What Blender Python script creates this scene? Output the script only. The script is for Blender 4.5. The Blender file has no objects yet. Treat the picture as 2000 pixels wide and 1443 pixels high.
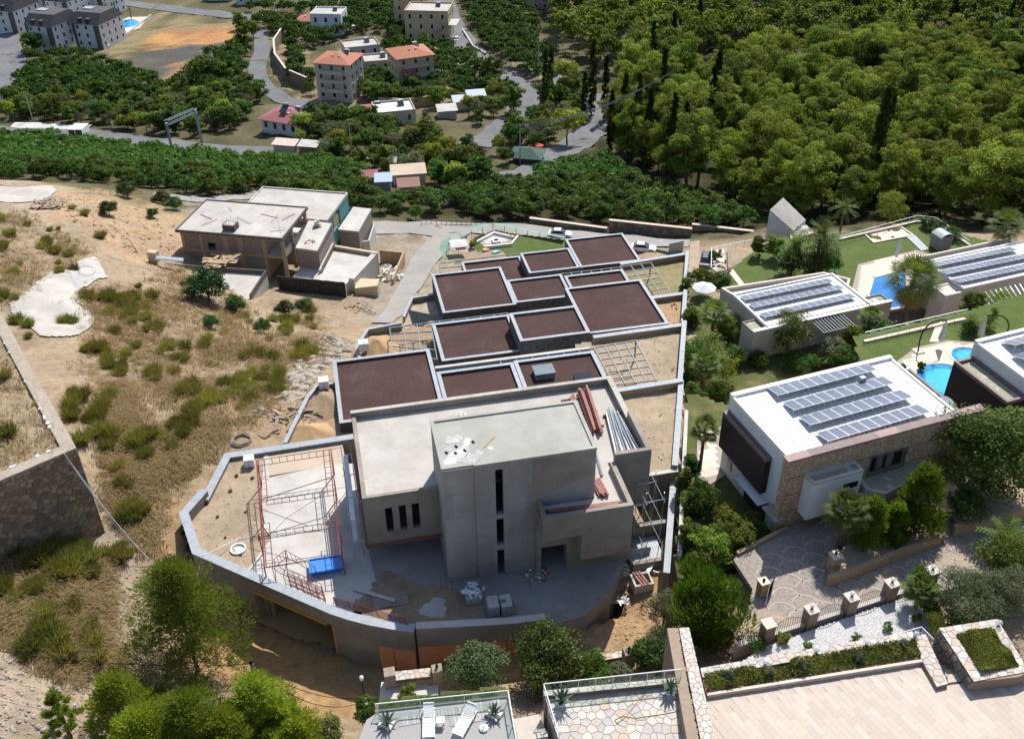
import bpy,math,random
import numpy as np
from mathutils import Vector,Matrix
random.seed(7)
RNG = np.random.default_rng(7)
R = math.radians
# camera, sky, sun, exposure
scene = bpy.context.scene
col = scene.collection
FPX,IW,IH = 1916.44,2000.0,1443.0          # focal length in photo pixels, photo size
PITCH,ROLL,PSI = R(35.2132),R(-0.67709),R(11.6364)
CAMZ = 56.0
_f = np.array([0,math.cos(PITCH),-math.sin(PITCH)]);_r = np.array([1.0,0,0]);_u = np.cross(_r,_f)
_c,_s = math.cos(ROLL),math.sin(ROLL)
CR,CU,CF = _c*_r + _s*_u,-_s*_r + _c*_u,_f
cam_data = bpy.data.cameras.new('camera')
cam = bpy.data.objects.new('camera',cam_data);col.objects.link(cam)
cam_data.sensor_width = 36.0;cam_data.sensor_fit = 'HORIZONTAL'
cam_data.lens = FPX/IW*36.0
cam_data.clip_start = 0.5;cam_data.clip_end = 6000
_m = Matrix(((CR[0],CU[0],-CF[0],0),(CR[1],CU[1],-CF[1],0),(CR[2],CU[2],-CF[2],CAMZ),(0,0,0,1)))
cam.matrix_world = _m
scene.camera = cam
SUN_TO = np.array([-0.2192,-0.5906,-0.7766])   # direction the sunlight travels
SUN_TO = SUN_TO/np.linalg.norm(SUN_TO)
w = bpy.data.worlds.new('World');scene.world = w;w.use_nodes = True
_nt = w.node_tree
_sky = _nt.nodes.new('ShaderNodeTexSky');_sky.sky_type = 'NISHITA';_sky.sun_disc = False
_sky.sun_elevation = math.asin(-SUN_TO[2])
_sky.sun_rotation = math.atan2(-SUN_TO[0],-SUN_TO[1])
_sky.air_density = 1.0;_sky.dust_density = 1.2;_sky.ozone_density = 1.0;_sky.altitude = 150
_bg = _nt.nodes['Background'];_bg.inputs['Strength'].default_value = 0.135
_nt.links.new(_sky.outputs[0],_bg.inputs['Color'])
sun_data = bpy.data.lights.new('sun','SUN');sun_data.energy = 5.0;sun_data.angle = R(0.55);sun_data.color = (1.0,0.965,0.91)
sun = bpy.data.objects.new('sun',sun_data);col.objects.link(sun)
sun.rotation_euler = Vector(SUN_TO).to_track_quat('-Z','Y').to_euler();sun.location = (40,120,150)
vs = scene.view_settings
vs.view_transform = 'Standard';vs.look = 'None';vs.exposure = 0.33;vs.gamma = 1.0;vs.use_curve_mapping = False
scene.cycles.max_bounces = 5;scene.cycles.diffuse_bounces = 2;scene.cycles.transparent_max_bounces = 10
scene.cycles.use_denoising = True
# photo pixel <-> world
def ray(x,y): return CF + CR*(x-IW/2)/FPX - CU*(y-IH/2)/FPX
def W(x,y,z):
 """Place of the point that the photograph shows at (x, y), if it lies at height z."""
 d = ray(x,y);t = (z-CAMZ)/d[2]
 return np.array([d[0]*t,d[1]*t,z])
def PJ(p):
 q = np.asarray(p,float) - np.array([0,0,CAMZ]);k = q@CF
 return IW/2 + FPX*(q@CR)/k,IH/2 - FPX*(q@CU)/k
class Frame:
 """Level axes turned by ang about the vertical: (a, b, z) <-> world."""
 def __init__(s,ang,o=(0,0)): s.ang = ang;s.c = math.cos(ang);s.s = math.sin(ang);s.o = o
 def w(s,a,b,z=0.0): return np.array([s.o[0]+a*s.c-b*s.s,s.o[1]+a*s.s+b*s.c,z])
 def l(s,p): x,y = p[0]-s.o[0],p[1]-s.o[1];return np.array([x*s.c+y*s.s,-x*s.s+y*s.c])
 def px(s,x,y,z): return s.l(W(x,y,z))
 def wall_px(s,x,y,b):
  """Where the line of sight meets the upright plane b = const: (a, z)."""
  d = ray(x,y);bb = -d[0]*s.s + d[1]*s.c;t = (b - (-(0-s.o[0])*s.s + (0-s.o[1])*s.c))/bb
  p = d*t;q = s.l((p[0],p[1]));return q[0],p[2]+CAMZ
F = Frame(PSI)            # building axes of the villas under construction
V = Frame(R(19.6))        # axes of the finished villas to the right
I0 = Frame(0.0)
# materials
MATS = {}
def _mix(nt,fac,a,b,mode='MIX'):
 m = nt.nodes.new('ShaderNodeMix');m.data_type = 'RGBA';m.blend_type = mode
 for s_,v in ((m.inputs[0],fac),(m.inputs[6],a),(m.inputs[7],b)):
  if hasattr(v,'is_linked') or isinstance(v,bpy.types.NodeSocket): nt.links.new(v,s_)
  elif isinstance(v,(tuple,list)): s_.default_value = (*v[:3],1)
  else: s_.default_value = v
 return m.outputs[2]
def _ramp(nt,src,lo,hi,c0=(0,0,0),c1=(1,1,1)):
 r = nt.nodes.new('ShaderNodeValToRGB');e = r.color_ramp.elements
 e[0].position = lo;e[1].position = hi;e[0].color = (*c0,1);e[1].color = (*c1,1)
 nt.links.new(src,r.inputs[0]);return r.outputs[0]
def _pos(nt,kind='world'):
 if kind == 'world': return nt.nodes.new('ShaderNodeNewGeometry').outputs['Position']
 return nt.nodes.new('ShaderNodeTexCoord').outputs['Object']
def _noise(nt,vec,scale,detail=6,rough=0.6,stretch=None):
 n = nt.nodes.new('ShaderNodeTexNoise');n.inputs['Scale'].default_value = scale
 n.inputs['Detail'].default_value = detail;n.inputs['Roughness'].default_value = rough
 if stretch:
  mp = nt.nodes.new('ShaderNodeMapping');mp.inputs['Scale'].default_value = stretch
  nt.links.new(vec,mp.inputs['Vector']);vec = mp.outputs['Vector']
 nt.links.new(vec,n.inputs['Vector']);return n.outputs['Fac']
def newmat(name):
 m = bpy.data.materials.new(name);m.use_nodes = True;nt = m.node_tree
 b = nt.nodes['Principled BSDF'];MATS[name] = m;return m,nt,b
def mat(name,c,c2=None,scale=1.0,rough=0.85,big=0.0,bump=0.0,bscale=None,metal=0.0,spec=0.3,lo=.35,hi=.65,
  stretch=None,coord='world',panels=None,stain=None,sscale=0.3,slo=.5,shi=.75,fine=0.0,fscale=40.0):
 """Two-colour noise with broad tone drift, optional stains, fine grain and fine relief."""
 if name in MATS: return MATS[name]
 m,nt,b = newmat(name);pos = _pos(nt,coord)
 colr = (*c,1)
 if c2 is not None:
  colr = _mix(nt,_ramp(nt,_noise(nt,pos,scale,stretch=stretch),lo,hi),c,c2)
 if stain is not None:
  colr = _mix(nt,_ramp(nt,_noise(nt,pos,sscale,8,.7),slo,shi),colr,stain)
 if panels:
  br = nt.nodes.new('ShaderNodeTexBrick');sx = nt.nodes.new('ShaderNodeSeparateXYZ');nt.links.new(pos,sx.inputs[0]);ad = nt.nodes.new('ShaderNodeMath');nt.links.new(sx.outputs[0],ad.inputs[0]);nt.links.new(sx.outputs[1],ad.inputs[1])
  cb = nt.nodes.new('ShaderNodeCombineXYZ');nt.links.new(ad.outputs[0],cb.inputs[0]);nt.links.new(sx.outputs[2],cb.inputs[1]);nt.links.new(cb.outputs[0],br.inputs['Vector']);br.inputs['Scale'].default_value = 1;br.inputs['Brick Width'].default_value = panels[0];br.inputs['Row Height'].default_value = panels[1];br.inputs['Mortar Size'].default_value = .012
  br.inputs['Color1'].default_value = (1,1,1,1);br.inputs['Color2'].default_value = (.86,.85,.84,1);br.inputs['Mortar'].default_value = (.72,.7,.68,1);colr = _mix(nt,1.0,colr,br.outputs['Color'],'MULTIPLY')
 if big > 0:
  colr = _mix(nt,1.0,colr,_ramp(nt,_noise(nt,pos,0.16,3),.3,.7,(1-big,)*3,(1+big*.5,)*3),'MULTIPLY')
 if fine > 0:
  colr = _mix(nt,1.0,colr,_ramp(nt,_noise(nt,pos,fscale,3),.3,.7,(1-fine,)*3,(1+fine*.6,)*3),'MULTIPLY')
 if isinstance(colr,tuple): b.inputs['Base Color'].default_value = colr
 else: nt.links.new(colr,b.inputs['Base Color'])
 b.inputs['Roughness'].default_value = rough;b.inputs['Metallic'].default_value = metal
 b.inputs['Specular IOR Level'].default_value = spec
 if bump > 0:
  bp = nt.nodes.new('ShaderNodeBump');bp.inputs['Strength'].default_value = bump;bp.inputs['Distance'].default_value = 0.05
  nt.links.new(_noise(nt,pos,bscale or scale*6,5),bp.inputs['Height']);nt.links.new(bp.outputs[0],b.inputs['Normal'])
 return m
def leafmat(name,c1,c2,trans=0.35,rough=0.55,hue=0.035,spec=0.25):
 """Foliage: tone differs from leaf clump to leaf clump and from plant to plant, part of the light passes through."""
 m,nt,b = newmat(name)
 g = nt.nodes.new('ShaderNodeAttribute');g.attribute_name = 'tone';oi = nt.nodes.new('ShaderNodeObjectInfo')
 cc = _mix(nt,g.outputs['Fac'],c1,c2)
 hs = nt.nodes.new('ShaderNodeHueSaturation')
 mr = nt.nodes.new('ShaderNodeMapRange');mr.inputs[3].default_value = .5-hue;mr.inputs[4].default_value = .5+hue
 nt.links.new(oi.outputs['Random'],mr.inputs[0]);nt.links.new(mr.outputs[0],hs.inputs['Hue'])
 mv = nt.nodes.new('ShaderNodeMapRange');mv.inputs[3].default_value = .66;mv.inputs[4].default_value = 1.4
 mm = nt.nodes.new('ShaderNodeMath');mm.operation = 'MULTIPLY';mm.inputs[1].default_value = 7.31
 fr = nt.nodes.new('ShaderNodeMath');fr.operation = 'FRACT'
 nt.links.new(oi.outputs['Random'],mm.inputs[0]);nt.links.new(mm.outputs[0],fr.inputs[0]);nt.links.new(fr.outputs[0],mv.inputs[0])
 nt.links.new(mv.outputs[0],hs.inputs['Value']);nt.links.new(cc,hs.inputs['Color'])
 nt.links.new(hs.outputs[0],b.inputs['Base Color']);b.inputs['Roughness'].default_value = rough;b.inputs['Specular IOR Level'].default_value = spec
 tr = nt.nodes.new('ShaderNodeBsdfTranslucent')
 ty = _mix(nt,1.0,hs.outputs[0],(1.25,1.15,.55),'MULTIPLY');nt.links.new(ty,tr.inputs['Color'])
 ms = nt.nodes.new('ShaderNodeMixShader');ms.inputs[0].default_value = trans
 nt.links.new(b.outputs[0],ms.inputs[1]);nt.links.new(tr.outputs[0],ms.inputs[2])
 nt.links.new(ms.outputs[0],nt.nodes['Material Output'].inputs['Surface'])
 return m
def glassmat(name,c=(.02,.03,.04),rough=.06):
 m,nt,b = newmat(name);b.inputs['Base Color'].default_value = (*c,1);b.inputs['Roughness'].default_value = rough
 b.inputs['Specular IOR Level'].default_value = .6;return m
def clearmat(name,tint=(.9,.97,.95),milk=0.0):
 m,nt,b = newmat(name)
 t = nt.nodes.new('ShaderNodeBsdfTransparent');t.inputs[0].default_value = (*tint,1)
 g = nt.nodes.new('ShaderNodeBsdfGlossy');g.inputs['Roughness'].default_value = .03
 ms = nt.nodes.new('ShaderNodeMixShader');ms.inputs[0].default_value = .07
 nt.links.new(t.outputs[0],ms.inputs[1]);nt.links.new(g.outputs[0],ms.inputs[2])
 nt.links.new(ms.outputs[0],nt.nodes['Material Output'].inputs['Surface'])
 if milk:
  b.inputs['Base Color'].default_value = (.8,.8,.8,1);m2 = nt.nodes.new('ShaderNodeMixShader');m2.inputs[0].default_value = milk
  nt.links.new(ms.outputs[0],m2.inputs[1]);nt.links.new(b.outputs[0],m2.inputs[2]);nt.links.new(m2.outputs[0],nt.nodes['Material Output'].inputs['Surface'])
 return m
# mesh building
def tag(o,label=None,cat=None,group=None,kind=None):
 if label: o['label'] = label
 if cat: o['category'] = cat
 if group: o['group'] = group
 if kind: o['kind'] = kind
 return o
def thing(name,label,cat,loc=(0,0,0),rz=0.0,group=None):
 o = bpy.data.objects.new(name,None);col.objects.link(o);o.empty_display_size = .3
 o.location = [float(v) for v in loc];o.rotation_euler = (0,0,rz)
 return tag(o,label,cat,group,'thing')
def _inv(parent):
 """World -> parent space, through at most two levels of plain moved and turned parents."""
 chain = [];p = parent
 while p is not None: chain.append(p);p = p.parent
 def f(v):
  for q in reversed(chain):
   v = v - np.array(q.location);a = -q.rotation_euler[2]
   if abs(a) > 1e-9:
    c,s = math.cos(a),math.sin(a);v = np.stack([v[:,0]*c-v[:,1]*s,v[:,0]*s+v[:,1]*c,v[:,2]],1)
  return v
 return f
def link(name,me,m=None,parent=None):
 o = bpy.data.objects.new(name,me);col.objects.link(o)
 if m is not None:
  for q in (m if isinstance(m,(list,tuple)) else [m]): me.materials.append(q)
 if parent is not None: o.parent = parent
 return o
def np_mesh(name,verts,faces):
 """verts (n,3); faces (m,k) with one k."""
 me = bpy.data.meshes.new(name);n,(m,k) = len(verts),faces.shape
 me.vertices.add(n);me.vertices.foreach_set('co',np.ascontiguousarray(verts,np.float32).ravel())
 me.loops.add(m*k);me.loops.foreach_set('vertex_index',np.ascontiguousarray(faces,np.int32).ravel())
 me.polygons.add(m);me.polygons.foreach_set('loop_start',np.arange(0,m*k,k,dtype=np.int32))
 me.update(calc_edges=True);return me
class MB:
 """Collects shapes (in a frame's coordinates) and links them as ONE mesh object."""
 def __init__(s,fr=I0): s.v = [];s.f = [];s.fr = fr;s.mi = [];s.cur = 0
 def _add(s,vs,fs):
  n = len(s.v);s.v += [tuple(s.fr.w(*p)) for p in vs]
  for q in fs: s.f.append([n+i for i in q]);s.mi.append(s.cur)
  return s
 def box(s,a0,a1,b0,b1,z0,z1):
  a0,a1 = min(a0,a1),max(a0,a1);b0,b1 = min(b0,b1),max(b0,b1);z0,z1 = min(z0,z1),max(z0,z1)
  return s._add([(a0,b0,z0),(a1,b0,z0),(a1,b1,z0),(a0,b1,z0),(a0,b0,z1),(a1,b0,z1),(a1,b1,z1),(a0,b1,z1)],
                      [(3,2,1,0),(4,5,6,7),(0,1,5,4),(1,2,6,5),(2,3,7,6),(3,0,4,7)])
 def prism(s,pts,z0,z1):
  """Upright prism on a plan outline; z0, z1 numbers or per-corner lists."""
  n = len(pts);ar = sum(pts[i][0]*pts[(i+1) % n][1]-pts[(i+1) % n][0]*pts[i][1] for i in range(n))
  idx = range(n) if ar > 0 else range(n-1,-1,-1)
  Z0 = z0 if hasattr(z0,'__len__') else [z0]*n;Z1 = z1 if hasattr(z1,'__len__') else [z1]*n
  lo = [(pts[i][0],pts[i][1],Z0[i]) for i in idx];hi = [(pts[i][0],pts[i][1],Z1[i]) for i in idx]
  return s._add(lo+hi,[tuple(range(n-1,-1,-1)),tuple(range(n,2*n))] + [(i,(i+1) % n,n+(i+1) % n,n+i) for i in range(n)])
 def poly(s,pts): return s._add(pts,[tuple(range(len(pts)))])
 def hexa(s,lo,hi):
  """Eight-cornered block from two 4-corner rings (anticlockwise from above)."""
  return s._add(list(lo)+list(hi),[(3,2,1,0),(4,5,6,7),(0,1,5,4),(1,2,6,5),(2,3,7,6),(3,0,4,7)])
 def tube(s,p,q,r,r2=None,n=6,cap=True):
  p,q = np.array(p,float),np.array(q,float);d = q-p;L = np.linalg.norm(d)
  if L < 1e-6: return s
  d /= L;u = np.cross(d,(0,0,1) if abs(d[2]) < .9 else (1,0,0));u /= np.linalg.norm(u);v = np.cross(d,u)
  r2 = r if r2 is None else r2;a = [2*math.pi*i/n for i in range(n)]
  vs = [tuple(p+(u*math.cos(t)+v*math.sin(t))*r) for t in a]+[tuple(q+(u*math.cos(t)+v*math.sin(t))*r2) for t in a]
  fs = [(i,(i+1) % n,n+(i+1) % n,n+i) for i in range(n)]
  if cap: fs += [tuple(range(n-1,-1,-1)),tuple(range(n,2*n))]
  return s._add(vs,fs)
 def path(s,pts,r,n=6):
  for i in range(len(pts)-1): s.tube(pts[i],pts[i+1],r,n=n)
  return s
 def bar(s,p,q,wd,ht):
  """Rectangular bar from p to q, wd across, ht high, top-aligned upright."""
  p,q = np.array(p,float),np.array(q,float);d = q-p;d /= max(np.linalg.norm(d),1e-9)
  u = np.cross(d,(0,0,1));nu = np.linalg.norm(u);u = np.array([1.,0,0]) if nu < 1e-3 else u/nu
  v = np.cross(u,d)
  def ring(c): return [tuple(c-u*wd/2-v*ht/2),tuple(c+u*wd/2-v*ht/2),tuple(c+u*wd/2+v*ht/2),tuple(c-u*wd/2+v*ht/2)]
  return s._add(ring(p)+ring(q),[(0,1,2,3),(7,6,5,4),(0,4,5,1),(1,5,6,2),(2,6,7,3),(3,7,4,0)])
 def lathe(s,prof,c=(0,0,0),n=16):
  vs = [(c[0]+r*math.cos(2*math.pi*i/n),c[1]+r*math.sin(2*math.pi*i/n),c[2]+z) for r,z in prof for i in range(n)]
  m = len(prof);fs = [(j*n+i,j*n+(i+1) % n,(j+1)*n+(i+1) % n,(j+1)*n+i) for j in range(m-1) for i in range(n)]
  if prof[0][0] > 1e-4: fs.append(tuple(range(n-1,-1,-1)))
  if prof[-1][0] > 1e-4: fs.append(tuple(range((m-1)*n,m*n)))
  return s._add(vs,fs)
 def build(s,name,m,parent=None,smooth=False,bevel=0.0):
  V_ = np.array(s.v,float)
  if parent is not None: V_ = _inv(parent)(V_)
  me = bpy.data.meshes.new(name);me.from_pydata([tuple(p) for p in V_],[],s.f);me.update()
  o = link(name,me,m,parent)
  if any(s.mi): me.polygons.foreach_set('material_index',s.mi)
  if smooth:
   me.polygons.foreach_set('use_smooth',[True]*len(me.polygons));me.set_sharp_from_angle(angle=R(40))
  if bevel:
   bv = o.modifiers.new('edge','BEVEL');bv.width = bevel;bv.segments = 1;bv.limit_method = 'ANGLE'
  return o
def copy_tree(o,parent=None,loc=None,rz=None,sc=None):
 c = o.copy();col.objects.link(c);c.parent = parent
 if loc is not None: c.location = [float(v) for v in loc]
 if rz is not None: c.rotation_euler = (0,0,rz)
 if sc is not None: c.scale = (sc,sc,sc) if not hasattr(sc,'__len__') else sc
 for ch in KIDS(o): copy_tree(ch,c)
 return c
def KIDS(o):
 return [c for c in bpy.data.objects if c.parent is o] if o.name not in _KC else _KC[o.name]
_KC = {}
def remember(o):
 """Note a prototype's children once, so copying it need not search the scene."""
 _KC[o.name] = [c for c in bpy.data.objects if c.parent is o]
 for c in _KC[o.name]: remember(c)
 return o
def clip_poly(poly,p,n):
 """Keep the part of a convex outline where (x-p).n <= 0."""
 out = [];m = len(poly)
 for i in range(m):
  a,b = poly[i],poly[(i+1) % m];da = (a[0]-p[0])*n[0]+(a[1]-p[1])*n[1];db = (b[0]-p[0])*n[0]+(b[1]-p[1])*n[1]
  if da <= 0: out.append(a)
  if da*db < 0: t = da/(da-db);out.append((a[0]+(b[0]-a[0])*t,a[1]+(b[1]-a[1])*t))
 return out
def inside(poly,x,y):
 c = False;n = len(poly)
 for i in range(n):
  (x0,y0),(x1,y1) = poly[i][:2],poly[i-1][:2]
  if (y0 > y) != (y1 > y) and x < (x1-x0)*(y-y0)/(y1-y0)+x0: c = not c
 return c
def inside_np(poly,X,Y):
 c = np.zeros(X.shape,bool);n = len(poly)
 for i in range(n):
  (x0,y0),(x1,y1) = poly[i][:2],poly[i-1][:2]
  if y0 == y1: continue
  c ^= ((y0 > Y) != (y1 > Y)) & (X < (x1-x0)*(Y-y0)/(y1-y0)+x0)
 return c
def cells(outline,spacing,rng,gap=0.02,aniso=1.0):
 """Irregular paving or walling pieces that fill a convex outline, a joint between each two."""
 xs = [p[0] for p in outline];ys = [p[1] for p in outline];seeds = []
 n = len(outline);ar = sum(outline[i][0]*outline[(i+1) % n][1]-outline[(i+1) % n][0]*outline[i][1] for i in range(n))
 if ar < 0: outline = outline[::-1]
 y = min(ys)-spacing;k = 0
 while y < max(ys)+spacing:
  x = min(xs)-spacing + (k % 2)*spacing*aniso/2
  while x < max(xs)+spacing:
   seeds.append((x+rng.uniform(-.38,.38)*spacing*aniso,y+rng.uniform(-.38,.38)*spacing));x += spacing*aniso
  y += spacing;k += 1
 out = [];S = np.array(seeds)
 for i,s in enumerate(seeds):
  d = np.hypot(S[:,0]-s[0],S[:,1]-s[1]);near = np.argsort(d)[1:18];poly = list(outline)
  for j in near:
   nx,ny = S[j]-S[i];L = math.hypot(nx,ny);nx /= L;ny /= L
   mx,my = (S[i]+S[j])/2;poly = clip_poly(poly,(mx-nx*gap/2,my-ny*gap/2),(nx,ny))
   if len(poly) < 3: break
  if len(poly) >= 3:
   a = abs(sum(poly[q][0]*poly[(q+1) % len(poly)][1]-poly[(q+1) % len(poly)][0]*poly[q][1] for q in range(len(poly))))/2
   if a > spacing*spacing*.06: out.append(poly)
 return out
# terrain heights
CTRL = [  # photo x, photo y, height: the lie of the land
 (0,1443,3.2),(150,1443,1.4),(300,1443,-.3),(450,1443,-2),(600,1430,-2.5),(700,1440,-2.4),
 (0,1250,4.2),(120,1250,2.8),(250,1250,.7),(330,1200,-.8),(420,1250,-2.3),(520,1300,-2.6),(650,1330,-2.7),(560,1200,-2.6),(800,1300,-2.4),(950,1290,-1.8),
 (0,1090,3.2),(100,1070,1.6),(213,1062,.3),(290,1080,.2),(330,1060,.6),(355,1085,.1),(365,1120,-.9),(385,1170,-2.2),(470,1190,-2.6),
 (230,980,.9),(190,850,1.6),(150,740,.2),(60,700,-.5),(0,650,-1),
 (100,590,-4.0),(40,640,-2.5),(180,540,-6.0),(270,620,-5.2),(300,560,-8.5),(420,620,-10.5),(500,640,-12.2),(330,760,-1.6),(420,760,-3.4),(520,720,-7.2),(600,690,-9.5),
 (450,830,.4),(470,872,1.0),(410,925,1.1),(335,1000,1.35),(345,1035,1.1),(530,850,.6),(560,800,-.2),(380,965,1.2),(280,880,1.2),(300,960,.6),
 (0,540,-4.5),(0,450,-9),(0,400,-12),(100,385,-14.5),(60,370,-15.5),(200,440,-12),(270,465,-15.5),(330,500,-14),(250,420,-14.5),(290,390,-20),(340,425,-20),(130,430,-11.5),
 (0,345,-24),(150,360,-22.5),(400,400,-26.5),(250,380,-23.5),
 (740,440,-27.5),(850,480,-27),(1095,455,-29),(1300,480,-29.5),(800,540,-23.5),(770,610,-19.3),(720,630,-16.5),(665,655,-12),(640,700,-4.5),(600,765,-1),(575,820,.2),(625,735,-2),
 (560,590,-19.5),(420,560,-18.8),(330,530,-17),(660,600,-19.5),(640,470,-25),
 (500,330,-36),(250,300,-41),(400,290,-43),(100,265,-43),(0,260,-43),(900,400,-31.5),(1100,400,-33),(1400,420,-31.5),(800,330,-38),(1000,350,-36.5),(1050,330,-37.5),(700,300,-41.5),(640,380,-31),
 (545,265,-44),(650,205,-48.5),(800,215,-47.5),(1000,260,-42),(890,80,-52.5),(880,0,-56),(1000,130,-48.5),(1100,200,-44.5),(950,200,-46.5),
 (200,140,-58),(370,80,-58.5),(330,140,-55),(250,220,-48),(0,180,-54),(0,60,-60),(300,20,-63),(600,20,-61),(520,150,-52),(450,200,-48),
 (1300,380,-34),(1500,405,-32.5),(1700,405,-31),(1950,430,-28),(1300,150,-47),(1600,150,-45),(2000,200,-40),(1300,0,-52),(2000,0,-46),(2000,330,-32),(1650,300,-37),
 # plots to the right, below their own terraces
 (1400,1000,1),(1500,1080,2.9),(1560,1130,3.0),(1700,1080,3.0),(1900,1080,3.0),(1500,1200,2.9),(1400,1190,1.8),(1900,1150,3.2),(2000,1000,3.2),(2200,1050,3.2),(1800,1200,3.0),(2100,1300,3.0),(1330,1250,0.2),(1280,1200,-1),(1200,1250,-1.2),(1150,1180,-.6),
 (1350,1300,1.5),(1000,1350,0.5),(850,1380,1.0),(1250,1300,0.0),(1000,1443,2.5),(1300,1443,3),(1600,1400,3),(1900,1400,3),(1950,1230,3.2),(1450,1280,2.6),
 (1450,850,-2),(1700,800,-2),(1950,850,1),(1450,560,-14),(1650,500,-15),(1900,500,-14),(1400,700,-8),(1900,650,-6),
]
_cp = np.array([W(*c) for c in CTRL])
_far = [(-700,300,-50),(700,300,-30),(-900,1200,-90),(900,1200,-60),(0,1500,-95),(-300,0,20),(300,0,20),(0,-150,25),(-150,60,16),(140,60,9),(-200,150,-10),(0,700,-68),(-400,600,-72),(400,600,-55)]
_cp = np.vstack([_cp,np.array(_far,float)])
def _tps_fit(p):
 n = len(p);d = np.hypot(p[:,None,0]-p[None,:,0],p[:,None,1]-p[None,:,1])
 K = _tpsk(d);K += np.eye(n)*4.0
 Pm = np.c_[np.ones(n),p[:,:2]];M = np.zeros((n+3,n+3));M[:n,:n] = K;M[:n,n:] = Pm;M[n:,:n] = Pm.T
 return np.linalg.solve(M,np.r_[p[:,2],np.zeros(3)])
def _tpsk(d): return -d    # conical kernel: no overshoot between distant points
_tw = _tps_fit(_cp)
def tps(X,Y):
 X = np.asarray(X,float);Y = np.asarray(Y,float);sh = X.shape;X = X.ravel();Y = Y.ravel();out = np.empty(len(X))
 for i in range(0,len(X),20000):
  s = slice(i,i+20000);d = np.hypot(X[s,None]-_cp[None,:,0],Y[s,None]-_cp[None,:,1])
  out[s] = _tpsk(d)@_tw[:-3] + _tw[-3] + _tw[-2]*X[s] + _tw[-1]*Y[s]
 return out.reshape(sh)
def vnoise(X,Y,seed=0):
 """Smooth value noise on a unit lattice, -1..1."""
 r = np.random.default_rng(seed).uniform(-1,1,(256,256));xi = np.floor(X).astype(int);yi = np.floor(Y).astype(int)
 fx = X-xi;fy = Y-yi;fx = fx*fx*(3-2*fx);fy = fy*fy*(3-2*fy);g = lambda a,b: r[a % 256,b % 256]
 return (g(xi,yi)*(1-fx)+g(xi+1,yi)*fx)*(1-fy)+(g(xi,yi+1)*(1-fx)+g(xi+1,yi+1)*fx)*fy
HI = [F.px(x,y,1.85) for x,y in ((393,954),(350.5,1001.5),(376,1080),(490,1130),(644,1197),(680,1209),(719,1219),(765,1227.5),(808,1233))]
LOW = [F.px(x,y,1.25) for x,y in ((689.5,847.5),(438.8,885.6),(392,975))]
RIGHT = [F.px(x,y,2.1) for x,y in ((812,1226),(900,1222),(990,1217),(1066,1209))]
def _inset(pts,d):
 q = []
 for i in range(len(pts)):
  t = np.array(pts[min(i+1,len(pts)-1)])-np.array(pts[max(i-1,0)]);t = t/np.hypot(*t);q.append(tuple(np.array(pts[i])+np.array([-t[1],t[0]])*d))
 return q
SITE = [tuple(F.w(a,b)[:2]) for a,b in _inset(HI,.3)[1:] + _inset(RIGHT,.25) + [(17.2,46.4),(19.2,48.8),(22.2,51),(26,59),(38,88),(50.5,119),(46,138.5),(28,144),(24,118),(13.2,112),(13,98),(9.8,95),(9.8,87),(4.5,84.5),(-1,82),(-1,66)] + _inset(LOW,.3)]
GARAGE = [(0,0),(0,.1),(.1,0)]
PLOT = [W(x,y,z)[:2] for x,y,z in ((1352,486,-13),(1490,440,-12),(1850,420,-12),(2600,470,-9),(2500,950,6),(1950,1010,4),(1780,1050,3.7),(1430,1090,3.3),(1330,1110,1.0),(1346,800,.5))]
def _sdist(poly,X,Y):
 """Distance outside an outline (0 inside)."""
 best = np.full(X.shape,1e9);n = len(poly)
 for i in range(n):
  (x0,y0),(x1,y1) = poly[i][:2],poly[i-1][:2];dx,dy = x1-x0,y1-y0;L = dx*dx+dy*dy
  t = np.clip(((X-x0)*dx+(Y-y0)*dy)/L,0,1);best = np.minimum(best,np.hypot(X-x0-t*dx,Y-y0-t*dy))
 best[inside_np(poly,X,Y)] = 0
 return best
def ground_z(X,Y):
 X = np.atleast_1d(np.asarray(X,float));Y = np.atleast_1d(np.asarray(Y,float));z = tps(X,Y)
 far = np.clip((np.hypot(X,Y)-60)/200,0,1)
 z = z + vnoise(X*.21,Y*.21,3)*(.35+.5*far) + vnoise(X*.55,Y*.55,4)*.16 + vnoise(X*1.6,Y*1.6,5)*.06
 b = -X*F.s + Y*F.c
 ins = inside_np(SITE,X,Y) & ~inside_np(GARAGE,X,Y)
 z = np.where(ins,np.minimum(z,-3.0-np.maximum(b-48,0)*.276),z)
 z = np.where(inside_np(PLOT,X,Y),z-3.5,z)
 return z
def gz(x,y): return float(ground_z([x],[y])[0])
def G(x,y):
 """The point of the ground that the photograph shows at (x, y)."""
 d = ray(x,y);ts = np.linspace(30,700,1400);X,Y,Z = d[0]*ts,d[1]*ts,CAMZ+d[2]*ts
 k = np.argmax(Z < ground_z(X,Y));t0,t1 = ts[max(k-1,0)],ts[k]
 for _ in range(7):
  tm = (t0+t1)/2
  if CAMZ+d[2]*tm < gz(d[0]*tm,d[1]*tm): t1 = tm
  else: t0 = tm
 return np.array([d[0]*t1,d[1]*t1,CAMZ+d[2]*t1])
def _axis(segs):
 out = []
 for a,b,st in segs: out += list(np.arange(a,b,st))
 out.append(segs[-1][1]);return np.array(out)
GX = _axis([(-2500,-700,150),(-700,-260,30),(-260,-110,5),(-110,-62,1.6),(-62,30,.6),(30,80,1.4),(80,260,5),(260,700,30),(700,2501,150)])
GY = _axis([(-600,0,60),(0,30,3),(30,112,.6),(112,170,1.2),(170,420,2.6),(420,800,20),(800,4001,200)])
gxx,gyy = np.meshgrid(GX,GY,indexing='ij')
gzz = ground_z(gxx.ravel(),gyy.ravel()).reshape(gxx.shape)
_nx,_ny = gxx.shape
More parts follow.
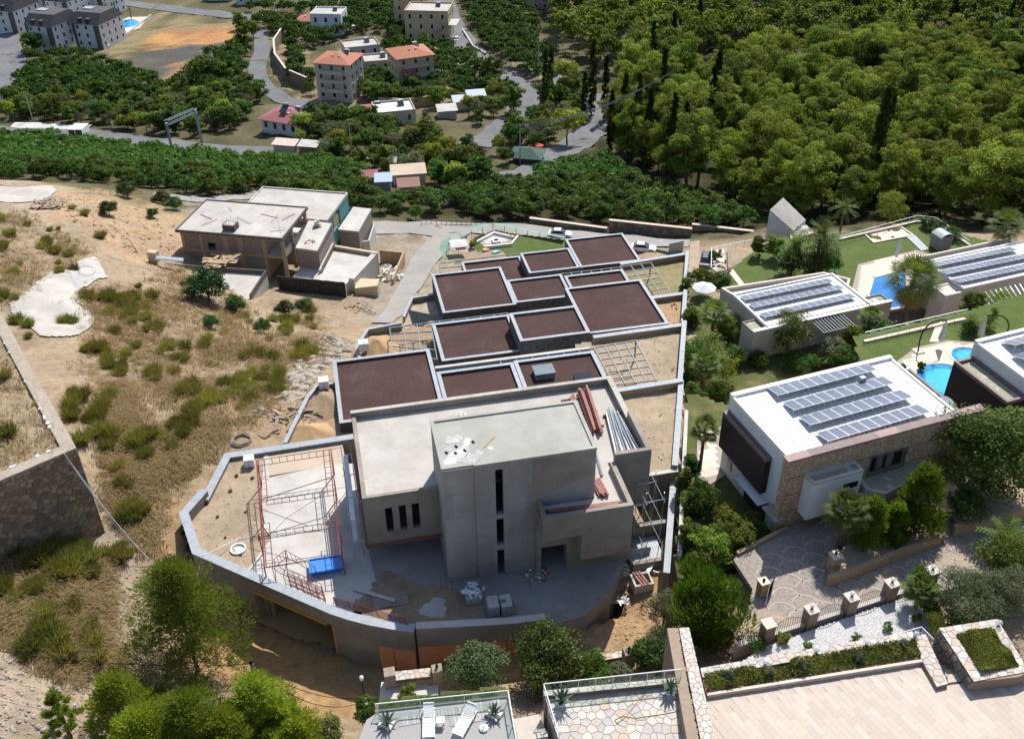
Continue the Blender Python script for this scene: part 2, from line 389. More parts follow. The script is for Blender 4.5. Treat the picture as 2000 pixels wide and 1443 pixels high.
_id = np.arange(_nx*_ny).reshape(_nx,_ny)
_faces = np.stack([_id[:-1,:-1],_id[1:,:-1],_id[1:,1:],_id[:-1,1:]],-1).reshape(-1,4)
def ground_z(X,Y):
 """Height of the built ground mesh."""
 X = np.atleast_1d(np.asarray(X,float));Y = np.atleast_1d(np.asarray(Y,float))
 i = np.clip(np.searchsorted(GX,X)-1,0,len(GX)-2);j = np.clip(np.searchsorted(GY,Y)-1,0,len(GY)-2);u = np.clip((X-GX[i])/(GX[i+1]-GX[i]),0,1);v = np.clip((Y-GY[j])/(GY[j+1]-GY[j]),0,1)
 return (gzz[i,j]*(1-u)+gzz[i+1,j]*u)*(1-v)+(gzz[i,j+1]*(1-u)+gzz[i+1,j+1]*u)*v
# ground cover: each tone is the soil's own colour there
def GP(*pts): return [tuple(G(x,y)[:2]) for x,y in pts]
def zone(poly,soft,seed,amp=1.0):
 d = _sdist(poly,gxx.ravel(),gyy.ravel()) if False else _zone_d(poly)
 return np.clip(1-(d+vnoise(gxx.ravel()*.35,gyy.ravel()*.35,seed)*soft*amp)/soft,0,1)
def _zone_d(poly):
 X,Y = gxx.ravel(),gyy.ravel();xs = [p[0] for p in poly];ys = [p[1] for p in poly];m = 25
 sel = (X > min(xs)-m) & (X < max(xs)+m) & (Y > min(ys)-m) & (Y < max(ys)+m);d = np.full(X.shape,99.0)
 d[sel] = _sdist(poly,X[sel],Y[sel]);return d
X_,Y_ = gxx.ravel(),gyy.ravel()
base = np.tile(np.array([.335,.262,.185]),(len(X_),1))            # dry tan hillside soil
n1 = (vnoise(X_*.13,Y_*.13,11)+1)/2;n2 = (vnoise(X_*.4,Y_*.4,12)+1)/2
base = base*(1-.22*n1[:,None]) + np.array([.40,.325,.245])*(.22*n1[:,None])
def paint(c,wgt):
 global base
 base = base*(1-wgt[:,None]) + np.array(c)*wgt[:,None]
paint((.060,.068,.025),np.clip((Y_-150)/15,0,1)*(.6+.4*n1))                      # beyond the lane: scrub and undergrowth
paint((.085,.085,.033),zone(GP((0,270),(420,300),(800,345),(830,390),(500,395),(0,345)),6,21))   # orchard floor
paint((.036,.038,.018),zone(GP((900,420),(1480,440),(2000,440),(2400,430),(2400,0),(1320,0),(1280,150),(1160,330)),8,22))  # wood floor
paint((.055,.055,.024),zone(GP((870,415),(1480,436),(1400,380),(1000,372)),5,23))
paint((.52,.28,.12),zone(GP((305,62),(450,52),(456,84),(420,96),(300,100)),3,24))                 # bare orange lot
paint((.46,.17,.07),zone(GP((330,56),(452,52),(455,62),(340,68)),2,25))
paint((.10,.10,.10),zone(GP((262,112),(330,92),(450,84),(452,104),(345,125),(330,172),(312,178),(300,150)),2.5,26))  # dark gravel
paint((.36,.22,.13),zone(GP((345,125),(450,106),(450,122),(352,138),(336,180),(328,175)),2,27))
paint((.30,.24,.14),zone(GP((100,70),(250,42),(300,30),(460,30),(480,60),(300,62),(230,110)),4,28)*.8)
paint((.33,.25,.15),zone(GP((535,70),(570,65),(600,150),(600,200),(545,150)),3,29)*.9)
paint((.33,.27,.19),zone(GP((620,130),(700,90),(960,110),(960,140),(880,210),(650,215)),4,30)*.7)
paint((.30,.25,.18),zone(GP((910,100),(1000,120),(1060,150),(1010,180),(960,150)),3,31)*.8)
paint((.31,.27,.22),zone(GP((730,448),(850,438),(1000,440),(1000,470),(870,470),(845,540),(790,620),(735,628),(740,560),(790,500),(735,470)),3,32))  # gravel lane
paint((.30,.27,.23),zone(GP((370,385),(520,380),(480,400),(430,415),(360,420)),3,33))
paint((.40,.33,.25),zone(GP((0,352),(110,360),(130,400),(100,440),(0,432)),3,34))
paint((.44,.31,.19),zone(GP((100,385),(200,375),(350,430),(350,480),(250,500),(120,420)),3,35)*.75)
paint((.42,.27,.135),zone(GP((330,980),(372,1000),(395,1085),(400,1150),(430,1190),(700,1300),(960,1290),(1000,1300),(720,1330),(700,1390),(610,1410),(470,1330),(360,1240),(330,1110)),2.2,36))  # sandy track
paint((.40,.27,.15),zone(GP((1130,1150),(1210,1120),(1290,1130),(1280,1270),(1180,1290),(1080,1240)),2,37))
paint((.36,.27,.17),zone(GP((345,1000),(395,930),(480,880),(560,800),(640,690),(700,640),(745,640),(690,700),(640,740),(560,850),(450,905)),2.5,38)*.8)
paint((.40,.29,.19),zone(GP((190,690),(260,690),(250,640),(180,655)),2,39)*.8)
paint((.38,.33,.27),zone(GP((200,1000),(215,1050),(240,1130),(230,1180),(200,1160)),1.5,40)*.5)
paint((.43,.35,.27),zone(GP((0,1290),(90,1260),(200,1330),(170,1443),(0,1443)),3,41)*.5)
base = np.clip(base*(.9+.22*(n2[:,None]-.5)),0,1)
m_ground,_gt,_gb = newmat('ground_soil')
_at = _gt.nodes.new('ShaderNodeAttribute');_at.attribute_name = 'soil'
_gp = _pos(_gt)
_gc = _mix(_gt,1.0,_at.outputs['Color'],_ramp(_gt,_noise(_gt,_gp,1.1,8,.72),.25,.75,(.58,.55,.50),(1.28,1.27,1.25)),'MULTIPLY')
_gc = _mix(_gt,1.0,_gc,_ramp(_gt,_noise(_gt,_gp,9.0,4,.7),.3,.7,(.74,.73,.7),(1.2,1.2,1.2)),'MULTIPLY')
_gt.links.new(_gc,_gb.inputs['Base Color']);_gb.inputs['Roughness'].default_value = .95;_gb.inputs['Specular IOR Level'].default_value = .1
_bp = _gt.nodes.new('ShaderNodeBump');_bp.inputs['Strength'].default_value = .8;_bp.inputs['Distance'].default_value = .12
_gt.links.new(_noise(_gt,_gp,3.2,8,.75),_bp.inputs['Height']);_gt.links.new(_bp.outputs[0],_gb.inputs['Normal'])
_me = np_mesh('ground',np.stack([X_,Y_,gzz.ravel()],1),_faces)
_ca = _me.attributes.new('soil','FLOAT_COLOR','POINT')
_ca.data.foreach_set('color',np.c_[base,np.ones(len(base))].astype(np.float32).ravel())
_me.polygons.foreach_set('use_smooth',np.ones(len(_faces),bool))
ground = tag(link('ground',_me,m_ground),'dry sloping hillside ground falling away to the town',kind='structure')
# materials of the building site
M_roofc = mat('pale_screed',(.475,.445,.40),(.40,.37,.325),.5,.9,big=.12,bump=.15,stain=(.31,.285,.25),sscale=.55,slo=.52,shi=.8,fine=.12)
M_conc = mat('raw_concrete',(.335,.295,.245),(.27,.24,.20),.45,.9,big=.2,bump=.25,stain=(.21,.185,.155),sscale=.8,slo=.5,shi=.8,fine=.14,fscale=25,panels=(2.4,1.25))
M_conc2 = mat('grey_render',(.36,.35,.33),(.29,.28,.265),.4,.9,big=.18,bump=.2,stain=(.245,.225,.20),sscale=.6,slo=.52,shi=.8,fine=.12,stretch=(1,1,.35),panels=(3.1,2.4))
M_wet = mat('fresh_screed',(.29,.285,.245),(.34,.33,.285),.6,.7,big=.12,stain=(.235,.23,.20),sscale=.35,fine=.08,spec=.4)
M_white_dust = mat('white_dust',(.56,.56,.57),(.31,.305,.27),.9,.9,lo=.36,hi=.66)
M_slab = mat('paving_concrete',(.53,.505,.46),(.44,.415,.375),.5,.9,big=.12,stain=(.36,.335,.29),sscale=.5,slo=.55,shi=.8,fine=.1)
M_beige = mat('beige_screed',(.50,.40,.30),(.44,.35,.265),.5,.9,big=.1,fine=.08)
M_cope = mat('grey_coping_stone',(.335,.36,.385),(.27,.295,.32),2.5,.6,big=.1,fine=.15,spec=.4)
M_dark = mat('dark_grey_wall',(.075,.073,.072),(.05,.05,.05),1.0,.8,fine=.15)
M_clad = mat('slate_cladding',(.15,.16,.17),(.08,.085,.09),2.2,.6,fine=.2)
M_rgravel = mat('brown_roof_gravel',(.088,.046,.038),(.050,.027,.023),30.0,.95,fine=.5,fscale=12,bump=.5,bscale=18,big=.16,stain=(.115,.075,.066),sscale=.25,slo=.5,shi=.85)
M_soil = mat('bed_soil',(.40,.31,.215),(.32,.245,.165),.9,.95,big=.15,bump=.5,bscale=5,stain=(.26,.21,.13),sscale=1.5,fine=.25,fscale=12)
M_sand = mat('yellow_sand',(.44,.29,.15),(.36,.235,.125),.7,.95,big=.1,bump=.4,bscale=5,fine=.2,fscale=15)
M_sand2 = mat('brown_sand',(.34,.245,.155),(.25,.175,.11),.9,.95,bump=.6,bscale=4,fine=.25,fscale=9)
M_redst = mat('red_primer_steel',(.24,.065,.055),(.19,.05,.045),4,.5,spec=.4)
M_redbeam = mat('dusty_red_beam',(.30,.115,.085),(.21,.075,.06),3,.6,fine=.2)
M_steel = mat('galvanised_steel',(.50,.53,.55),(.38,.41,.44),3,.35,metal=.7,spec=.5)
M_greyst = mat('grey_painted_steel',(.20,.235,.255),(.16,.19,.21),3,.45,spec=.4)
M_blue = mat('blue_plastic',(.02,.20,.62),(.018,.17,.54),2,.35,spec=.5)
M_yellow = mat('yellow_formwork',(.55,.33,.03),(.45,.26,.03),2,.6)
M_orange = mat('orange_membrane',(.72,.31,.15),(.62,.26,.12),1.0,.85,big=.1,fine=.12)
M_wood = mat('sawn_wood',(.42,.30,.19),(.32,.22,.135),4,.85,fine=.2)
M_wood2 = mat('weathered_wood',(.30,.25,.20),(.22,.18,.14),4,.85,fine=.2)
M_white = mat('white_paint',(.78,.78,.77),(.72,.72,.71),1.5,.5,big=.05)
M_foam = mat('white_block',(.72,.73,.73),(.62,.63,.64),2,.8)
M_black = mat('black_opening',(.012,.012,.013),rough=.9)
M_sheet = mat('zinc_sheet',(.31,.345,.365),(.25,.28,.305),2,.6,metal=.15,spec=.5)
M_net = mat('green_grey_net',(.17,.21,.20),(.13,.17,.16),3,.8)
M_glass = glassmat('dark_glass')
# helpers for walls
def holed(mb,a0,a1,z0,z1,b0,b1,holes,axis='b'):
 """Upright wall slab with rectangular openings; axis 'b': runs along a, 'a': runs along b."""
 As = sorted({a0,a1,*[h[0] for h in holes],*[h[1] for h in holes]});Zs = sorted({z0,z1,*[h[2] for h in holes],*[h[3] for h in holes]})
 T = (lambda a,b,z: (a,b,z)) if axis == 'b' else (lambda a,b,z: (b,a,z))
 def q(*p): mb.poly([T(*x) for x in (p if axis == 'b' else p[::-1])])
 for i in range(len(As)-1):
  for j in range(len(Zs)-1):
   ca,cz = (As[i]+As[i+1])/2,(Zs[j]+Zs[j+1])/2
   if any(h[0] < ca < h[1] and h[2] < cz < h[3] for h in holes): continue
   l,r_,b,t = As[i],As[i+1],Zs[j],Zs[j+1]
   q((l,b0,b),(r_,b0,b),(r_,b0,t),(l,b0,t));q((r_,b1,b),(l,b1,b),(l,b1,t),(r_,b1,t))
 for l,r_,b,t in holes:
  q((l,b0,b),(l,b0,t),(l,b1,t),(l,b1,b));q((r_,b0,b),(r_,b1,b),(r_,b1,t),(r_,b0,t))
  q((l,b0,b),(l,b1,b),(r_,b1,b),(r_,b0,b));q((l,b0,t),(r_,b0,t),(r_,b1,t),(l,b1,t))
 q((a0,b0,z0),(a0,b0,z1),(a0,b1,z1),(a0,b1,z0));q((a1,b0,z0),(a1,b1,z0),(a1,b1,z1),(a1,b0,z1))
 q((a0,b0,z1),(a1,b0,z1),(a1,b1,z1),(a0,b1,z1));q((a0,b0,z0),(a0,b1,z0),(a1,b1,z0),(a1,b0,z0))
 return mb
def offset_line(pts,d):
 """Parallel of an open plan line, d to its left."""
 out = [];n = len(pts)
 for i in range(n):
  t0 = np.subtract(pts[i],pts[i-1])[:2] if i > 0 else None;t1 = np.subtract(pts[i+1],pts[i])[:2] if i < n-1 else None
  t0 = t1 if t0 is None else t0;t1 = t0 if t1 is None else t1
  n0 = np.array([-t0[1],t0[0]])/np.hypot(*t0);n1 = np.array([-t1[1],t1[0]])/np.hypot(*t1)
  m = n0+n1;m /= max(m@m/2,.3);out.append(tuple(np.array(pts[i][:2])+m*d))
 return out
def strip_wall(mb,pts,wd,z0,z1):
 """Wall along a plan line (its left face offset by wd); z1, z0 numbers or per-point lists."""
 q = offset_line(pts,wd);n = len(pts);Z1 = z1 if hasattr(z1,'__len__') else [z1]*n;Z0 = z0 if hasattr(z0,'__len__') else [z0]*n
 for i in range(n-1):
  a,b,c,d = pts[i],pts[i+1],q[i+1],q[i]
  mb.hexa([(a[0],a[1],Z0[i]),(b[0],b[1],Z0[i+1]),(c[0],c[1],Z0[i+1]),(d[0],d[1],Z0[i])],
    [(a[0],a[1],Z1[i]),(b[0],b[1],Z1[i+1]),(c[0],c[1],Z1[i+1]),(d[0],d[1],Z1[i])])
 return mb
def copings(pts,wd,ztop,parent,m=None,thick=.07,piece=1.1,over=.04,name='coping_stone',gap=.014,fr=I0):
 """Coping stones laid end to end along a plan line; corners stay mitred."""
 n = len(pts);Z = ztop if hasattr(ztop,'__len__') else [ztop]*n
 lo = offset_line(pts,-over);hi = offset_line(pts,wd+over)
 for i in range(n-1):
  L = math.dist(pts[i][:2],pts[i+1][:2]);k = max(1,round(L/piece))
  for j in range(k):
   t0,t1 = j/k+(gap/L if j else 0),(j+1)/k
   f = lambda u,v,t: (u[0]+(v[0]-u[0])*t,u[1]+(v[1]-u[1])*t);zz = lambda t: Z[i]+(Z[i+1]-Z[i])*t + random.uniform(-.004,.004)
   z0,z1 = zz(t0),zz(t1);A,B,C,D = f(lo[i],lo[i+1],t0),f(lo[i],lo[i+1],t1),f(hi[i],hi[i+1],t1),f(hi[i],hi[i+1],t0)
   mb = MB(fr).hexa([(*A,z0-thick),(*B,z1-thick),(*C,z1-thick),(*D,z0-thick)],[(*A,z0),(*B,z1),(*C,z1),(*D,z0)])
   mb.build(name,m or M_cope,parent)
def sheet(name,pts,z,m,label,kind='structure',sub=None,amp=0.0,fr=I0,parent=None):
 """A level or gently uneven ground sheet on a plan outline, cut into a fine grid when uneven."""
 if not amp:
  mb = MB(fr);mb.prism(pts,z-.25,z);o = mb.build(name,m,parent)
 else:
  P_ = [tuple(fr.w(*p)[:2]) for p in pts];xs = [p[0] for p in P_];ys = [p[1] for p in P_];st = sub or .35
  X,Y = np.meshgrid(np.arange(min(xs),max(xs)+st,st),np.arange(min(ys),max(ys)+st,st),indexing='ij')
  Z = (z(X,Y) if callable(z) else z) + amp*(vnoise(X*.8,Y*.8,5)+.6*vnoise(X*2.3,Y*2.3,6))
  ins = inside_np(P_,X,Y);nx,ny = X.shape;idx = np.arange(nx*ny).reshape(nx,ny)
  f = np.stack([idx[:-1,:-1],idx[1:,:-1],idx[1:,1:],idx[:-1,1:]],-1)
  keep = ins[:-1,:-1] | ins[1:,:-1] | ins[1:,1:] | ins[:-1,1:]
  v = np.stack([X.ravel(),Y.ravel(),Z.ravel()],1);f = f[keep];u,inv = np.unique(f,return_inverse=True)
  me = np_mesh(name,v[u],inv.reshape(-1,4));me.polygons.foreach_set('use_smooth',np.ones(len(f),bool));o = link(name,me,m,parent)
 if parent is None: tag(o,label,kind=kind)
 return o
def fpx(x,y,z): return tuple(F.px(x,y,z))
# the unfinished concrete house
house = thing('concrete_house','unfinished raw concrete house with a tall tower block and slit windows','house',F.w(8,54,.9),PSI)
ZT,ZR,ZF = 12.0,7.35,.9
TA0,TA1,TB0,TB1 = 5.45,16.35,50.45,56.05
slits = [(9.12,9.68,7.15,11.36),(9.12,9.68,4.07,6.75),(9.12,9.68,.98,3.61)]
mb = MB(F)
holed(mb,7.68,TA1,.4,ZT-.16,TB0,TB0+.38,slits+[(12.35,14.3,.52,3.4)])
mb.box(TA0,7.68,TB0+.12,TB0+.5,.4,ZT-.16)
mb.box(TA0,TA0+.38,TB0+.5,TB1,.4,ZT-.16);mb.box(TA1-.38,TA1,TB0+.38,TB1,.4,ZT-.16);mb.box(TA0+.38,TA1-.38,TB1-.38,TB1,.4,ZT-.16)
mb.build('tower_wall',M_conc2,house)
mb = MB(F)
mb.box(TA0+.38,TA1-.38,TB0+.5,TB1-.38,6.2,6.45);mb.box(TA0+.38,TA1-.38,TB0+.5,TB1-.38,3.4,3.65)
mb.build('floor_slab',M_conc,house)
top = MB(F).box(TA0-.03,TA1+.03,TB0-.03,TB1+.03,ZT-.16,ZT-.05).build('tower_roof',M_wet,house)
mb = MB(F)
for q in ((TA0-.04,7.66,TB0+.08,TB0+.36),(7.66,TA1+.04,TB0-.04,TB0+.22),(TA0-.04,TA0+.24,TB0+.36,TB1+.04),(TA1-.22,TA1+.04,TB0+.22,TB1+.04),(TA0+.24,TA1-.22,TB1-.22,TB1+.04)):
 mb.box(*q,ZT-.05,ZT+.07)
mb.build('roof_lip',M_wet,top)
mb = MB(F);r0 = random.Random(5)
for k in range(46):
 c0,c1 = TA0+.5+abs(r0.gauss(0,1.1)),TB0+.75+abs(r0.gauss(0,1.0));s_ = r0.uniform(.1,.42)
 if c0+s_*1.4 < TA1-.4 and c1+s_*1.4 < TB1-.4: mb.poly([(c0+s_*r0.uniform(.55,1.3)*math.cos(a),c1+s_*r0.uniform(.55,1.3)*math.sin(a),ZT-.046+.0004*k) for a in np.linspace(0,6.28,12)[:-1]])
mb.build('white_dust',M_white_dust,top)['kind'] = 'stuff'
MB(F).prism([(11.75,TB0-.012),(TA1-.02,TB0-.012),(TA1-.02,TB0+.05),(11.75,TB0+.05)],[8.3,9.6,9.6,8.3],ZT-.2).build('render_patch',M_conc,house)
# upper storey: left block, body behind the tower, right block, front annex
LB0,LB1 = 53.6,63.85
mb = MB(F);holed(mb,-.12,TA0+.2,3.1,ZR+.3,LB0,LB0+.35,[(1.42,1.95,4.03,6.45),(2.43,2.95,4.06,6.5),(3.38,3.93,4.06,6.5)])
mb.box(-.12,.23,LB0+.35,LB1,3.1,ZR+.3);mb.box(.23,TA0+.2,LB0+.35,LB1-.3,3.1,3.35)
mb.build('left_block',M_conc,house)
mb = MB(F);mb.box(.23,21.2,LB0+.35,LB1-.3,ZR-.3,ZR);mb.box(16.4,18.4,48.85,LB0+.35,ZR-.3,ZR-.002);mb.box(12.4,16.4,48.85,50.4,ZR-.3,ZR-.002)
mb.build('roof_slab',M_roofc,house)
mb = MB(F);mb.box(-.14,21.6,LB1-.3,LB1,3.1,ZR+.62);mb.box(21.2,21.6,58.2,LB1-.3,3.1,ZR+.62)
mb.box(.23,TA0,LB0+.02,LB0+.3,ZR+.3,ZR+.36);mb.box(-.1,.2,LB0+.02,LB1-.3,ZR+.3,ZR+.37)
mb.build('parapet',M_conc,house)
mb = MB(F)
for k in range(20): a = -.14+21.74*k/20;mb.box(a,a+21.74/20-.012,LB1-.34,LB1+.03,ZR+.62,ZR+.66)
for k in range(5): b = 58.2+(LB1-.34-58.2)*k/5;mb.box(21.17,21.63,b,b+1.04,ZR+.62,ZR+.66)
mb.build('parapet_cap',M_roofc,house)
mb = MB(F)  # right block
mb.box(21.25,21.6,53.3,58.2,3.1,ZR+1.25);mb.box(18.75,21.25,53.3,53.65,3.1,ZR+1.25)
mb.box(18.4,21.25,53.65,58,3.1,3.35);mb.build('right_block',M_conc,house)
mb = MB(F)  # annex over the entrance
AA0,AA1,AB0 = 12.1,18.72,48.5
mb.box(14.95,AA1,AB0,AB0+.35,3.3,ZR+.6);mb.box(AA0,14.95,AB0,AB0+.35,5.75,ZR+.6)
mb.box(AA1-.35,AA1,AB0+.35,53.3,3.3,ZR+.6);mb.box(AA0,AA0+.3,AB0+.35,TB0-.01,5.75,ZR+.6)
mb.box(14.95,15.25,AB0+.35,TB0-.01,3.3,5.75);mb.box(15.25,AA1-.35,AB0+.35,53.3,3.3,3.5);mb.box(AA0+.3,15.2,AB0+.35,TB0-.01,5.75,5.95)
mb.box(AA1,21.25,53.31,53.6,ZR-.2,ZR+.6) if False else None
mb.build('annex',M_conc,house)
# entrance and ground floor
mb = MB(F);holed(mb,12.0,19.0,.5,5.75,TB0-.42,TB0-.02,[(12.35,14.3,.52,3.55)])
mb.build('entrance_wall',M_conc,house)
mb = MB(F);holed(mb,.9,TA0,.5,3.1,55.4,55.7,[(2.2,5.2,1.2,2.8)]);mb.box(.9,1.2,55.7,63,.5,3.1)
mb.build('ground_floor_wall',M_conc,house)
mb = MB(F);mb.box(19.0,19.3,50.8,63,-1.5,3.1);mb.box(16.4,19,50.5,50.8,-1,3.1)
mb.build('ground_floor_wall',M_conc,house)
mb = MB(F);mb.tube((-.2,LB0-.1,3.08),(TA0,LB0-.1,3.08),.05);mb.tube((-.2,LB0-.16,2.92),(TA0,LB0-.16,2.92),.05)
mb.tube((-.25,LB0-.1,3.1),(-.25,LB1-.5,3.1),.06);mb.tube((-.22,LB0-.1,2.9),(-.22,LB0-.1,7.6),.05);mb.build('edge_rail',M_redst,house)
# garage terrace in front: curved wall, slab, soil bed
terr = thing('garage_terrace','terrace over an open garage with angled concrete wall and grey stone coping','terrace',F.w(-5,52,-2.7),PSI)
ZC,ZS = 1.85,.92
low = [tuple(p) for p in LOW];hi = [tuple(p) for p in HI];right = [tuple(p) for p in RIGHT]
mb = MB(F);strip_wall(mb,low,.62,-9,1.18)
strip_wall(mb,hi[:4],.6,-2.9,ZC-.07)
strip_wall(mb,hi[4:],.55,-2.9,ZC-.07)
strip_wall(mb,right,.45,-6,ZC+.18)
strip_wall(mb,hi[3:5],.55,.55,ZC-.07)                                  # lintel over the garage opening
mb.build('retaining_wall',M_conc,terr)
copings(low,.62,1.25,terr,fr=F,piece=1.5);copings(hi,.62,ZC,terr,fr=F,piece=1.3);copings(right,.5,ZC+.25,terr,fr=F,piece=1.6,m=M_slab)
p,q = np.array(hi[3]),np.array(hi[4]);u_ = (q-p)/np.linalg.norm(q-p);nn = np.array([-u_[1],u_[0]])
def gar(t,d): r_ = p+u_*t+nn*d;return (float(r_[0]),float(r_[1]))
Lg = np.linalg.norm(q-p)
mb = MB(F);mb.prism([gar(-.3,.6),gar(.5,.6),gar(.5,4.2),gar(-.3,4.2)],-2.9,.6);mb.prism([gar(Lg-.1,.6),gar(Lg+.3,.6),gar(Lg+.3,4.8),gar(Lg-.1,4.8)],-2.9,.6)
mb.prism([gar(-.3,4.2),gar(Lg+.3,4.2),gar(Lg+.3,4.6),gar(-.3,4.6)],-2.9,.6);mb.build('garage_side_wall',M_conc,terr)
mb = MB(F);mb.prism([gar(.1,-.08),gar(Lg-.4,-.08),gar(Lg-.4,.1),gar(.1,.1)],.38,.56);mb.build('formwork_beam',M_yellow,terr)
mb = MB(F);mb.prism([gar(0.6,.7),gar(0.9,.7),gar(0.9,1.0),gar(0.6,1.0)],-2.7,.5);mb.build('post',M_conc,terr)
# orange membrane panels on the outer face
def wallpanel(mb,P0,P1,t0,t1,z0,z1,d=.03):
 P0,P1 = np.array(P0),np.array(P1);u = P1-P0;L = np.linalg.norm(u);u /= L;n_ = np.array([u[1],-u[0]])
 a,b = P0+u*L*t0,P0+u*L*t1;c = [a+n_*d,b+n_*d,b-n_*.02,a-n_*.02]
 return mb.prism([tuple(float(x) for x in r_) for r_ in c],z0,z1)
for i,(t0,t1,z0,z1) in ((6,(.35,.97,-2.6,-.25)),(7,(.02,.98,-2.6,-.25))): wallpanel(MB(F),hi[i],hi[i+1],t0,t1,z0,z1).build('membrane_panel',M_orange,terr)
for i,(t0,t1,z1) in ((0,(.02,.98,.1)),(1,(.02,.98,.15)),(2,(.02,.8,.2))): wallpanel(MB(F),right[i],right[i+1],t0,t1,-2.6,z1).build('membrane_panel',M_orange,terr)
wallpanel(MB(F),hi[4],hi[5],.02,.12,-2.6,.5).build('membrane_panel',M_orange,terr)
# paved top
inn = offset_line(hi,.55)
deck = [fpx(*p) for p in ((512,935,ZS),(655,905,ZS),(690,905,ZS),(705,1010,ZS),(735,1140,ZS),(690,1180,ZS))] + [inn[5],inn[4]] + [fpx(*p) for p in ((484,1112,ZS),(530,1050,ZS),(512,1024,ZS))]
MB(F).prism(deck,ZS-.3,ZS).build('paved_deck',M_slab,terr)
MB(F).prism([fpx(*p) for p in ((524,888,ZS),(668,864,ZS),(676,903,ZS),(512,931,ZS))],ZS-.3,ZS-.01).build('beige_deck',M_beige,terr)
MB(F).prism([fpx(*p) for p in ((516,880,ZS),(524,878,ZS),(526,936,ZS),(512,936,ZS))],ZS-.3,ZS+.03).build('deck_edge',M_slab,terr)
sheet('soil_bed',[offset_line(low,.2)[1],fpx(520,872,.9),fpx(520,1030,.9),fpx(540,1055,.9),fpx(500,1120,.9)] + offset_line(hi,.25)[:4][::-1] + [offset_line(low,.2)[2]],.84,M_soil,'dry stony soil bed inside the angled terrace wall',amp=.04,fr=F)
sheet('garage_floor',[gar(-.2,-.2),gar(Lg+.2,-.2),gar(Lg+.2,4.5),gar(-.2,4.5)],-2.6,M_sand,'dusty floor of the open garage',fr=F)
inr = offset_line(right,.3)
M_court = mat('courtyard_dust',(.34,.32,.29),(.27,.25,.225),.6,.95,big=.15,stain=(.22,.19,.15),sscale=.4,fine=.15)
MB(F).prism([(-1.2,48.9),(-1.5,62),(6,62),(19,53),(18.6,49.4),(16.9,47.2),(14.5,45.4)] + inr[::-1] + [inn[8],inn[7],inn[6]],-6,ZS-.012).build('courtyard_slab',M_court,terr)
sheet('courtyard_earth',[fpx(*p) for p in ((758,1118,ZS),(700,1168,ZS),(692,1182,ZS),(770,1222,ZS),(815,1212,ZS),(860,1208,ZS),(940,1200,ZS),(900,1160,ZS),(860,1145,ZS),(800,1142,ZS))],ZS+.01,M_sand2,'loose earth in the sunken courtyard',amp=.05,fr=F)
# four terraced houses with brown gravel roofs
def roof_block(parent,bl,br,z,zb,depth=None,fl=None,wall=None,kerb=.28):
 """Flat roof from its back corners in the photograph: wall ring, gravel, coping stones. Returns (a0, a1, b0, b1)."""
 p,q = F.px(*bl,z),F.px(*br,z);a0,a1,b1 = p[0],q[0],(p[1]+q[1])/2
 if fl is not None: r_ = F.px(*fl,z);b0 = r_[1]
 else: b0 = b1-depth
 m = wall or M_dark;t = .32
 mb = MB(F);mb.box(a0,a1,b0,b0+t,zb,z-.06);mb.box(a0,a1,b1-t,b1,zb,z-.06);mb.box(a0,a0+t,b0+t,b1-t,zb,z-.06);mb.box(a1-t,a1,b0+t,b1-t,zb,z-.06)
 w_ = mb.build('wall',m,parent)
 MB(F).box(a0+t,a1-t,b0+t,b1-t,z-.6,z-kerb).build('gravel_roof',M_rgravel,parent)
 ring = [(a0,b0),(a1,b0),(a1,b1),(a0,b1)]
 for i in range(4):
  A,B = np.array(ring[i]),np.array(ring[(i+1) % 4]);u = (B-A)/np.linalg.norm(B-A);n_ = np.array([-u[1],u[0]]);L = np.linalg.norm(B-A);k = max(2,round(L/1.25))
  for j in range(k):
   s0 = L*j/k + (.01 if j else -.03);s1 = L*(j+1)/k if j < k-1 else L-t-.04
   if j == 0: s0 = -.03
   c = [A+u*s0-n_*.03,A+u*s1-n_*.03,A+u*s1+n_*(t+.03),A+u*s0+n_*(t+.03)]
   dz = random.uniform(-.004,.004);MB(F).prism([(float(x),float(y)) for x,y in c],z-.06+dz,z+dz).build('coping_stone',M_cope,parent)
 return a0,a1,b0,b1
def stone_face(parent,a0,a1,b,z0,z1):
 """Split-stone courses on a wall facing the camera."""
 mb = MB(F);z = z0
 while z < z1-.05:
  h = random.choice((.14,.18,.22));h = min(h,z1-z);a = a0
  while a < a1-.02:
   L = random.uniform(.4,1.2);e = min(a+L,a1);d = random.uniform(.02,.06);mb.box(a,e-.008,b-d,b+.01,z,z+h-.008);a = e
  z += h
 o = mb.build('stone_courses',M_clad,parent);o['kind'] = 'stuff';return o
def pergola(parent,c4,z,na,nb,zleg,w=.09,legs=((1,0),(1,1)),name='pergola_bar'):
 """Open steel grid on four plan corners (bl, br, fr, fl)."""
 bl,br,fr_,fl = [np.array(p,float) for p in c4]
 g = lambda u,v: tuple((bl*(1-u)+br*u)*(1-v)+(fl*(1-u)+fr_*u)*v)
 for i in range(na+1): p,q = g(i/na,0),g(i/na,1);MB(F).bar((*p,z),(*q,z),w,.14).build(name,M_greyst,parent)
 for j in range(nb+1): p,q = g(0,j/nb),g(1,j/nb);MB(F).bar((*p,z-.004),(*q,z-.004),w,.13).build(name,M_greyst,parent)
 for u,v in legs: p = g(u,v);MB(F).bar((*p,zleg),(*p,z-.08),.14,.14).build('pergola_post',M_greyst,parent)
def unit(label,b,z): return thing('terraced_house',label,'house',F.w(*b,z),PSI,'terraced houses with brown gravel roofs')
def cabin_box(name,label,cat,c,size,z0,z1,m,bevel=.02):
 a,b = c;return tag(MB(F).box(a-size[0]/2,a+size[0]/2,b-size[1]/2,b+size[1]/2,z0,z1).build(name,m,bevel=bevel),label,cat)
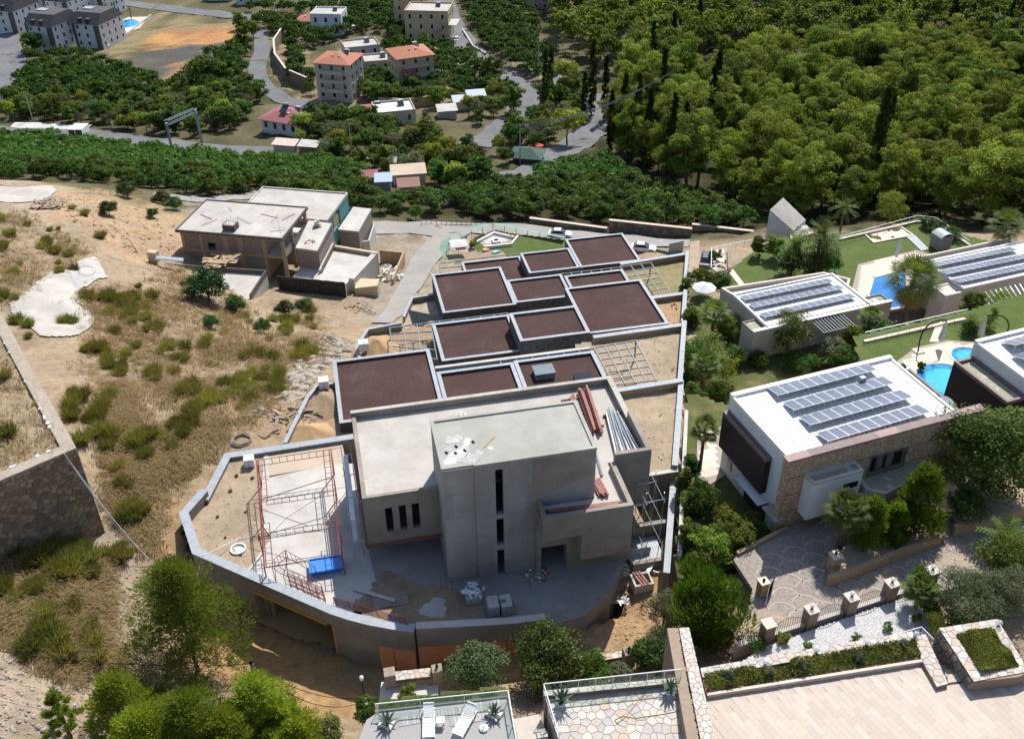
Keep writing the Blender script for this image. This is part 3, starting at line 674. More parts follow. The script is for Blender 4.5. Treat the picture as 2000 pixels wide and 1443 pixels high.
# house nearest to the concrete house
z1 = 1.0
u1 = unit('brown gravel roofed house right behind the concrete house, roof hatch on top',(8,76),-5)
ra = roof_block(u1,(649.8,704.2),(837.8,680.8),z1,-6,fl=(662.8,826))
rb = roof_block(u1,(853,728),(1001,706),z1-.45,-6,depth=7.6)
rc = roof_block(u1,(1003.5,705.5),(1158,684),z1-.45,-6,depth=7.6)
pg = [fpx(1160,679,.45),fpx(1242,665,.45),fpx(1282,742,.45),fpx(1200,752,.45)]
pergola(u1,pg,.45,4,6,-2.2)
pergola(u1,[(rc[0]-1.2,rc[3]+1.0),(rc[1]+.4,rc[3]+1.0),(rc[1]+.4,rc[3]+.25),(rc[0]-1.2,rc[3]+.25)],.1,6,1,-5,legs=())
MB(F).box(rb[0],rc[1],rb[3]+1.05,rb[3]+1.45,-6,.25).build('passage_wall',M_slab,u1)
hc = fpx(1062,722,.9)
hb = MB(F).box(hc[0]-.95,hc[0]+.95,hc[1]-.75,hc[1]+.75,.25,.85).build('roof_hatch',M_greyst,u1)
MB(F).box(hc[0]-1.02,hc[0]+1.02,hc[1]-.82,hc[1]+.82,.85,.97).build('hatch_lid',mat('hatch_lid',(.12,.16,.19),(.1,.135,.16),2,.35),hb)
hc = fpx(1141,741,.7);MB(F).hexa([(hc[0]-.9,hc[1]-.8,.3),(hc[0]+.9,hc[1]-.8,.3),(hc[0]+.9,hc[1]+.8,.3),(hc[0]-.9,hc[1]+.8,.3)],[(hc[0]-.9,hc[1]-.8,.5),(hc[0]+.9,hc[1]-.8,.5),(hc[0]+.9,hc[1]+.8,1.0),(hc[0]-.9,hc[1]+.8,1.0)]).build('skylight',M_glass,u1)
# second house
z2 = -4.2
u2 = unit('brown gravel roofed house with a raised slate clad middle block',(24,92),-11)
rd = roof_block(u2,(844,633.5),(993.5,612.5),z2,-11,fl=(860.5,705.3))
re = roof_block(u2,(995.3,613.2),(1124.8,595),z2+1.7,-11,fl=(1017,666),wall=M_clad)
rf = roof_block(u2,(1103.8,563.5),(1250.8,544.3),z2,-11,fl=(1154.5,651))
stone_face(u2,re[0],re[1]+.5,re[2],z2-2.5,z2+1.6)
for a,b,m in ((re[0]+2.3,re[0]+4.2,mat('brown_door',(.16,.06,.05),(.12,.045,.04),3,.6)),(re[0]+4.8,re[0]+7.3,M_glass)):
 MB(F).box(a,b,re[2]-.1,re[2]-.07,z2-2.3,z2-.2).build('window',m,u2)
pergola(u2,[fpx(761,640.5,-4.5),fpx(841,630,-4.5),fpx(854,702,-4.5),fpx(768,689,-4.5)],-4.5,3,4,-7.5,legs=((0,0),(0,1)))
pergola(u2,[(rd[0]-.6,rd[3]+.9),(rd[1],rd[3]+.9),(rd[1],rd[3]+.2),(rd[0]-.6,rd[3]+.2)],-4.6,6,1,-9,legs=())
# third house
z3 = -10.2
u3 = unit('brown gravel roofed house with shade sails beside its front wall',(22,110),-17)
rg = roof_block(u3,(843,535.5),(977.8,520.8),z3,-18,fl=(867.5,610.8))
rh = roof_block(u3,(989,547),(1096,535.5),z3-.3,-18,fl=(1003,591.5),wall=M_clad)
ri = roof_block(u3,(1102.5,540),(1214.5,524.5),z3-.5,-18,depth=7)
stone_face(u3,rh[0],rh[1]+1.2,rh[2],z3-4.5,z3-.4)
pergola(u3,[fpx(1212,521,z3-.6),fpx(1271,513,z3-.6),fpx(1310.5,573,z3-.6),fpx(1250,583,z3-.6)],z3-.6,3,6,-13.4)
pergola(u3,[(ri[0]-.2,ri[3]+.9),(ri[1],ri[3]+.9),(ri[1],ri[3]+.2),(ri[0]-.2,ri[3]+.2)],z3-.7,6,1,-15,legs=())
# fourth house by the lane
z4 = -17.4
u4 = unit('brown gravel roofed house beside the green lawn and the parked white car',(36,130),-26)
rj = roof_block(u4,(901,513),(1015,499),z4-.2,-26.5,depth=8.5)
rk = roof_block(u4,(1016.3,495.3),(1110.8,483.5),z4+1.3,-26.5,fl=(1028.5,534),wall=M_clad)
rl = roof_block(u4,(1103.8,467.3),(1215.8,455),z4,-28,depth=9.3)
stone_face(u4,rk[0],rk[1]+.6,rk[2],z4-1.5,z4+1.2)
pergola(u4,[fpx(858.8,514.5,-18),fpx(903,510,-18),fpx(908,530,-18),fpx(860.5,533,-18)],-18,3,2,-25,legs=((0,0),(0,1)))
pergola(u4,[(rj[0]-1,rj[3]+1),(rj[1]+4,rj[3]+1),(rj[1]+4,rj[3]+.2),(rj[0]-1,rj[3]+.2)],-17.8,8,1,-24,legs=())
# garden walls, beds, boundary
bound = lambda b: 21.9+.413*(b-48.34)
def gwall(label,p,q,z,zb,wd=.5,m=None):
 """Garden wall from p to q (plan, a-b) capped with coping stones; its far side falls to the next terrace."""
 t = thing('garden_wall',label,'wall',F.w(*p,zb),PSI,'garden walls between the terraces')
 strip_wall(MB(F),[p,q],wd,zb,z-.07).build('wall_body',m or mat('tan_garden_wall',(.36,.28,.18),(.29,.22,.14),1.2,.9,fine=.15),t)
 copings([p,q],wd,z,t,fr=F,piece=1.4);return t
w1a,w1b = fpx(1199,766,3.2),fpx(1329,745,3.2);w1b = (bound(w1b[1]),w1b[1])
gwall('tan garden wall with grey coping behind the soil bed beside the concrete house',w1a,w1b,3.2,-3)
w2a,w2b = fpx(1160,660,-1.3),fpx(1334,636,-1.3);w2b = (bound(w2b[1]),w2b[1])
gwall('garden wall with grey coping in front of the second brown roofed house',w2a,w2b,-1.3,-8)
w3a,w3b = fpx(1275,583,-7.3),fpx(1331,575,-7.3);w3b = (bound(w3b[1]),w3b[1])
gwall('short garden wall at the foot of the third house pergola',w3a,w3b,-7.3,-14)
w4a,w4b = fpx(1213,517,-12.3),fpx(1338,497,-12.3);w4b = (bound(w4b[1]),w4b[1])
gwall('garden wall with grey coping at the lane end of the plot',w4a,w4b,-12.3,-29)
def bed(label,pts,z,m=None,amp=.06): return sheet('soil_bed',pts,z,m or M_soil,label,amp=amp,fr=F)
bed('pale stony soil bed beside the concrete house',[(21.3,57.2),(bound(57.2)-.1,57.2),(bound(w1b[1])-.1,w1b[1]+.1),(w1a[0]-1.5,w1a[1]+.1)],2.45)
bed('tan soil bed under the pergola of the first brown roofed house',[(rc[1]-.2,w1a[1]+.4),(bound(w1b[1])-.1,w1b[1]+.4),(bound(w2b[1])-.1,w2b[1]+.1),(w2a[0]-2,w2a[1]+.1),(rc[1]-.2,rc[3])],-2.0)
bed('orange soil bed between the second and third garden walls',[(rf[1]-.2,w2b[1]+.4),(bound(w2b[1])-.1,w2b[1]+.4),(bound(w3b[1])-.1,w3b[1]+.1),(w3a[0]-3,w3a[1]+.1)],-8.0,M_sand)
bed('dry grassy soil bed under the pergola of the third house',[(ri[1]-.2,w3a[1]),(bound(w3b[1])-.1,w3b[1]+.4),(bound(w4b[1])-.1,w4b[1]+.1),(w4a[0]-1,w4a[1]+.1)],-13.2,mat('bed_grass',(.30,.235,.13),(.20,.19,.08),.8,.95,bump=.5,bscale=6,fine=.3,fscale=8))
bw = thing('boundary_wall','long stepped boundary wall with grey coping between building site and garden','wall',F.w(bound(50),50,-2),PSI)
for b0,b1,z,zb in ((47.2,57.2,1.75,-3),(57.2,w1b[1]+.3,3.0,-3),(w1b[1]+.3,w2b[1]+.3,-.9,-8),(w2b[1]+.3,w3b[1]+.3,-6.9,-13),(w3b[1]+.3,w4b[1]+.4,-12.0,-30)):
 pp = [(bound(b0),b0),(bound(b1),b1)]
 strip_wall(MB(F),pp,.42,zb,z-.07).build('wall_body',M_conc,bw);copings(pp,.42,z,bw,fr=F,piece=1.5)
# near face of the first bed and the sunken yard beside the concrete house
rt = thing('retaining_wall','concrete retaining wall of the soil bed above the sunken scaffold yard','wall',F.w(23,57,-1),PSI)
MB(F).box(21.0,bound(57.2),56.9,57.2,-1.6,2.55).build('wall_body',M_conc,rt);MB(F).box(20.8,bound(57.2)-.02,56.85,57.25,2.55,2.65).build('cap',M_slab,rt)
rt2 = thing('retaining_wall','low concrete cross wall under the scaffold beside the annex','wall',F.w(21,53,-1),PSI)
MB(F).box(19.3,bound(53.2)-.02,53.1,53.45,-1.4,.9).build('wall_body',M_conc,rt2)
rt3 = thing('retaining_wall','low concrete wall at the end of the zinc covered pit','wall',F.w(21,50,-1),PSI)
MB(F).box(19.6,bound(50)-.02,49.8,50.15,-1.4,.35).build('wall_body',M_conc,rt3)
sheet('sunken_yard',[(16.5,47.6),(bound(47.6),47.6),(bound(57),57),(19.2,57),(19.2,50)],-.9,M_sand2,'earth floor of the sunken yard',amp=.06,fr=F)
# enclosures left of the houses
def enclosure(label,pts,z,zb,wd=.3):
 t = thing('enclosure_wall',label,'wall',F.w(*pts[0],zb),PSI,'enclosure walls around the sand heaps')
 strip_wall(MB(F),pts,wd,zb,z-.06).build('wall_body',M_conc,t);copings(pts,wd,z,t,fr=F,piece=1.4);return t
e1 = [fpx(650,745,.6),fpx(616,752,.6),fpx(597,775,.6),fpx(553,864,.6)]
enclosure('low wall around the sand heaps beside the first brown roofed house',e1,.6,-2)
sheet('sand_floor',[e1[0],e1[1],e1[2],e1[3],(low[0][0]-.2,low[0][1]+.3),(4,67),(-1,71.8),(-1,79)],lambda X,Y: -.1+.0*X,M_sand2,'brown sand between terrace and first brown roofed house',amp=.12,fr=F)
e2 = [fpx(783,628,-5.2),fpx(716,641,-5.2),fpx(693,678,-5.2),fpx(700,700,-5.2)]
enclosure('grey capped wall around the sand heap left of the second house',e2,-5.2,-12)
sheet('sand_floor',[e2[0],e2[1],e2[2],e2[3],(ra[1],ra[3]-1),(rd[0]+.4,rd[2]-1),(rd[0]+.4,rd[3]+4),(rd[0],e2[0][1])],-6.2,M_sand2,'sandy ground left of the second brown roofed house',amp=.1,fr=F)
e3 = [fpx(846,573,-12.2),fpx(803,580,-12.2),fpx(786,618,-12.2)]
enclosure('grey capped wall between lane and third house',e3,-12.2,-19)
sheet('sand_floor',[e3[0],e3[1],e3[2],(rd[0]-1,rd[3]+1.2),(re[0],rd[3]+1.2),(rg[0]+2,rg[2]+.2),(rg[0]+.2,rg[3])],-13.0,mat('pale_builder_ground',(.42,.36,.29),(.32,.25,.18),.8,.95,bump=.3,fine=.2),'rubble strewn ground left of the third house',amp=.1,fr=F)
def heap(name,label,cat,c,z,r,h,m,group=None,seed=0,squash=(1,1)):
 """Loose heap: a rough cone with its own uneven flanks."""
 n,k = 28,9;v = [(0,0,h)]
 for j in range(1,k+1):
  t = j/k
  for i in range(n):
   a = 2*math.pi*i/n;rr = r*t*(1+.16*math.sin(3*a+seed)+.09*math.sin(7*a+seed*2))
   v.append((rr*math.cos(a)*squash[0],rr*math.sin(a)*squash[1],h*((1-t)**1.25)+(random.uniform(-.03,.03)*h if j < k else -.1)))
 f = [(0,1+i,1+(i+1) % n) for i in range(n)]+[(1+(j-1)*n+i,1+j*n+i,1+j*n+(i+1) % n,1+(j-1)*n+(i+1) % n) for j in range(1,k) for i in range(n)]
 me = bpy.data.meshes.new(name);me.from_pydata(v,[],f);me.polygons.foreach_set('use_smooth',[True]*len(f));o = link(name,me,m)
 o.location = (c[0],c[1],z);return tag(o,label,cat,group)
heap('sand_heap','yellow sand heap beside the first brown roofed house','sand heap',W(603,842,.2),-.12,2.3,1.0,M_sand,seed=1)
heap('sand_heap','brown sand heap at the back corner of the sand enclosure','sand heap',W(632,778,.4),-.12,2.4,1.1,M_sand2,seed=2,squash=(1,1.4))
heap('sand_heap','yellow sand heap beside the steel pergola of the second house','sand heap',W(735,672,-5.6),-6.2,2.8,1.4,M_sand,seed=3)
RF_,RC_ = rf,rc
# red steel frame over the terrace
def ladder(fr,p,q,dv,n,r=.035,rr=.022,brace=False):
 """Ladder truss: two chords from p to q, the second offset by dv, n rungs."""
 p,q,dv = np.array(p,float),np.array(q,float),np.array(dv,float);mb = MB(fr)
 mb.tube(p,q,r,n=4);mb.tube(p+dv,q+dv,r,n=4)
 for i in range(n+1):
  a = p+(q-p)*i/n;mb.tube(a,a+dv,rr,n=4)
  if brace and i < n: mb.tube(a,p+(q-p)*(i+1)/n+dv,rr,n=4)
 return mb
fz = 3.75
fbl,fbr,ffr,ffl = [np.array([*fpx(x,y,q),q]) for x,y,q in ((501,899,3.7),(646,877,3.7),(668,1083,3.0),(516,1108,2.8))]
fml,fmr = [np.array([*fpx(x,y,q),q]) for x,y,q in ((505,1043,3.05),(661,1017,3.2))]
frame = thing('steel_frame','red primed steel pergola frame of ladder trusses standing on the terrace','steel frame',F.w(*fbl[:2],ZS),PSI)
dn,dA,dB = np.array([0,0,-.6]),np.array([.62,0,0]),np.array([0,-.6,0])
ladder(F,fbl,fbr,dn,10).build('truss',M_redst,frame);ladder(F,fml,fmr,dn,9).build('truss',M_redst,frame)
for s0,s1,sg in ((fbl,ffl,1),(fbr,ffr,-1)):
 for lo_,hi_,n in ((0,.42,7),(.62,1.0,7)):
  ladder(F,s0+(s1-s0)*lo_,s0+(s1-s0)*hi_,dA*sg,n).build('truss',M_redst,frame)
 mb = MB(F);mb.tube(s0,s1,.045,n=4);mb.tube(s0+dn*.5,s1+dn*.5,.04,n=4);mb.tube(s0+dA*.25*sg,s1+dA*.25*sg,.04,n=4);mb.build('side_chord',M_redst,frame)
MB(F).tube(ffl+dA*0,ffr,.04,n=4).build('tie_rod',M_redst,frame)
m1 = fbl+(ffl-fbl)*.40;m2 = fbr+(ffr-fbr)*.28
MB(F).tube(m1,m2,.045,n=4).build('tie_rod',M_redst,frame);ladder(F,m1+np.array([.5,0,-.1]),fbr+(ffr-fbr)*.42,np.array([0,-.1,-.38]),9).build('truss',M_redst,frame)
MB(F).tube(fbl+(ffl-fbl)*.44+np.array([-.6,0,0]),fml+(fmr-fml)*.62,.03,n=4).build('tie_rod',M_redst,frame)
MB(F).tube(fbr,fbr+np.array([2.6,.1,0]),.03,n=4).build('tie_rod',M_redst,frame)
for c in (fbl,fbr,ffl,ffr,m1,m2,fml,fmr):
 MB(F).bar((c[0],c[1],ZS-.02),(c[0],c[1],c[2]),.09,.09).build('post',M_redst,frame)
# stack of welded frames and the rails lying on the wall
def bars(fr,p,q,dv,nlong,ncross,r=.025):
 p,q,dv = np.array(p,float),np.array(q,float),np.array(dv,float);mb = MB(fr)
 for i in range(nlong+1): mb.tube(p+dv*i/nlong,q+dv*i/nlong,r,n=4)
 for j in range(ncross+1): mb.tube(p+(q-p)*j/ncross,p+(q-p)*j/ncross+dv,r,n=4)
 return mb
def wp(x,y,z): return np.array([*fpx(x,y,z),z])
gs = 'welded red steel frames on the terrace'
fs1 = thing('welded_frame','red steel ladder frame leaning as a gable beside the blue tub','steel frame',F.w(*fpx(556,1080,2),ZS),PSI,gs)
apex,b1_,b2_ = wp(557,1074,2.3),wp(540,1140,ZS+.03),wp(613,1105,2.0)
ladder(F,wp(535,1092,1.4),apex,(.1,-.15,-.55),4,.025,.018).build('panel',M_redst,fs1);ladder(F,apex,b2_,(.15,-.2,-.7),6,.025,.018).build('panel',M_redst,fs1)
mb = MB(F);mb.tube(apex,wp(562,1125,ZS),.03,n=4);mb.tube(b2_,wp(622,1128,ZS),.03,n=4);mb.tube(wp(535,1092,1.4),b1_,.03,n=4);mb.tube(apex+np.array([.1,-.15,-.55]),wp(553,1130,ZS),.03,n=4);mb.build('leg',M_redst,fs1)
fs2 = thing('welded_frame','red steel box frame lying by the coping above the garage opening','steel frame',F.w(*fpx(595,1140,1),ZS),PSI,gs)
c = [wp(560,1110,1.55),wp(627,1140,1.55),wp(632,1172,1.5),wp(568,1142,1.5)]
bars(F,c[0],c[1],(c[3]-c[0]),4,6).build('panel',M_redst,fs2);bars(F,c[0]-np.array([0,0,.55]),c[1]-np.array([0,0,.55]),(c[3]-c[0])*.9,3,5).build('panel',M_redst,fs2)
mb = MB(F)
for k in c: mb.tube(k,k-np.array([0,0,.6]),.025,n=4)
mb.build('leg',M_redst,fs2)
fs3 = thing('welded_frame','long red steel rail panel leaning on the curved wall coping','steel frame',F.w(*fpx(720,1190,1),ZS),PSI,gs)
bars(F,wp(650,1166,2.3),wp(790,1207,2.2),wp(658,1181,ZS+.95)-wp(650,1166,2.3),5,5,.03).build('panel',M_redst,fs3)
mb = MB(F);mb.tube(wp(652,1180,1.0),wp(652,1166,2.3),.03,n=4);mb.tube(wp(792,1216,1.0),wp(790,1207,2.2),.03,n=4);mb.build('leg',M_redst,fs3)
fs4 = thing('welded_frame','dark red steel frame standing in the shaded courtyard','steel frame',F.w(*fpx(870,1145,1),ZS),PSI,gs)
bars(F,wp(862,1150,ZS),wp(884,1152,ZS),(0,.15,1.1),2,2,.02).build('panel',M_redst,fs4)
# blue tub
bt = thing('blue_tub','blue plastic tub with rim lying on the terrace','tub',F.w(*fpx(637,1105,1),ZS),PSI)
ba = [fpx(604,1094,1.4),fpx(667,1088,1.4)];A0,A1,B1 = ba[0][0],ba[1][0],ba[0][1];B0 = B1-1.35
mb = MB(F);mb.hexa([(A0+.15,B0+.15,ZS),(A1-.15,B0+.15,ZS),(A1-.15,B1-.15,ZS),(A0+.15,B1-.15,ZS)],[(A0,B0,1.42),(A1,B0,1.42),(A1,B1,1.42),(A0,B1,1.42)]);mb.build('body',M_blue,bt)
mb = MB(F)
for q in ((A0-.06,A1+.06,B0-.06,B0+.06),(A0-.06,A1+.06,B1-.06,B1+.06),(A0-.06,A0+.06,B0+.06,B1-.06),(A1-.06,A1+.06,B0+.06,B1-.06)): mb.box(*q,1.42,1.5)
mb.build('rim',M_blue,bt)
# white blocks, well ring
def cube(label,x,y,z,s,h,m=M_foam,name='white_block'):
 a,b = fpx(x,y,z+h);t = thing(name,label,'block',F.w(a,b,z),PSI)
 MB(F).box(a-s/2,a-.015,b-s/2,b+s/2,z,z+h).build('block_half',m,t,bevel=.02);MB(F).box(a+.015,a+s/2,b-s/2,b+s/2,z,z+h).build('block_half',m,t,bevel=.02);return t
cube('pale stone block standing on the soil bed by the low coping',485,893,.9,.85,.8)
cube('pale stone block standing on the sand enclosure wall',631,740,.6,.95,.9)
cube('pale wrapped block bale standing by the grey capped enclosure',709,667,-5.2,1.1,1.0,mat('green_white_bale',(.55,.63,.60),(.45,.55,.51),3,.7),'wrapped_bale')
def ring(label,x,y,z,r,h,m):
 a,b,_ = W(x,y,z+h);o = MB().lathe([(r,0),(r,h),(r-.12,h),(r-.12,.05),(0.001,.05)],n=24).build('concrete_ring',m,smooth=True);o.location = (a,b,z);return tag(o,label,'well ring')
ring('white concrete well ring sunk in the soil bed',465,1070,.8,.62,.22,M_foam)
ring('concrete well ring beside the stone trough and boundary wall',1285,1106,-.7,.62,.5,M_slab)
tag(MB(F).path([(*fpx(377,1130,1),.3),(*fpx(395,1085,1.9),1.92),(*fpx(470,1050,.95),.98),(*fpx(530,1040,.95),.98),(*fpx(560,1010,.95),.98),(*fpx(640,958,.95),.98)],.025,n=5).build('hose',M_foam),'thin pale hose trailing over coping and soil bed','hose')
# scaffolds
def scaffold(label,a0,a1,bs,z0,zs,m=M_steel,boards=True,plank=M_sheet):
 """Tube scaffold along b: uprights at both a0 and a1, lifts at heights zs."""
 t = thing('scaffold',label,'scaffold',F.w((a0+a1)/2,bs[0],z0),PSI)
 for b in bs:
  for a in (a0,a1): MB(F).tube((a,b,z0),(a,b,zs[-1]+random.uniform(.7,1.3)),.03,n=5).build('upright',m,t)
 for z in zs:
  for a in (a0,a1): MB(F).tube((a,bs[0]-.3,z),(a,bs[-1]+.3,z),.025,n=5).build('ledger',m,t)
  for b in bs: MB(F).tube((a0-.15,b,z+.05),(a1+.15,b,z+.05),.025,n=5).build('transom',m,t)
  if boards:
   for i in range(len(bs)-1):
    if random.random() < .75: MB(F).box(a0+.08,a0+.08+(a1-a0)*.5,bs[i]+.08,bs[i+1]-.08,z+.08,z+.12).build('board',plank,t)
 for i in range(len(bs)-1): MB(F).tube((a1,bs[i],zs[0]),(a1,bs[i+1],zs[-1]),.02,n=5).build('brace',m,t)
 return t
scaffold('galvanised tube scaffold between red frame and left block of the concrete house',-1.25,-.5,(54.6,57.2,59.8,62.4),ZS,(2.6,4.7),plank=M_foam)
scaffold('tube scaffold standing in the sunken yard beside the annex',20.6,22.0,(51.0,53.0,55.0,56.6),-.9,(1.3,3.4,5.5),plank=M_wood)
t = thing('zinc_cover','ribbed zinc sheets laid over the pit below the scaffold','metal sheets',F.w(21,51.5,-.8),PSI)
def ribsheet(mb,a0,a1,b0,b1,z,dz=0.0,n=10):
 for k in range(n):
  x0 = a0+(a1-a0)*k/n;x1 = a0+(a1-a0)*(k+.5)/n;x2 = a0+(a1-a0)*(k+1)/n
  for l,r_,e in ((x0,x1,.03),(x1,x2,0)): mb.hexa([(l,b0,z+e),(r_,b0,z+e),(r_,b1,z+e+dz),(l,b1,z+e+dz)],[(l,b0,z+e+.012),(r_,b0,z+e+.012),(r_,b1,z+e+.012+dz),(l,b1,z+e+.012+dz)])
 return mb
for i,(a0,a1) in enumerate(((19.7,21.0),(21.03,22.4))): ribsheet(MB(F),a0,a1,50.3,52.9,-.4+.03*i,.2,7).build('sheet',M_sheet,t)
def leansheet(label,pts,m,n=12):
 """Ribbed metal sheet spanning four corners (anticlockwise)."""
 P4 = [np.array([*fpx(x,y,z),z]) for x,y,z in pts];mb = MB(F)
 for k in range(n):
  for u0,u1,e in ((k/n,(k+.5)/n,.03),((k+.5)/n,(k+1)/n,0)):
   q = [P4[0]+(P4[1]-P4[0])*u0,P4[0]+(P4[1]-P4[0])*u1,P4[3]+(P4[2]-P4[3])*u1,P4[3]+(P4[2]-P4[3])*u0]
   mb.hexa([tuple(p+np.array([0,0,e])) for p in q],[tuple(p+np.array([0,0,e+.012])) for p in q])
 return tag(mb.build('metal_sheet',m),label,'metal sheet','loose ribbed metal sheets')
leansheet('long blue grey ribbed sheet leaning under the annex',((1171,1103,-.6),(1268,1086,-.5),(1272,1068,.3),(1180,1083,.4)),M_sheet,16)
leansheet('small white ribbed sheet lying by the boundary wall',((1277,1097,-.3),(1293,1095,-.3),(1296,1074,.1),(1278,1076,.1)),M_white,5)
# goods on the concrete roof
def stack(name,label,cat,p,q,n,layers,wd,ht,m,z,jitter=.12,group=None):
 t = thing(name,label,cat,F.w(*p,z),PSI,group);p,q = np.array(p),np.array(q);u = (q-p)/np.linalg.norm(q-p);nn_ = np.array([-u[1],u[0]])
 for l in range(layers):
  for i in range(n-l):
   o = nn_*((i-(n-l-1)/2)*wd*1.12+random.uniform(-.02,.02));s = random.uniform(-jitter,jitter)*3;e = random.uniform(-jitter,jitter)*3
   a,b = p+o+u*s,q+o+u*e;MB(F).bar((*a,z+ht*(l+.5)),(*b,z+ht*(l+.5)),wd,ht*.96).build('beam',m,t)
 return t
gr = 'stacks of red beams on the concrete roof'
stack('beam_stack','thin row of red beams beside the back corner of the tower roof','beams',fpx(1117,768,7.8),fpx(1150,850,7.8),3,1,.14,.15,M_redbeam,ZR+.1,group=gr)
stack('beam_stack','tall stack of red beams beside the tower','beams',fpx(1133,760,7.8),fpx(1160,838,7.8),3,3,.16,.18,M_redbeam,ZR+.16,group=gr)
stack('beam_stack','tall stack of red beams next to the pale pipes','beams',fpx(1147,760,7.8),fpx(1172,838,7.8),3,3,.16,.18,M_redbeam,ZR+.16,group=gr)
for b in (62.2,60.2,58.3): tag(MB(F).box(16.9,19.4,b-.07,b+.07,ZR,ZR+.14).build('bearer',M_redbeam),'red cross bearer under the beam stacks on the concrete roof','beam','red cross bearers')
stack('beam_stack','short bundle of red beams lying on the roof beside the tower front corner','beams',fpx(1164,938,7.5),fpx(1180,968,7.5),5,2,.14,.12,M_redbeam,ZR+.1,.05,gr)
stack('beam_stack','loose red beams along the front parapet of the annex','beams',fpx(1068,999,7.5),fpx(1212,982,7.5),3,2,.16,.12,M_redbeam,ZR,.25,gr)
t = thing('pipe_stack','stack of pale metal pipes and rails on red bearers on the roof','pipes',F.w(*fpx(1210,850,7.5),ZR),PSI)
for i in range(11):
 x0,x1 = 1183+i*2.6,1205+i*4.6;a,b = np.array(fpx(x0+1.5,800+i*1.2-(i % 3)*4,8)),np.array(fpx(x1,884-i*.6,8))
 h = ZR+.35+.12*(i % 3);MB(F).tube((*a,h),(*b,h),.075,n=8).build('pipe',(M_white,M_steel,M_sheet)[i % 3],t)
for k in range(2): MB(F).bar((*fpx(1178+k*18,812+k*55,7.5),ZR+.12),(*fpx(1215+k*30,806+k*58,7.5),ZR+.12),.12,.24).build('bearer',M_redbeam,t)
MB(F).tube((*fpx(1163,882,7.5),ZR+.12),(*fpx(1176,928,7.5),ZR+.12),.1,n=4).build('rail',M_sheet,t)
def debris(name,label,cat,x,y,z,n,r,m,hmax=.35,s=(.12,.4),group=None,seed=1):
 """Crumpled heap of scraps: jumbled small plates."""
 rg_ = random.Random(seed);c = W(x,y,z);mb = MB()
 for i in range(n):
  a = rg_.uniform(0,6.28);d = r*math.sqrt(rg_.random());L = rg_.uniform(*s);th = rg_.uniform(0,6.28);px_,py_ = c[0]+d*math.cos(a),c[1]+d*math.sin(a)
  zz = z+.02+hmax*(1-d/r)*rg_.random();tl = rg_.uniform(-.25,.25)*L;u = (math.cos(th)*L,math.sin(th)*L);v = (-math.sin(th)*L*.3,math.cos(th)*L*.3)
  p4 = [(px_-u[0]/2-v[0]/2,py_-u[1]/2-v[1]/2,zz),(px_+u[0]/2-v[0]/2,py_+u[1]/2-v[1]/2,zz+tl),(px_+u[0]/2+v[0]/2,py_+u[1]/2+v[1]/2,zz+tl+.03),(px_-u[0]/2+v[0]/2,py_-u[1]/2+v[1]/2,zz+.05)]
  mb.cur = i % (len(m) if isinstance(m,list) else 1);mb.hexa(p4,[(p[0],p[1],p[2]+.04) for p in p4])
 return tag(mb.build(name,m),label,cat,group,'stuff')
tag(MB(F).tube((*fpx(945,873,12),ZT-.02),(*fpx(966,852,12),ZT-.02),.04,n=5).build('float_pole',M_yellow),'yellow wooden float handle lying on the tower roof','pole')
for x,y in ((891,871),(924,862),(908,879),(872,883),(890,884)): tag(MB(F).tube((*fpx(x-2,y-1,12),ZT),(*fpx(x+2,y+2,12),ZT),.07,n=6).build('pipe_offcut',M_black),'short black pipe offcut lying on the tower roof','pipe','black pipe offcuts on the tower roof')
for x,y in ((900,806),(908,806)): tag(MB(F).box(*[v for p in [fpx(x,y,7.8)] for v in (p[0]-.12,p[0]+.12,p[1]-.3,p[1]+.3)],ZR,ZR+.35).build('grey_block',M_slab,bevel=.01),'small grey block standing behind the tower roof edge','block','small grey blocks on the roof')
# goods in the courtyard
def pallet(label,c,z,rz=0.0,upright=False,group='wooden pallets around the site',m=None):
 t = thing('wooden_pallet',label,'pallet',(c[0],c[1],z),rz,group);m = m or random.choice((M_wood,M_wood2));P_ = []
 for k in range(7): P_.append((-.6,.6,-.5+k*.15,-.5+k*.15+.1,.12,.145,'slat'))
 for k in range(3): P_.append((-.6+k*.55,-.6+k*.55+.1,-.5,.5,.02,.12,'runner'))
 for a0,a1,b0,b1,h0,h1,nm in P_:
  mb = MB()
  if upright: mb.box(a0,a1,h0,h1,b0+.5,b1+.5)
  else: mb.box(a0,a1,b0,b1,h0,h1)
  o = mb.build(nm,m);o.parent = t
 return t
for i,(x,y,lab) in enumerate(((1124,1108,'wooden pallet leaning under the annex beside the entrance'),(1143,1106,'wooden pallet leaning under the annex, second from the entrance'),(1163,1102,'wooden pallet leaning under the annex next to the ribbed sheet'))):
 pallet(lab,W(x,y,ZS-.3 if i else ZS-.1),ZS-.35 if i else ZS-.2,PSI,True)
def block_pallet(label,x,y,z,n=(3,3,3),s=(.4,.38,.3),m=M_slab):
 c = W(x,y,z+.5);t = thing('block_stack',label,'blocks',(c[0],c[1],z),PSI,'stacks of building blocks')
 for i in range(n[0]):
  for j in range(n[1]):
   for k in range(n[2]):
    if k == n[2]-1 and random.random() < .12: continue
    x0,y0 = (i-n[0]/2)*s[0],(j-n[1]/2)*s[1];o = MB().box(x0,x0+s[0]-.015,y0,y0+s[1]-.015,.1+k*s[2],.1+(k+1)*s[2]-.01).build('block',m);o.parent = t
 o = MB().box(-.65,.65,-.6,.6,0,.1).build('pallet_base',M_wood2);o.parent = t;return t
block_pallet('stack of grey blocks on a pallet beside the curved wall',963,1183,ZS,(2,3,3))
block_pallet('stack of grey blocks on a pallet next to its twin, further from the heap',988,1181,ZS,(2,3,3))
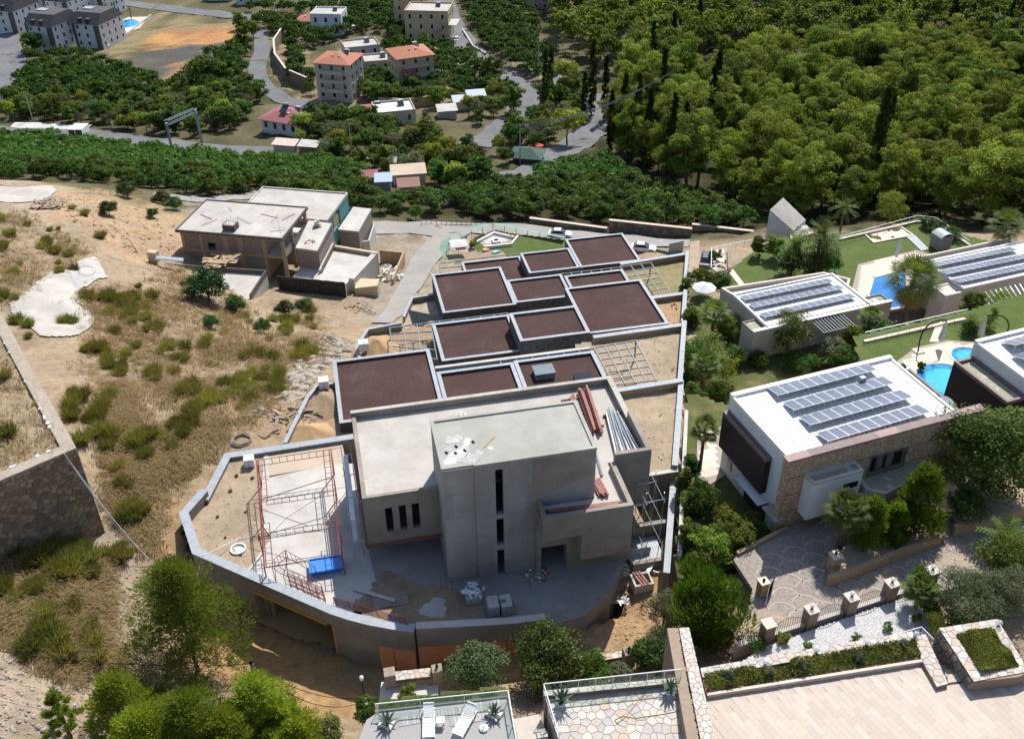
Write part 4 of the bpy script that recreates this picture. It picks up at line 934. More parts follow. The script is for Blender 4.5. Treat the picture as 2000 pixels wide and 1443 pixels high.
block_pallet('sheet covered stack of blocks in the shaded courtyard',925,1160,ZS,(3,3,2))
debris('crumpled_sheet','crumpled pale plastic sheet over the block stack in the courtyard','plastic sheet',925,1152,ZS+.75,22,.8,M_foam,.2,(.3,.6),seed=3)
heap('gravel_heap','pale grey gravel heap in the shaded courtyard','gravel heap',W(850,1187,ZS),ZS-.02,1.15,.45,M_slab,seed=4)
tag(MB(F).box(*[v for p in [fpx(760,1171,1)] for v in (p[0]-1.2,p[0]+1.4,p[1]-.65,p[1]+.65)],ZS+.06,ZS+.1).build('plywood_board',M_wood2),'grey plywood board lying on the courtyard earth','board')
tag(MB(F).bar((*fpx(691,1150,1),ZS+.16),(*fpx(772,1174,1),ZS+.16),.3,.06).build('plank',M_slab),'long pale plank lying across the courtyard earth','plank')
debris('rubbish_heap','scraps of red and grey rubbish at the foot of the tower','rubbish',1045,1122,ZS,60,1.1,[M_wood,M_redbeam,M_foam,M_slab],.3,seed=5)
debris('cement_bags','crumpled blue and white cement bags on the dark earth','bags',1165,1148,-.2,40,1.0,[M_foam,M_foam,M_sheet,M_blue],.3,(.2,.5),seed=6)
debris('cement_bags','torn white bags lying on the sunlit earth slope','bags',1218,1172,-.4,16,.5,[M_foam],.2,(.2,.4),seed=7)
debris('stone_cage','heap of pale rough stones beside the trough','stones',1211,1115,-.6,70,.75,[M_slab,M_foam],.9,(.15,.4),seed=8)
tr = thing('stone_trough','open concrete trough with three wooden planks across it','trough',F.w(*fpx(1254,1128,0),-.7),PSI)
ta,tb = fpx(1254,1130,.2);mb = MB(F)
for q in ((-.75,.75,-.65,-.5),(-.75,.75,.5,.65),(-.75,-.6,-.5,.5),(.6,.75,-.5,.5)): mb.box(ta+q[0],ta+q[1],tb+q[2],tb+q[3],-.8,.2)
mb.box(ta-.6,ta+.6,tb-.5,tb+.5,-.8,-.6);mb.build('body',M_slab,tr)
for k in range(3): MB(F).bar((ta-.5+k*.25,tb+.75,.24),(ta-.15+k*.25,tb-.7,.24),.14,.05).build('plank',M_redbeam,tr)
tag(MB(F).bar((*fpx(1263,1116,.1),-.1),(*fpx(1280,1092,.1),.1),.3,.06).build('plank',M_foam),'white plank leaning between trough and concrete ring','plank')
# along the slope behind the enclosures
tc = thing('hose_coil','coil of thick grey brown pipe lying on the dirt above the terrace','pipe coil',W(471,860,.9))
for k in range(5):
 mb = MB();r_ = .95-.05*k;pts = [(r_*math.cos(a)*1.0+.03*k,r_*math.sin(a),.05+.035*k+.03*math.sin(3*a+k)) for a in np.linspace(0,6.283,29)]
 o = mb.path(pts,.04,5).build('loop',M_wood2);o.parent = tc
sp = [(515,848,.9,'wooden pallet lying by the pipe coil'),(533,838,.8,'broken wooden pallet between pipe coil and enclosure wall'),(553,813,.4,'wooden pallet lying above the sand enclosure'),(566,795,.1,'wooden pallet at the foot of the rubble bank'),(585,770,-.4,'wooden pallet nearest to the pale block'),(725,615,-16.2,'wooden pallet by the lane below the cream wall'),(690,610,-16.4,'wooden pallet by the dirt heap under the dark boarding')]
for i,(x,y,z,lab) in enumerate(sp): c = G(x,y);pallet(lab,c,c[2]+.05,random.uniform(0,3))
debris('timber_scraps','scattered timber scraps along the dirt track below the rubble bank','timber',560,808,.3,70,3.2,[M_wood,M_wood2],.3,(.3,1.1),seed=9)
# finished villas with solar roofs, to the right
def vpx(x,y,z): return tuple(V.px(x,y,z))
M_wwall = mat('white_render',(.66,.68,.66),(.58,.60,.58),.8,.8,big=.08,fine=.05)
M_seam = mat('white_seam_metal',(.74,.735,.71),(.66,.65,.62),.35,.45,big=.08,stain=(.56,.51,.44),sscale=.25,slo=.58,shi=.85,spec=.4)
M_bwall = mat('beige_render',(.50,.455,.39),(.44,.40,.34),.8,.85,big=.08,fine=.06)
M_brown = mat('brown_slate_cladding',(.035,.025,.024),(.022,.017,.017),3,.75,fine=.3,fscale=9)
M_brcap = mat('brown_stone_cap',(.20,.145,.13),(.155,.115,.105),2,.6,fine=.15)
M_felt = mat('mossy_flat_roof',(.33,.31,.22),(.26,.245,.17),.8,.9,stain=(.60,.59,.56),sscale=.8,slo=.52,shi=.66)
M_travert = mat('travertine',(.60,.49,.39),(.52,.42,.33),.9,.6,big=.08,fine=.1,stretch=(3,.5,1))
M_lawn = mat('lawn',(.075,.095,.024),(.12,.12,.036),.45,.95,big=.2,bump=.7,bscale=20,stain=(.26,.21,.09),sscale=.18,slo=.54,shi=.74,fine=.35,fscale=9)
M_lawn2 = mat('lush_lawn',(.065,.105,.018),(.095,.13,.026),.6,.95,stain=(.15,.14,.05),sscale=.35,slo=.52,shi=.8,bump=.7,bscale=20,fine=.35,fscale=9)
M_solar = None
def solar_mat():
 m,nt,b = newmat('solar_cells');br = nt.nodes.new('ShaderNodeTexBrick');tc = nt.nodes.new('ShaderNodeTexCoord')
 br.offset = 0;br.inputs['Scale'].default_value = 1;br.inputs['Brick Width'].default_value = .165;br.inputs['Row Height'].default_value = .165;br.inputs['Mortar Size'].default_value = .006
 br.inputs['Color1'].default_value = (.085,.10,.145,1);br.inputs['Color2'].default_value = (.095,.11,.155,1);br.inputs['Mortar'].default_value = (.26,.28,.32,1)
 nt.links.new(tc.outputs['Object'],br.inputs['Vector']);nt.links.new(br.outputs['Color'],b.inputs['Base Color']);b.inputs['Roughness'].default_value = .3;b.inputs['Specular IOR Level'].default_value = .6;return m
M_solar = solar_mat()
M_alu = mat('aluminium',(.62,.64,.66),rough=.35,metal=.6)
_pan = {}
def solar_row(label,p0,p1,z,n,tilt,depth=1.62,group='rows of solar panels on the villa roofs'):
 """A row of n panels from p0 to p1 (front upper edge, plan in V axes); panel feet stand on the roof at z."""
 p0,p1 = np.array(p0,float),np.array(p1,float);L = np.linalg.norm(p1-p0);u = (p1-p0)/L;w_ = L/n;ang = math.atan2(u[1],u[0])+V.ang
 rise = depth*math.sin(tilt);run = depth*math.cos(tilt)
 t = thing('solar_array',label,'solar panels',V.w(*p0,z),ang,group)
 key = (round(w_,3),round(tilt,3),depth)
 if key not in _pan:
  mb = MB();mb.hexa([(0.01,0,rise-.0),(w_-.01,0,rise),(w_-.01,run,0),(.01,run,0)],[(0.01,0,rise+.035),(w_-.01,0,rise+.035),(w_-.01,run,.035),(.01,run,.035)])
  pm = mb.build('panel',M_alu).data;o0 = bpy.data.objects[-1] if False else None
  e = .035;q = lambda a,s,h: (a,run*s,rise*(1-s)+.037+h)
  mc = MB();mc.poly([q(.01+e,.03,0),q(w_-.01-e,.03,0),q(w_-.01-e,.97,0),q(.01+e,.97,0)]);cm = mc.build('cells',M_solar).data
  for o in [o for o in col.objects if o.data in (pm,cm)]: bpy.data.objects.remove(o)
  _pan[key] = (pm,cm)
 pm,cm = _pan[key]
 for i in range(n):
  o = link('panel',pm,None,t);o.location = (i*w_,0,.12);c = link('cells',cm,None,o)
 for i in range(0,n+1,1):
  mb = MB();mb.tube((i*w_,.02,0),(i*w_,.02,rise+.12),.02,n=4);mb.tube((i*w_,.02,.02),(i*w_,run-.05,.06),.015,n=4);mb.tube((i*w_,.3,.02),(i*w_,.02,rise+.08),.012,n=4)
  o = mb.build('foot',M_alu);o.parent = t
 return t
def seam_roof(parent,a0,a1,b0,b1,z,n,slope=0.0,m=None):
 """Standing seam roof: pans side by side, a raised seam between each two."""
 w_ = (a1-a0)/n
 for i in range(n):
  mb = MB(V);x0 = a0+i*w_;x1 = x0+w_;zz = lambda b: z+slope*(b-b0)
  mb.hexa([(x0,b0,z-.1),(x1-.045,b0,z-.1),(x1-.045,b1,zz(b1)-.1),(x0,b1,zz(b1)-.1)],[(x0,b0,z),(x1-.045,b0,z),(x1-.045,b1,zz(b1)),(x0,b1,zz(b1))])
  mb.hexa([(x1-.045,b0,z-.1),(x1,b0,z-.1),(x1,b1,zz(b1)-.1),(x1-.045,b1,zz(b1)-.1)],[(x1-.045,b0,z+.05),(x1,b0,z+.05),(x1,b1,zz(b1)+.05),(x1-.045,b1,zz(b1)+.05)])
  mb.build('roof_pan',m or M_seam,parent)
def tray(parent,a0,a1,b0,b1,z0,z1,wall,cap,floor,name,t=.16,drop=.18):
 """Projecting box with a sunk flat roof behind a rim."""
 o = MB(V).box(a0,a1,b0,b1,z0,z1-drop).build(name,wall,parent)
 mb = MB(V)
 for q in ((a0,a1,b0,b0+t),(a0,a1,b1-t,b1),(a0,a0+t,b0+t,b1-t),(a1-t,a1,b0+t,b1-t)): mb.box(*q,z1-drop,z1)
 mb.build('rim',cap,o);MB(V).box(a0+t,a1-t,b0+t,b1-t,z1-drop,z1-drop+.03).build('flat_roof',floor,o);return o
# villa beside the driveway
v1 = thing('solar_villa','villa with honey stone front, white seamed roof and dark brown side box','house',V.w(44,47,3),V.ang,'villas with solar panels')
ZV = 9.7
pbl,pbr,pl,pr = V.px(1437,768,ZV+.25),V.px(1735,690,ZV+.25),V.px(1543,903,10.35),V.px(1920,795,10.35)
a0,a1 = (pbl[0]+pl[0])/2+.15,pbr[0];b1 = (pbl[1]+pbr[1])/2;b0 = (pl[1]+pr[1])/2;aw1 = pr[0]
seam_roof(v1,a0+.18,a1-.2,b0+.5,b1-.4,ZV,23)
mb = MB(V);mb.box(a0,a1,b0+.5,b1,0,ZV-.1);mb.build('wall',M_wwall,v1)
mb = MB(V);mb.box(a0-.04,a1,b1-.4,b1,ZV-.1,ZV+.25);mb.box(a0-.04,a0+.16,b0+.5,b1-.4,ZV-.1,ZV+.12);mb.box(a1-.2,a1,b0+.5,b1-.4,ZV-.1,ZV+.12);mb.build('parapet',M_white,v1)
M_honey = None
def honey():
 m,nt,b = newmat('honey_rubble_stone');pos = _pos(nt);vo = nt.nodes.new('ShaderNodeTexVoronoi');vo.inputs['Scale'].default_value = 4.2;nt.links.new(pos,vo.inputs['Vector'])
 vd = nt.nodes.new('ShaderNodeTexVoronoi');vd.feature = 'DISTANCE_TO_EDGE';vd.inputs['Scale'].default_value = 4.2;nt.links.new(pos,vd.inputs['Vector'])
 c = _mix(nt,_ramp(nt,vo.outputs['Color'],.2,.8),(.56,.40,.25),(.40,.28,.17));c = _mix(nt,_ramp(nt,vd.outputs['Distance'],.02,.07),(.23,.155,.095),c)
 nt.links.new(c,b.inputs['Base Color']);b.inputs['Roughness'].default_value = .9
 bp = nt.nodes.new('ShaderNodeBump');bp.inputs['Strength'].default_value = .9;bp.inputs['Distance'].default_value = .06;nt.links.new(_ramp(nt,vd.outputs['Distance'],.0,.12),bp.inputs['Height']);nt.links.new(bp.outputs[0],b.inputs['Normal']);return m
M_honey = honey()
wz = lambda x,y,b: V.wall_px(x,y,b)
wa,wza = wz(1700,945,b0)[0],None
h = [wz(1706,900,b0),wz(1770,880,b0)]
holes = [(wz(1711,0,b0)[0],0,0,0)]
wl = wz(1703,893,b0);wr = wz(1771,876,b0);wlb = wz(1696,927,b0);zt,zb_ = (wl[1]+wr[1])/2,wlb[1]
wv0,wv1 = wl[0],wr[0]
mb = MB(V);holed(mb,pl[0],aw1,3.0,10.2,b0,b0+.55,[(wv0,wv1,zb_,zt)]);sf = mb.build('stone_front',M_honey,v1)
mb = MB(V)
for zz in (5.2,6.9,8.5): mb.box(pl[0]-.02,aw1+.02,b0-.025,b0+.02,zz,zz+.05)
mb.build('string_course',mat('dark_joint',(.16,.11,.075),rough=.9),sf)
for k in range(9):
 x0 = pl[0]-.06+(aw1-pl[0]+.12)*k/9;x1 = pl[0]-.06+(aw1-pl[0]+.12)*(k+1)/9;MB(V).box(x0,x1-.015,b0-.1,b0+.62,10.2,10.35).build('parapet_cap',M_brcap if k % 4 else mat('pinkish_cap',(.30,.20,.18),(.25,.17,.155),2,.6),v1)
wt = (wv1-wv0)/7
MB(V).box(wv0,wv1,b0+.3,b0+.34,zb_,zt).build('glazing',M_black,v1)
for k in (1.5,3.5): MB(V).box(wv0+wt*k,wv0+wt*(k+1.2),b0+.08,b0+.26,zb_,zt).build('shutter',M_brcap,v1)
mb = MB(V)
for q in ((wv0-.12,wv1+.12,zt,zt+.14),(wv0-.12,wv1+.12,zb_-.1,zb_),(wv0-.12,wv0,zb_,zt),(wv1,wv1+.12,zb_,zt)): mb.box(q[0],q[1],b0-.06,b0+.02,q[2],q[3])
mb.build('window_frame',mat('slate_frame',(.13,.13,.125),rough=.7),v1)
# white bay on the stone front
bz = 8.6;bl_ = V.px(1590.5,946,bz);br_ = V.px(1686,915.5,bz);bb = (bl_[1]+br_[1])/2
bay = tray(v1,bl_[0],br_[0],bb,b0-.01,5.0,bz,M_wwall,mat('bay_cap',(.46,.42,.38),rough=.6),M_felt,'white_bay',.2,.25)
c = V.wall_px(1647,950,bb);d_ = V.wall_px(1676,940,bb);MB(V).box(c[0],d_[0],bb-.02,bb+.03,c[1]-.35,c[1]+.2).build('slot_window',M_black,bay)
# canopy with a prow
cz = 6.6;cp = [vpx(1684,943,cz),vpx(1690,955,cz),vpx(1729,964,cz),vpx(1830,915,cz),vpx(1812,902,cz)];cp = [(cp[0][0],b0-.01)]+cp[1:4]+[(cp[4][0],b0-.01)]
cn = MB(V).prism(cp,cz-.7,cz-.15).build('canopy',M_bwall,v1)
cc_ = np.mean(np.array(cp),0);inner = [tuple(np.array(p)*.86+cc_*.14) for p in cp];inner[0] = (inner[0][0],b0-.01);inner[-1] = (inner[-1][0],b0-.01)
mb = MB(V)
for i in range(4): mb.prism([cp[i],cp[i+1],inner[i+1],inner[i]],cz-.15,cz)
mb.build('canopy_rim',M_bwall,cn);MB(V).prism(inner,cz-.15,cz-.12).build('canopy_roof',M_felt,cn)
# dark box on the left, brown box with satellite dishes on the right
zb = 8.4;q0,q1 = V.px(1411,803,zb),V.px(1497.5,896,zb);ba0 = (q0[0]+q1[0])/2
tray(v1,ba0,a0-.01,q1[1],q0[1],4.9,zb,M_brown,M_brcap,M_felt,'dark_box',.22,.3)
q2 = V.px(1747,697,zb);bx0,bx1 = V.px(1745,715,zb),V.px(1890,780,zb)
rb_ = tray(v1,a1+.01,a1+2.0,b0+1.4,b1-.5,2.0,zb,M_brown,M_brcap,M_felt,'brown_box',.22,.3)
MB(V).box(a0-.06,a0-.005,b0+2.2,b0+5.2,2.2,4.2).build('glass_door',M_glass,v1);MB(V).box(a0-.08,a0-.005,b1-1.6,b1-1.0,3.1,4.0).build('window',M_glass,v1)
MB(V).box(a0-1.0,a0-.01,b0+2.0,b0+5.4,4.35,4.45).build('door_canopy',M_wwall,v1)
MB(V).box(a0-1.0,a0-.01,b0-.2,b0+1.5,4.6,4.75).build('side_canopy',M_felt,v1)
def dish(label,c,r):
 t = thing('satellite_dish',label,'satellite dish',c,.6,'satellite dishes on the brown box')
 o = MB().lathe([(.01,0),(r*.4,.05*r),(r*.75,.17*r),(r,.32*r)],n=24).build('reflector',M_sheet,smooth=True);o.parent = t;o.rotation_euler = (R(28),0,0);o.location = (0,0,.55)
 o = MB().tube((0,0,0),(0,.05,.6),.035).build('mast',M_sheet);o.parent = t;return t
dish('large grey satellite dish on the brown side box',V.w(a1+1.0,b0+3.0,zb-.3),.75)
dish('small grey satellite dish behind the large one',V.w(a1+.8,b0+4.4,zb-.3),.45)
ch = thing('chimney_stack','pale square vent stack at the back corner of the villa roof','chimney',V.w(a1+.5,b1-1.1,zb-.3),V.ang);MB(V).box(a1+.1,a1+.9,b1-1.5,b1-.8,zb-.3,zb+.9).build('shaft',M_wwall,ch);MB(V).box(a1+.25,a1+.75,b1-1.35,b1-.95,zb+.9,zb+1.1).build('cap',M_black,ch)
# solar rows of villa 1 (front upper edges in the photograph)
zp = ZV+.5
for i,(x0,y0,x1,y1) in enumerate(((1520,772,1714,722),(1551,801,1748,748),(1583,830,1784,775),(1618,862,1819,804))):
 solar_row('ten grey solar panels on the stone fronted villa, ' + ('furthest from its stone front','third row from its stone front','second row from its stone front','next to its stone front')[i],vpx(x0,y0,zp),vpx(x1,y1,zp),ZV+.05,10,R(12),1.5)
tag(MB(V).box(*[v for p in [vpx(1685,738,ZV+.5)] for v in (p[0]-.25,p[0]+.25,p[1]-.2,p[1]+.2)],ZV+.02,ZV+.6).build('inverter_box',M_sheet,bevel=.02),'small grey metal box standing beside the solar panels','box')
# second villa, down the slope
v2 = thing('solar_villa','low beige villa with three flat solar rows and a slatted sunshade','house',V.w(64,84,-9),V.ang,'villas with solar panels')
Z2 = -4.1
o0,o1,o2,o3 = [vpx(x,y,Z2) for x,y in ((1408,562),(1609,531),(1661,544),(1656,562))]
mb = MB(V);lowp = [o0,(o0[0]+.8,o0[1]-3.2),(o3[0]-2,o3[1]-2),o3,o2,o1];mb.prism(lowp,-9,Z2-.5);mb.build('wall',M_bwall,v2)
MB(V).prism(lowp,Z2-.5,Z2-.45).build('flat_roof',M_roofc,v2)
rim = [(o0[0]+.8,o0[1]-3.2),o0,o1,o2,o3];strip_wall(MB(V),rim,-.28,Z2-.45,Z2).build('rim',mat('cream_cap',(.56,.49,.42),rough=.7),v2)
m0,m1_,mf = vpx(1431,576,Z2+.35),vpx(1617,536.5,Z2+.35),vpx(1497,638,Z2+.35)
ma0,ma1,mb1,mb0 = (m0[0]+mf[0])/2,m1_[0]+.6,(m0[1]+m1_[1])/2,mf[1]
MB(V).box(ma0,ma1,mb0,mb1,-9,Z2+.2).build('wall',M_bwall,v2)
seam_roof(v2,ma0+.2,ma1-.2,mb0+.25,mb1-.2,Z2+.3,20)
mb = MB(V)
for q in ((ma0-.02,ma0+.2,mb0,mb1),(ma1-.2,ma1+.02,mb0,mb1),(ma0+.2,ma1-.2,mb1-.2,mb1)): mb.box(*q,Z2+.2,Z2+.5)
mb.build('rim',M_white,v2)
fw0,fw1 = vpx(1471,646,Z2+.3),vpx(1740,585,Z2+.3)
MB(V).box(fw0[0],fw1[0],mb0-.35,mb0,-9.5,Z2+.2).build('front_wall',M_bwall,v2);MB(V).box(fw0[0]-.03,fw1[0]+.03,mb0-.4,mb0+.04,Z2+.2,Z2+.32).build('front_cap',M_white,v2)
tray(v2,fw0[0],ma0-.01,mb0+.01,mb0+2.2,-9,Z2+.1,M_bwall,M_brcap,M_felt,'side_box');tray(v2,ma1+.05,fw1[0],mb0+.01,mb0+1.8,-9,Z2+.1,M_bwall,M_brcap,M_felt,'side_box')
for i,(x0,y0,x1,y1) in enumerate(((1455,586,1629,550),(1473,601,1650,563),(1494,620,1673,580))):
 solar_row('twelve flat grey solar panels on the low beige villa, ' + ('furthest from its sunshade','the middle one of three','next to its sunshade')[i],vpx(x0,y0,Z2+.72),vpx(x1,y1,Z2+.72),Z2+.35,12,R(10),1.3)
sl = thing('sunshade','slatted metal sunshade in front of the low beige villa','sunshade',V.w(ma0+8,mb0-1,-9),V.ang)
s0,s1 = vpx(1580,624,Z2),vpx(1640,611,Z2);s2 = vpx(1655,637,Z2-.3)
n = 11
for k in range(n): x = s0[0]+(s1[0]-s0[0])*k/(n-1);MB(V).bar((x,mb0-.4,Z2+.05),(x,mb0-2.9,Z2-.05),.07,.14).build('slat',M_greyst,sl)
for b in (mb0-.5,mb0-2.8): MB(V).bar((s0[0]-.1,b,Z2-.1),(s1[0]+.1,b,Z2-.1),.08,.1).build('rail',M_greyst,sl)
for x in (s0[0],s1[0]): MB(V).bar((x,mb0-2.8,-9),(x,mb0-2.8,Z2-.1),.1,.1).build('post',M_greyst,sl)
# third villa, far right
v3 = thing('solar_villa','beige villa with three blue solar rows above the swimming pool','house',V.w(92,86,-12),V.ang,'villas with solar panels')
Z3 = -6.4
c0,c1,c2 = [vpx(x,y,Z3) for x,y in ((1795,510),(1951,464),(2030,500))]
e0,e1 = vpx(1842,577,Z3),vpx(2010,536,Z3);vb0,vb1 = e0[1],(c0[1]+c1[1])/2+.3;va0,va1 = c0[0],e1[0]+5
MB(V).box(va0+.5,va1,vb0+3,vb1,-12,Z3-.5).build('wall',M_bwall,v3);MB(V).box(va0+.75,va1,vb0+3.2,vb1-.25,Z3-.5,Z3-.42).build('flat_roof',M_roofc,v3)
strip_wall(MB(V),[(va0+.5,vb0+3),(va0+.5,vb1),(va1,vb1)],-.25,Z3-.5,Z3).build('rim',mat('cream_cap',(.56,.49,.42)),v3)
g0,g1 = vpx(1808,513,Z3+.3),vpx(1963,477,Z3+.3);gb = (g0[1]+g1[1])/2
MB(V).box(g0[0],va1,vb0,gb,-12,Z3+.2).build('wall',M_bwall,v3);seam_roof(v3,g0[0]+.2,va1,vb0+.4,gb-.2,Z3+.28,26)
mb = MB(V);mb.box(g0[0]-.03,va1,vb0-.05,vb0+.35,Z3+.2,Z3+.42);mb.box(g0[0]-.03,g0[0]+.2,vb0+.35,gb,Z3+.2,Z3+.42);mb.box(g0[0]+.2,va1,gb-.2,gb,Z3+.2,Z3+.42);mb.build('rim',M_white,v3)
tray(v3,e0[0]-2.4 if False else g0[0]-2.6,g0[0]-.05,vb0,vb0+2.4,-12,Z3-.1,M_bwall,M_white,M_travert,'side_box')
for i,(x0,y0,x1,y1,n) in enumerate(((1826,521,1988,488,13),(1849,536,2030,499,14),(1874,552,2060,513,14))):
 solar_row('row of blue solar panels on the far beige villa, ' + ('furthest from its plain front wall','the middle one of three','next to its plain front wall')[i],vpx(x0,y0,Z3+.75),vpx(x1,y1,Z3+.75),Z3+.32,n,R(12),1.45)
# fourth villa at the frame edge, behind the big hedge tree
v4 = thing('solar_villa','villa with white seamed roof and tall dark brown box by the round pools','house',V.w(62,50,2),V.ang,'villas with solar panels')
Z4 = 8.8;k0 = vpx(1903,668,Z4);k1 = vpx(1880,0,Z4) if False else None
da0,da1 = vpx(1895,697,7.6),vpx(1998,777,7.6)
seam_roof(v4,k0[0]+.2,k0[0]+13,k0[1]-9,k0[1]-.35,Z4,20);MB(V).box(k0[0],k0[0]+13.2,k0[1]-9.1,k0[1],0,Z4-.1).build('wall',M_wwall,v4)
mb = MB(V);mb.box(k0[0]-.03,k0[0]+13.2,k0[1]-.35,k0[1],Z4-.1,Z4+.25);mb.box(k0[0]-.03,k0[0]+.2,k0[1]-9.1,k0[1]-.35,Z4-.1,Z4+.12);mb.build('rim',M_white,v4)
tray(v4,k0[0]-2.1,k0[0]-.04,da1[1],da0[1],0.5,7.6,M_brown,M_brcap,M_felt,'dark_box',.24,.3)
solar_row('grey solar panels on the villa by the round pools, the row nearest its roof edge',vpx(1984,676,Z4+.7),vpx(2090,648,Z4+.7),Z4+.05,6,R(21),1.62)
solar_row('grey solar panels on the villa by the round pools, its second row',vpx(2005,704,Z4+.7),vpx(2110,676,Z4+.7),Z4+.05,6,R(21),1.62)
# gardens of the villas
def vsheet(name,pts,z,m,label,amp=0.0,sub=.4): return sheet(name,[W(x,y,z if not callable(z) else 0)[:2] for x,y in pts],z,m,label,amp=amp,sub=sub)
def tiles(name,label,pts,z,m,size=(1.2,.6),fr=V,ang=None,gap=.012,thick=.04):
 """Paving: tiles cut to an outline, joints left open over a bed."""
 P_ = [tuple(fr.px(x,y,z)) for x,y in pts];root = MB(fr).prism(P_,z-.2,z-.015).build(name,mat('joint_grey',(.33,.28,.23),rough=.9));tag(root,label,kind='structure')
 xs = [p[0] for p in P_];ys = [p[1] for p in P_];mm = [m] if not isinstance(m,list) else m;r = 0;y = min(ys);k = 0
 while y < max(ys):
  x = min(xs)-(r % 2)*size[0]/2
  while x < max(xs):
   q = [(x+gap,y+gap),(x+size[0],y+gap),(x+size[0],y+size[1]),(x+gap,y+size[1])]
   ins = [inside(P_,*c) for c in q]
   if all(ins) and k < 300:
    dz = random.uniform(-.003,.003);MB(fr).prism(q,z-.018,z+dz).build('paving_slab',random.choice(mm),root);k += 1
   x += size[0]
  y += size[1];r += 1
 return root
vsheet('garden_soil',[(1346,770),(1324,1130),(1440,1100),(1545,1010),(1440,915),(1440,800)],2.2,M_lawn,'shaded grass strip beside the stone fronted villa',amp=.06)
vsheet('garden_lawn',[(1350,560),(1348,800),(1460,840),(1700,800),(1790,700),(1660,655),(1470,690),(1420,600)],-7.6,M_lawn,'lawn below the low beige villa',amp=.06)
vsheet('garden_lawn',[(1440,520),(1385,560),(1500,580),(1690,560),(1800,500),(1760,445),(1600,460),(1490,480)],-8.6,M_lawn2,'bright lawn behind the low beige villa',amp=.05)
vsheet('garden_lawn',[(1745,440),(1830,428),(1880,460),(1960,480),(1800,520)],-8.62,M_lawn2,'bright lawn corner by the lane end railing',amp=.05)
vsheet('garden_lawn',[(1670,660),(1690,720),(1760,730),(1960,660),(2010,640),(2060,560),(1880,612)],-.3,M_lawn2,'lawn with white edged beds above the low patio',amp=.04)
# travertine pool deck with two round pools
M_water = None
def water(name='pool_water',deep=(.004,.11,.30),pale=(.02,.30,.48)):
 m,nt,b = newmat(name);c = _mix(nt,_ramp(nt,_noise(nt,_pos(nt),2.2,4),.35,.65),deep,pale);nt.links.new(c,b.inputs['Base Color']);b.inputs['Roughness'].default_value = .05;b.inputs['Specular IOR Level'].default_value = .5
 bp = nt.nodes.new('ShaderNodeBump');bp.inputs['Strength'].default_value = .12;nt.links.new(_noise(nt,_pos(nt),5,2),bp.inputs['Height']);nt.links.new(bp.outputs[0],b.inputs['Normal']);return m
M_water = water();M_water2 = water('pale_pool_water',(.03,.34,.50),(.05,.42,.56))
zd = -.15
tiles('pool_deck','curved travertine deck round the two pools',[(1752,705),(1790,678),(1850,664),(1906,668),(1990,690),(1960,800),(1880,790),(1760,730)],zd,[M_travert,mat('travertine_b',(.56,.46,.37),(.50,.40,.31),.9,.6)],(1.0,.5))
def round_pool(label,x,y,r,squash=1.0):
 c = W(x,y,zd);t = thing('round_pool',label,'pool',(c[0],c[1],zd),0,'round pools on the deck')
 o = MB().lathe([(r+.22,-.05),(r+.22,.05),(r,.05),(r,.0)],n=40).build('rim',M_travert);o.parent = t
 o = MB().lathe([(r,.012),(r*.72,.014)],n=40).build('water',M_water);o.parent = t;o = MB().lathe([(r*.72,.014),(.001,.016)],n=40).build('pale_step',M_water2);o.parent = t
 return t
round_pool('large round pool beside the brown box',1853,745,3.0);round_pool('small round pool above the large one',1893,697,1.7)
# parasols with curved masts
def parasol(label,x,y,z,hang,rz,s=1.0):
 c = W(x,y,z);t = thing('cantilever_parasol',label,'parasol',c,rz,'closed cantilever parasols')
 pts = [(0,0,0),(-.15,0,1.2),(-.12,0,2.2),(.25,0,2.95),(.9,0,3.35),(1.7,0,3.4),(2.5,0,3.2)]
 o = MB().path([(p[0]*s,0,p[2]*s) for p in pts],.07*s,8).build('mast',M_black);o.parent = t
 o = MB().box(-.5,.5,-.5,.5,0,.12).build('base',M_slab,bevel=.02);o.parent = t
 o = MB().lathe([(.06,0),(.14,-.5),(.24,-1.4),(.34,-2.1),(.30,-2.2),(.001,-2.15)],(2.5*s,0,3.15*s),14).build('folded_canopy',mat('parasol_cloth',(.50,.46,.40),(.42,.39,.34),6,.9));o.parent = t
 return t
parasol('beige closed cantilever parasol on the pool deck',1793,686,zd,0,.3);parasol('beige closed cantilever parasol half hidden by the white seamed roof',1958,668,-.3,0,2.9,.9)
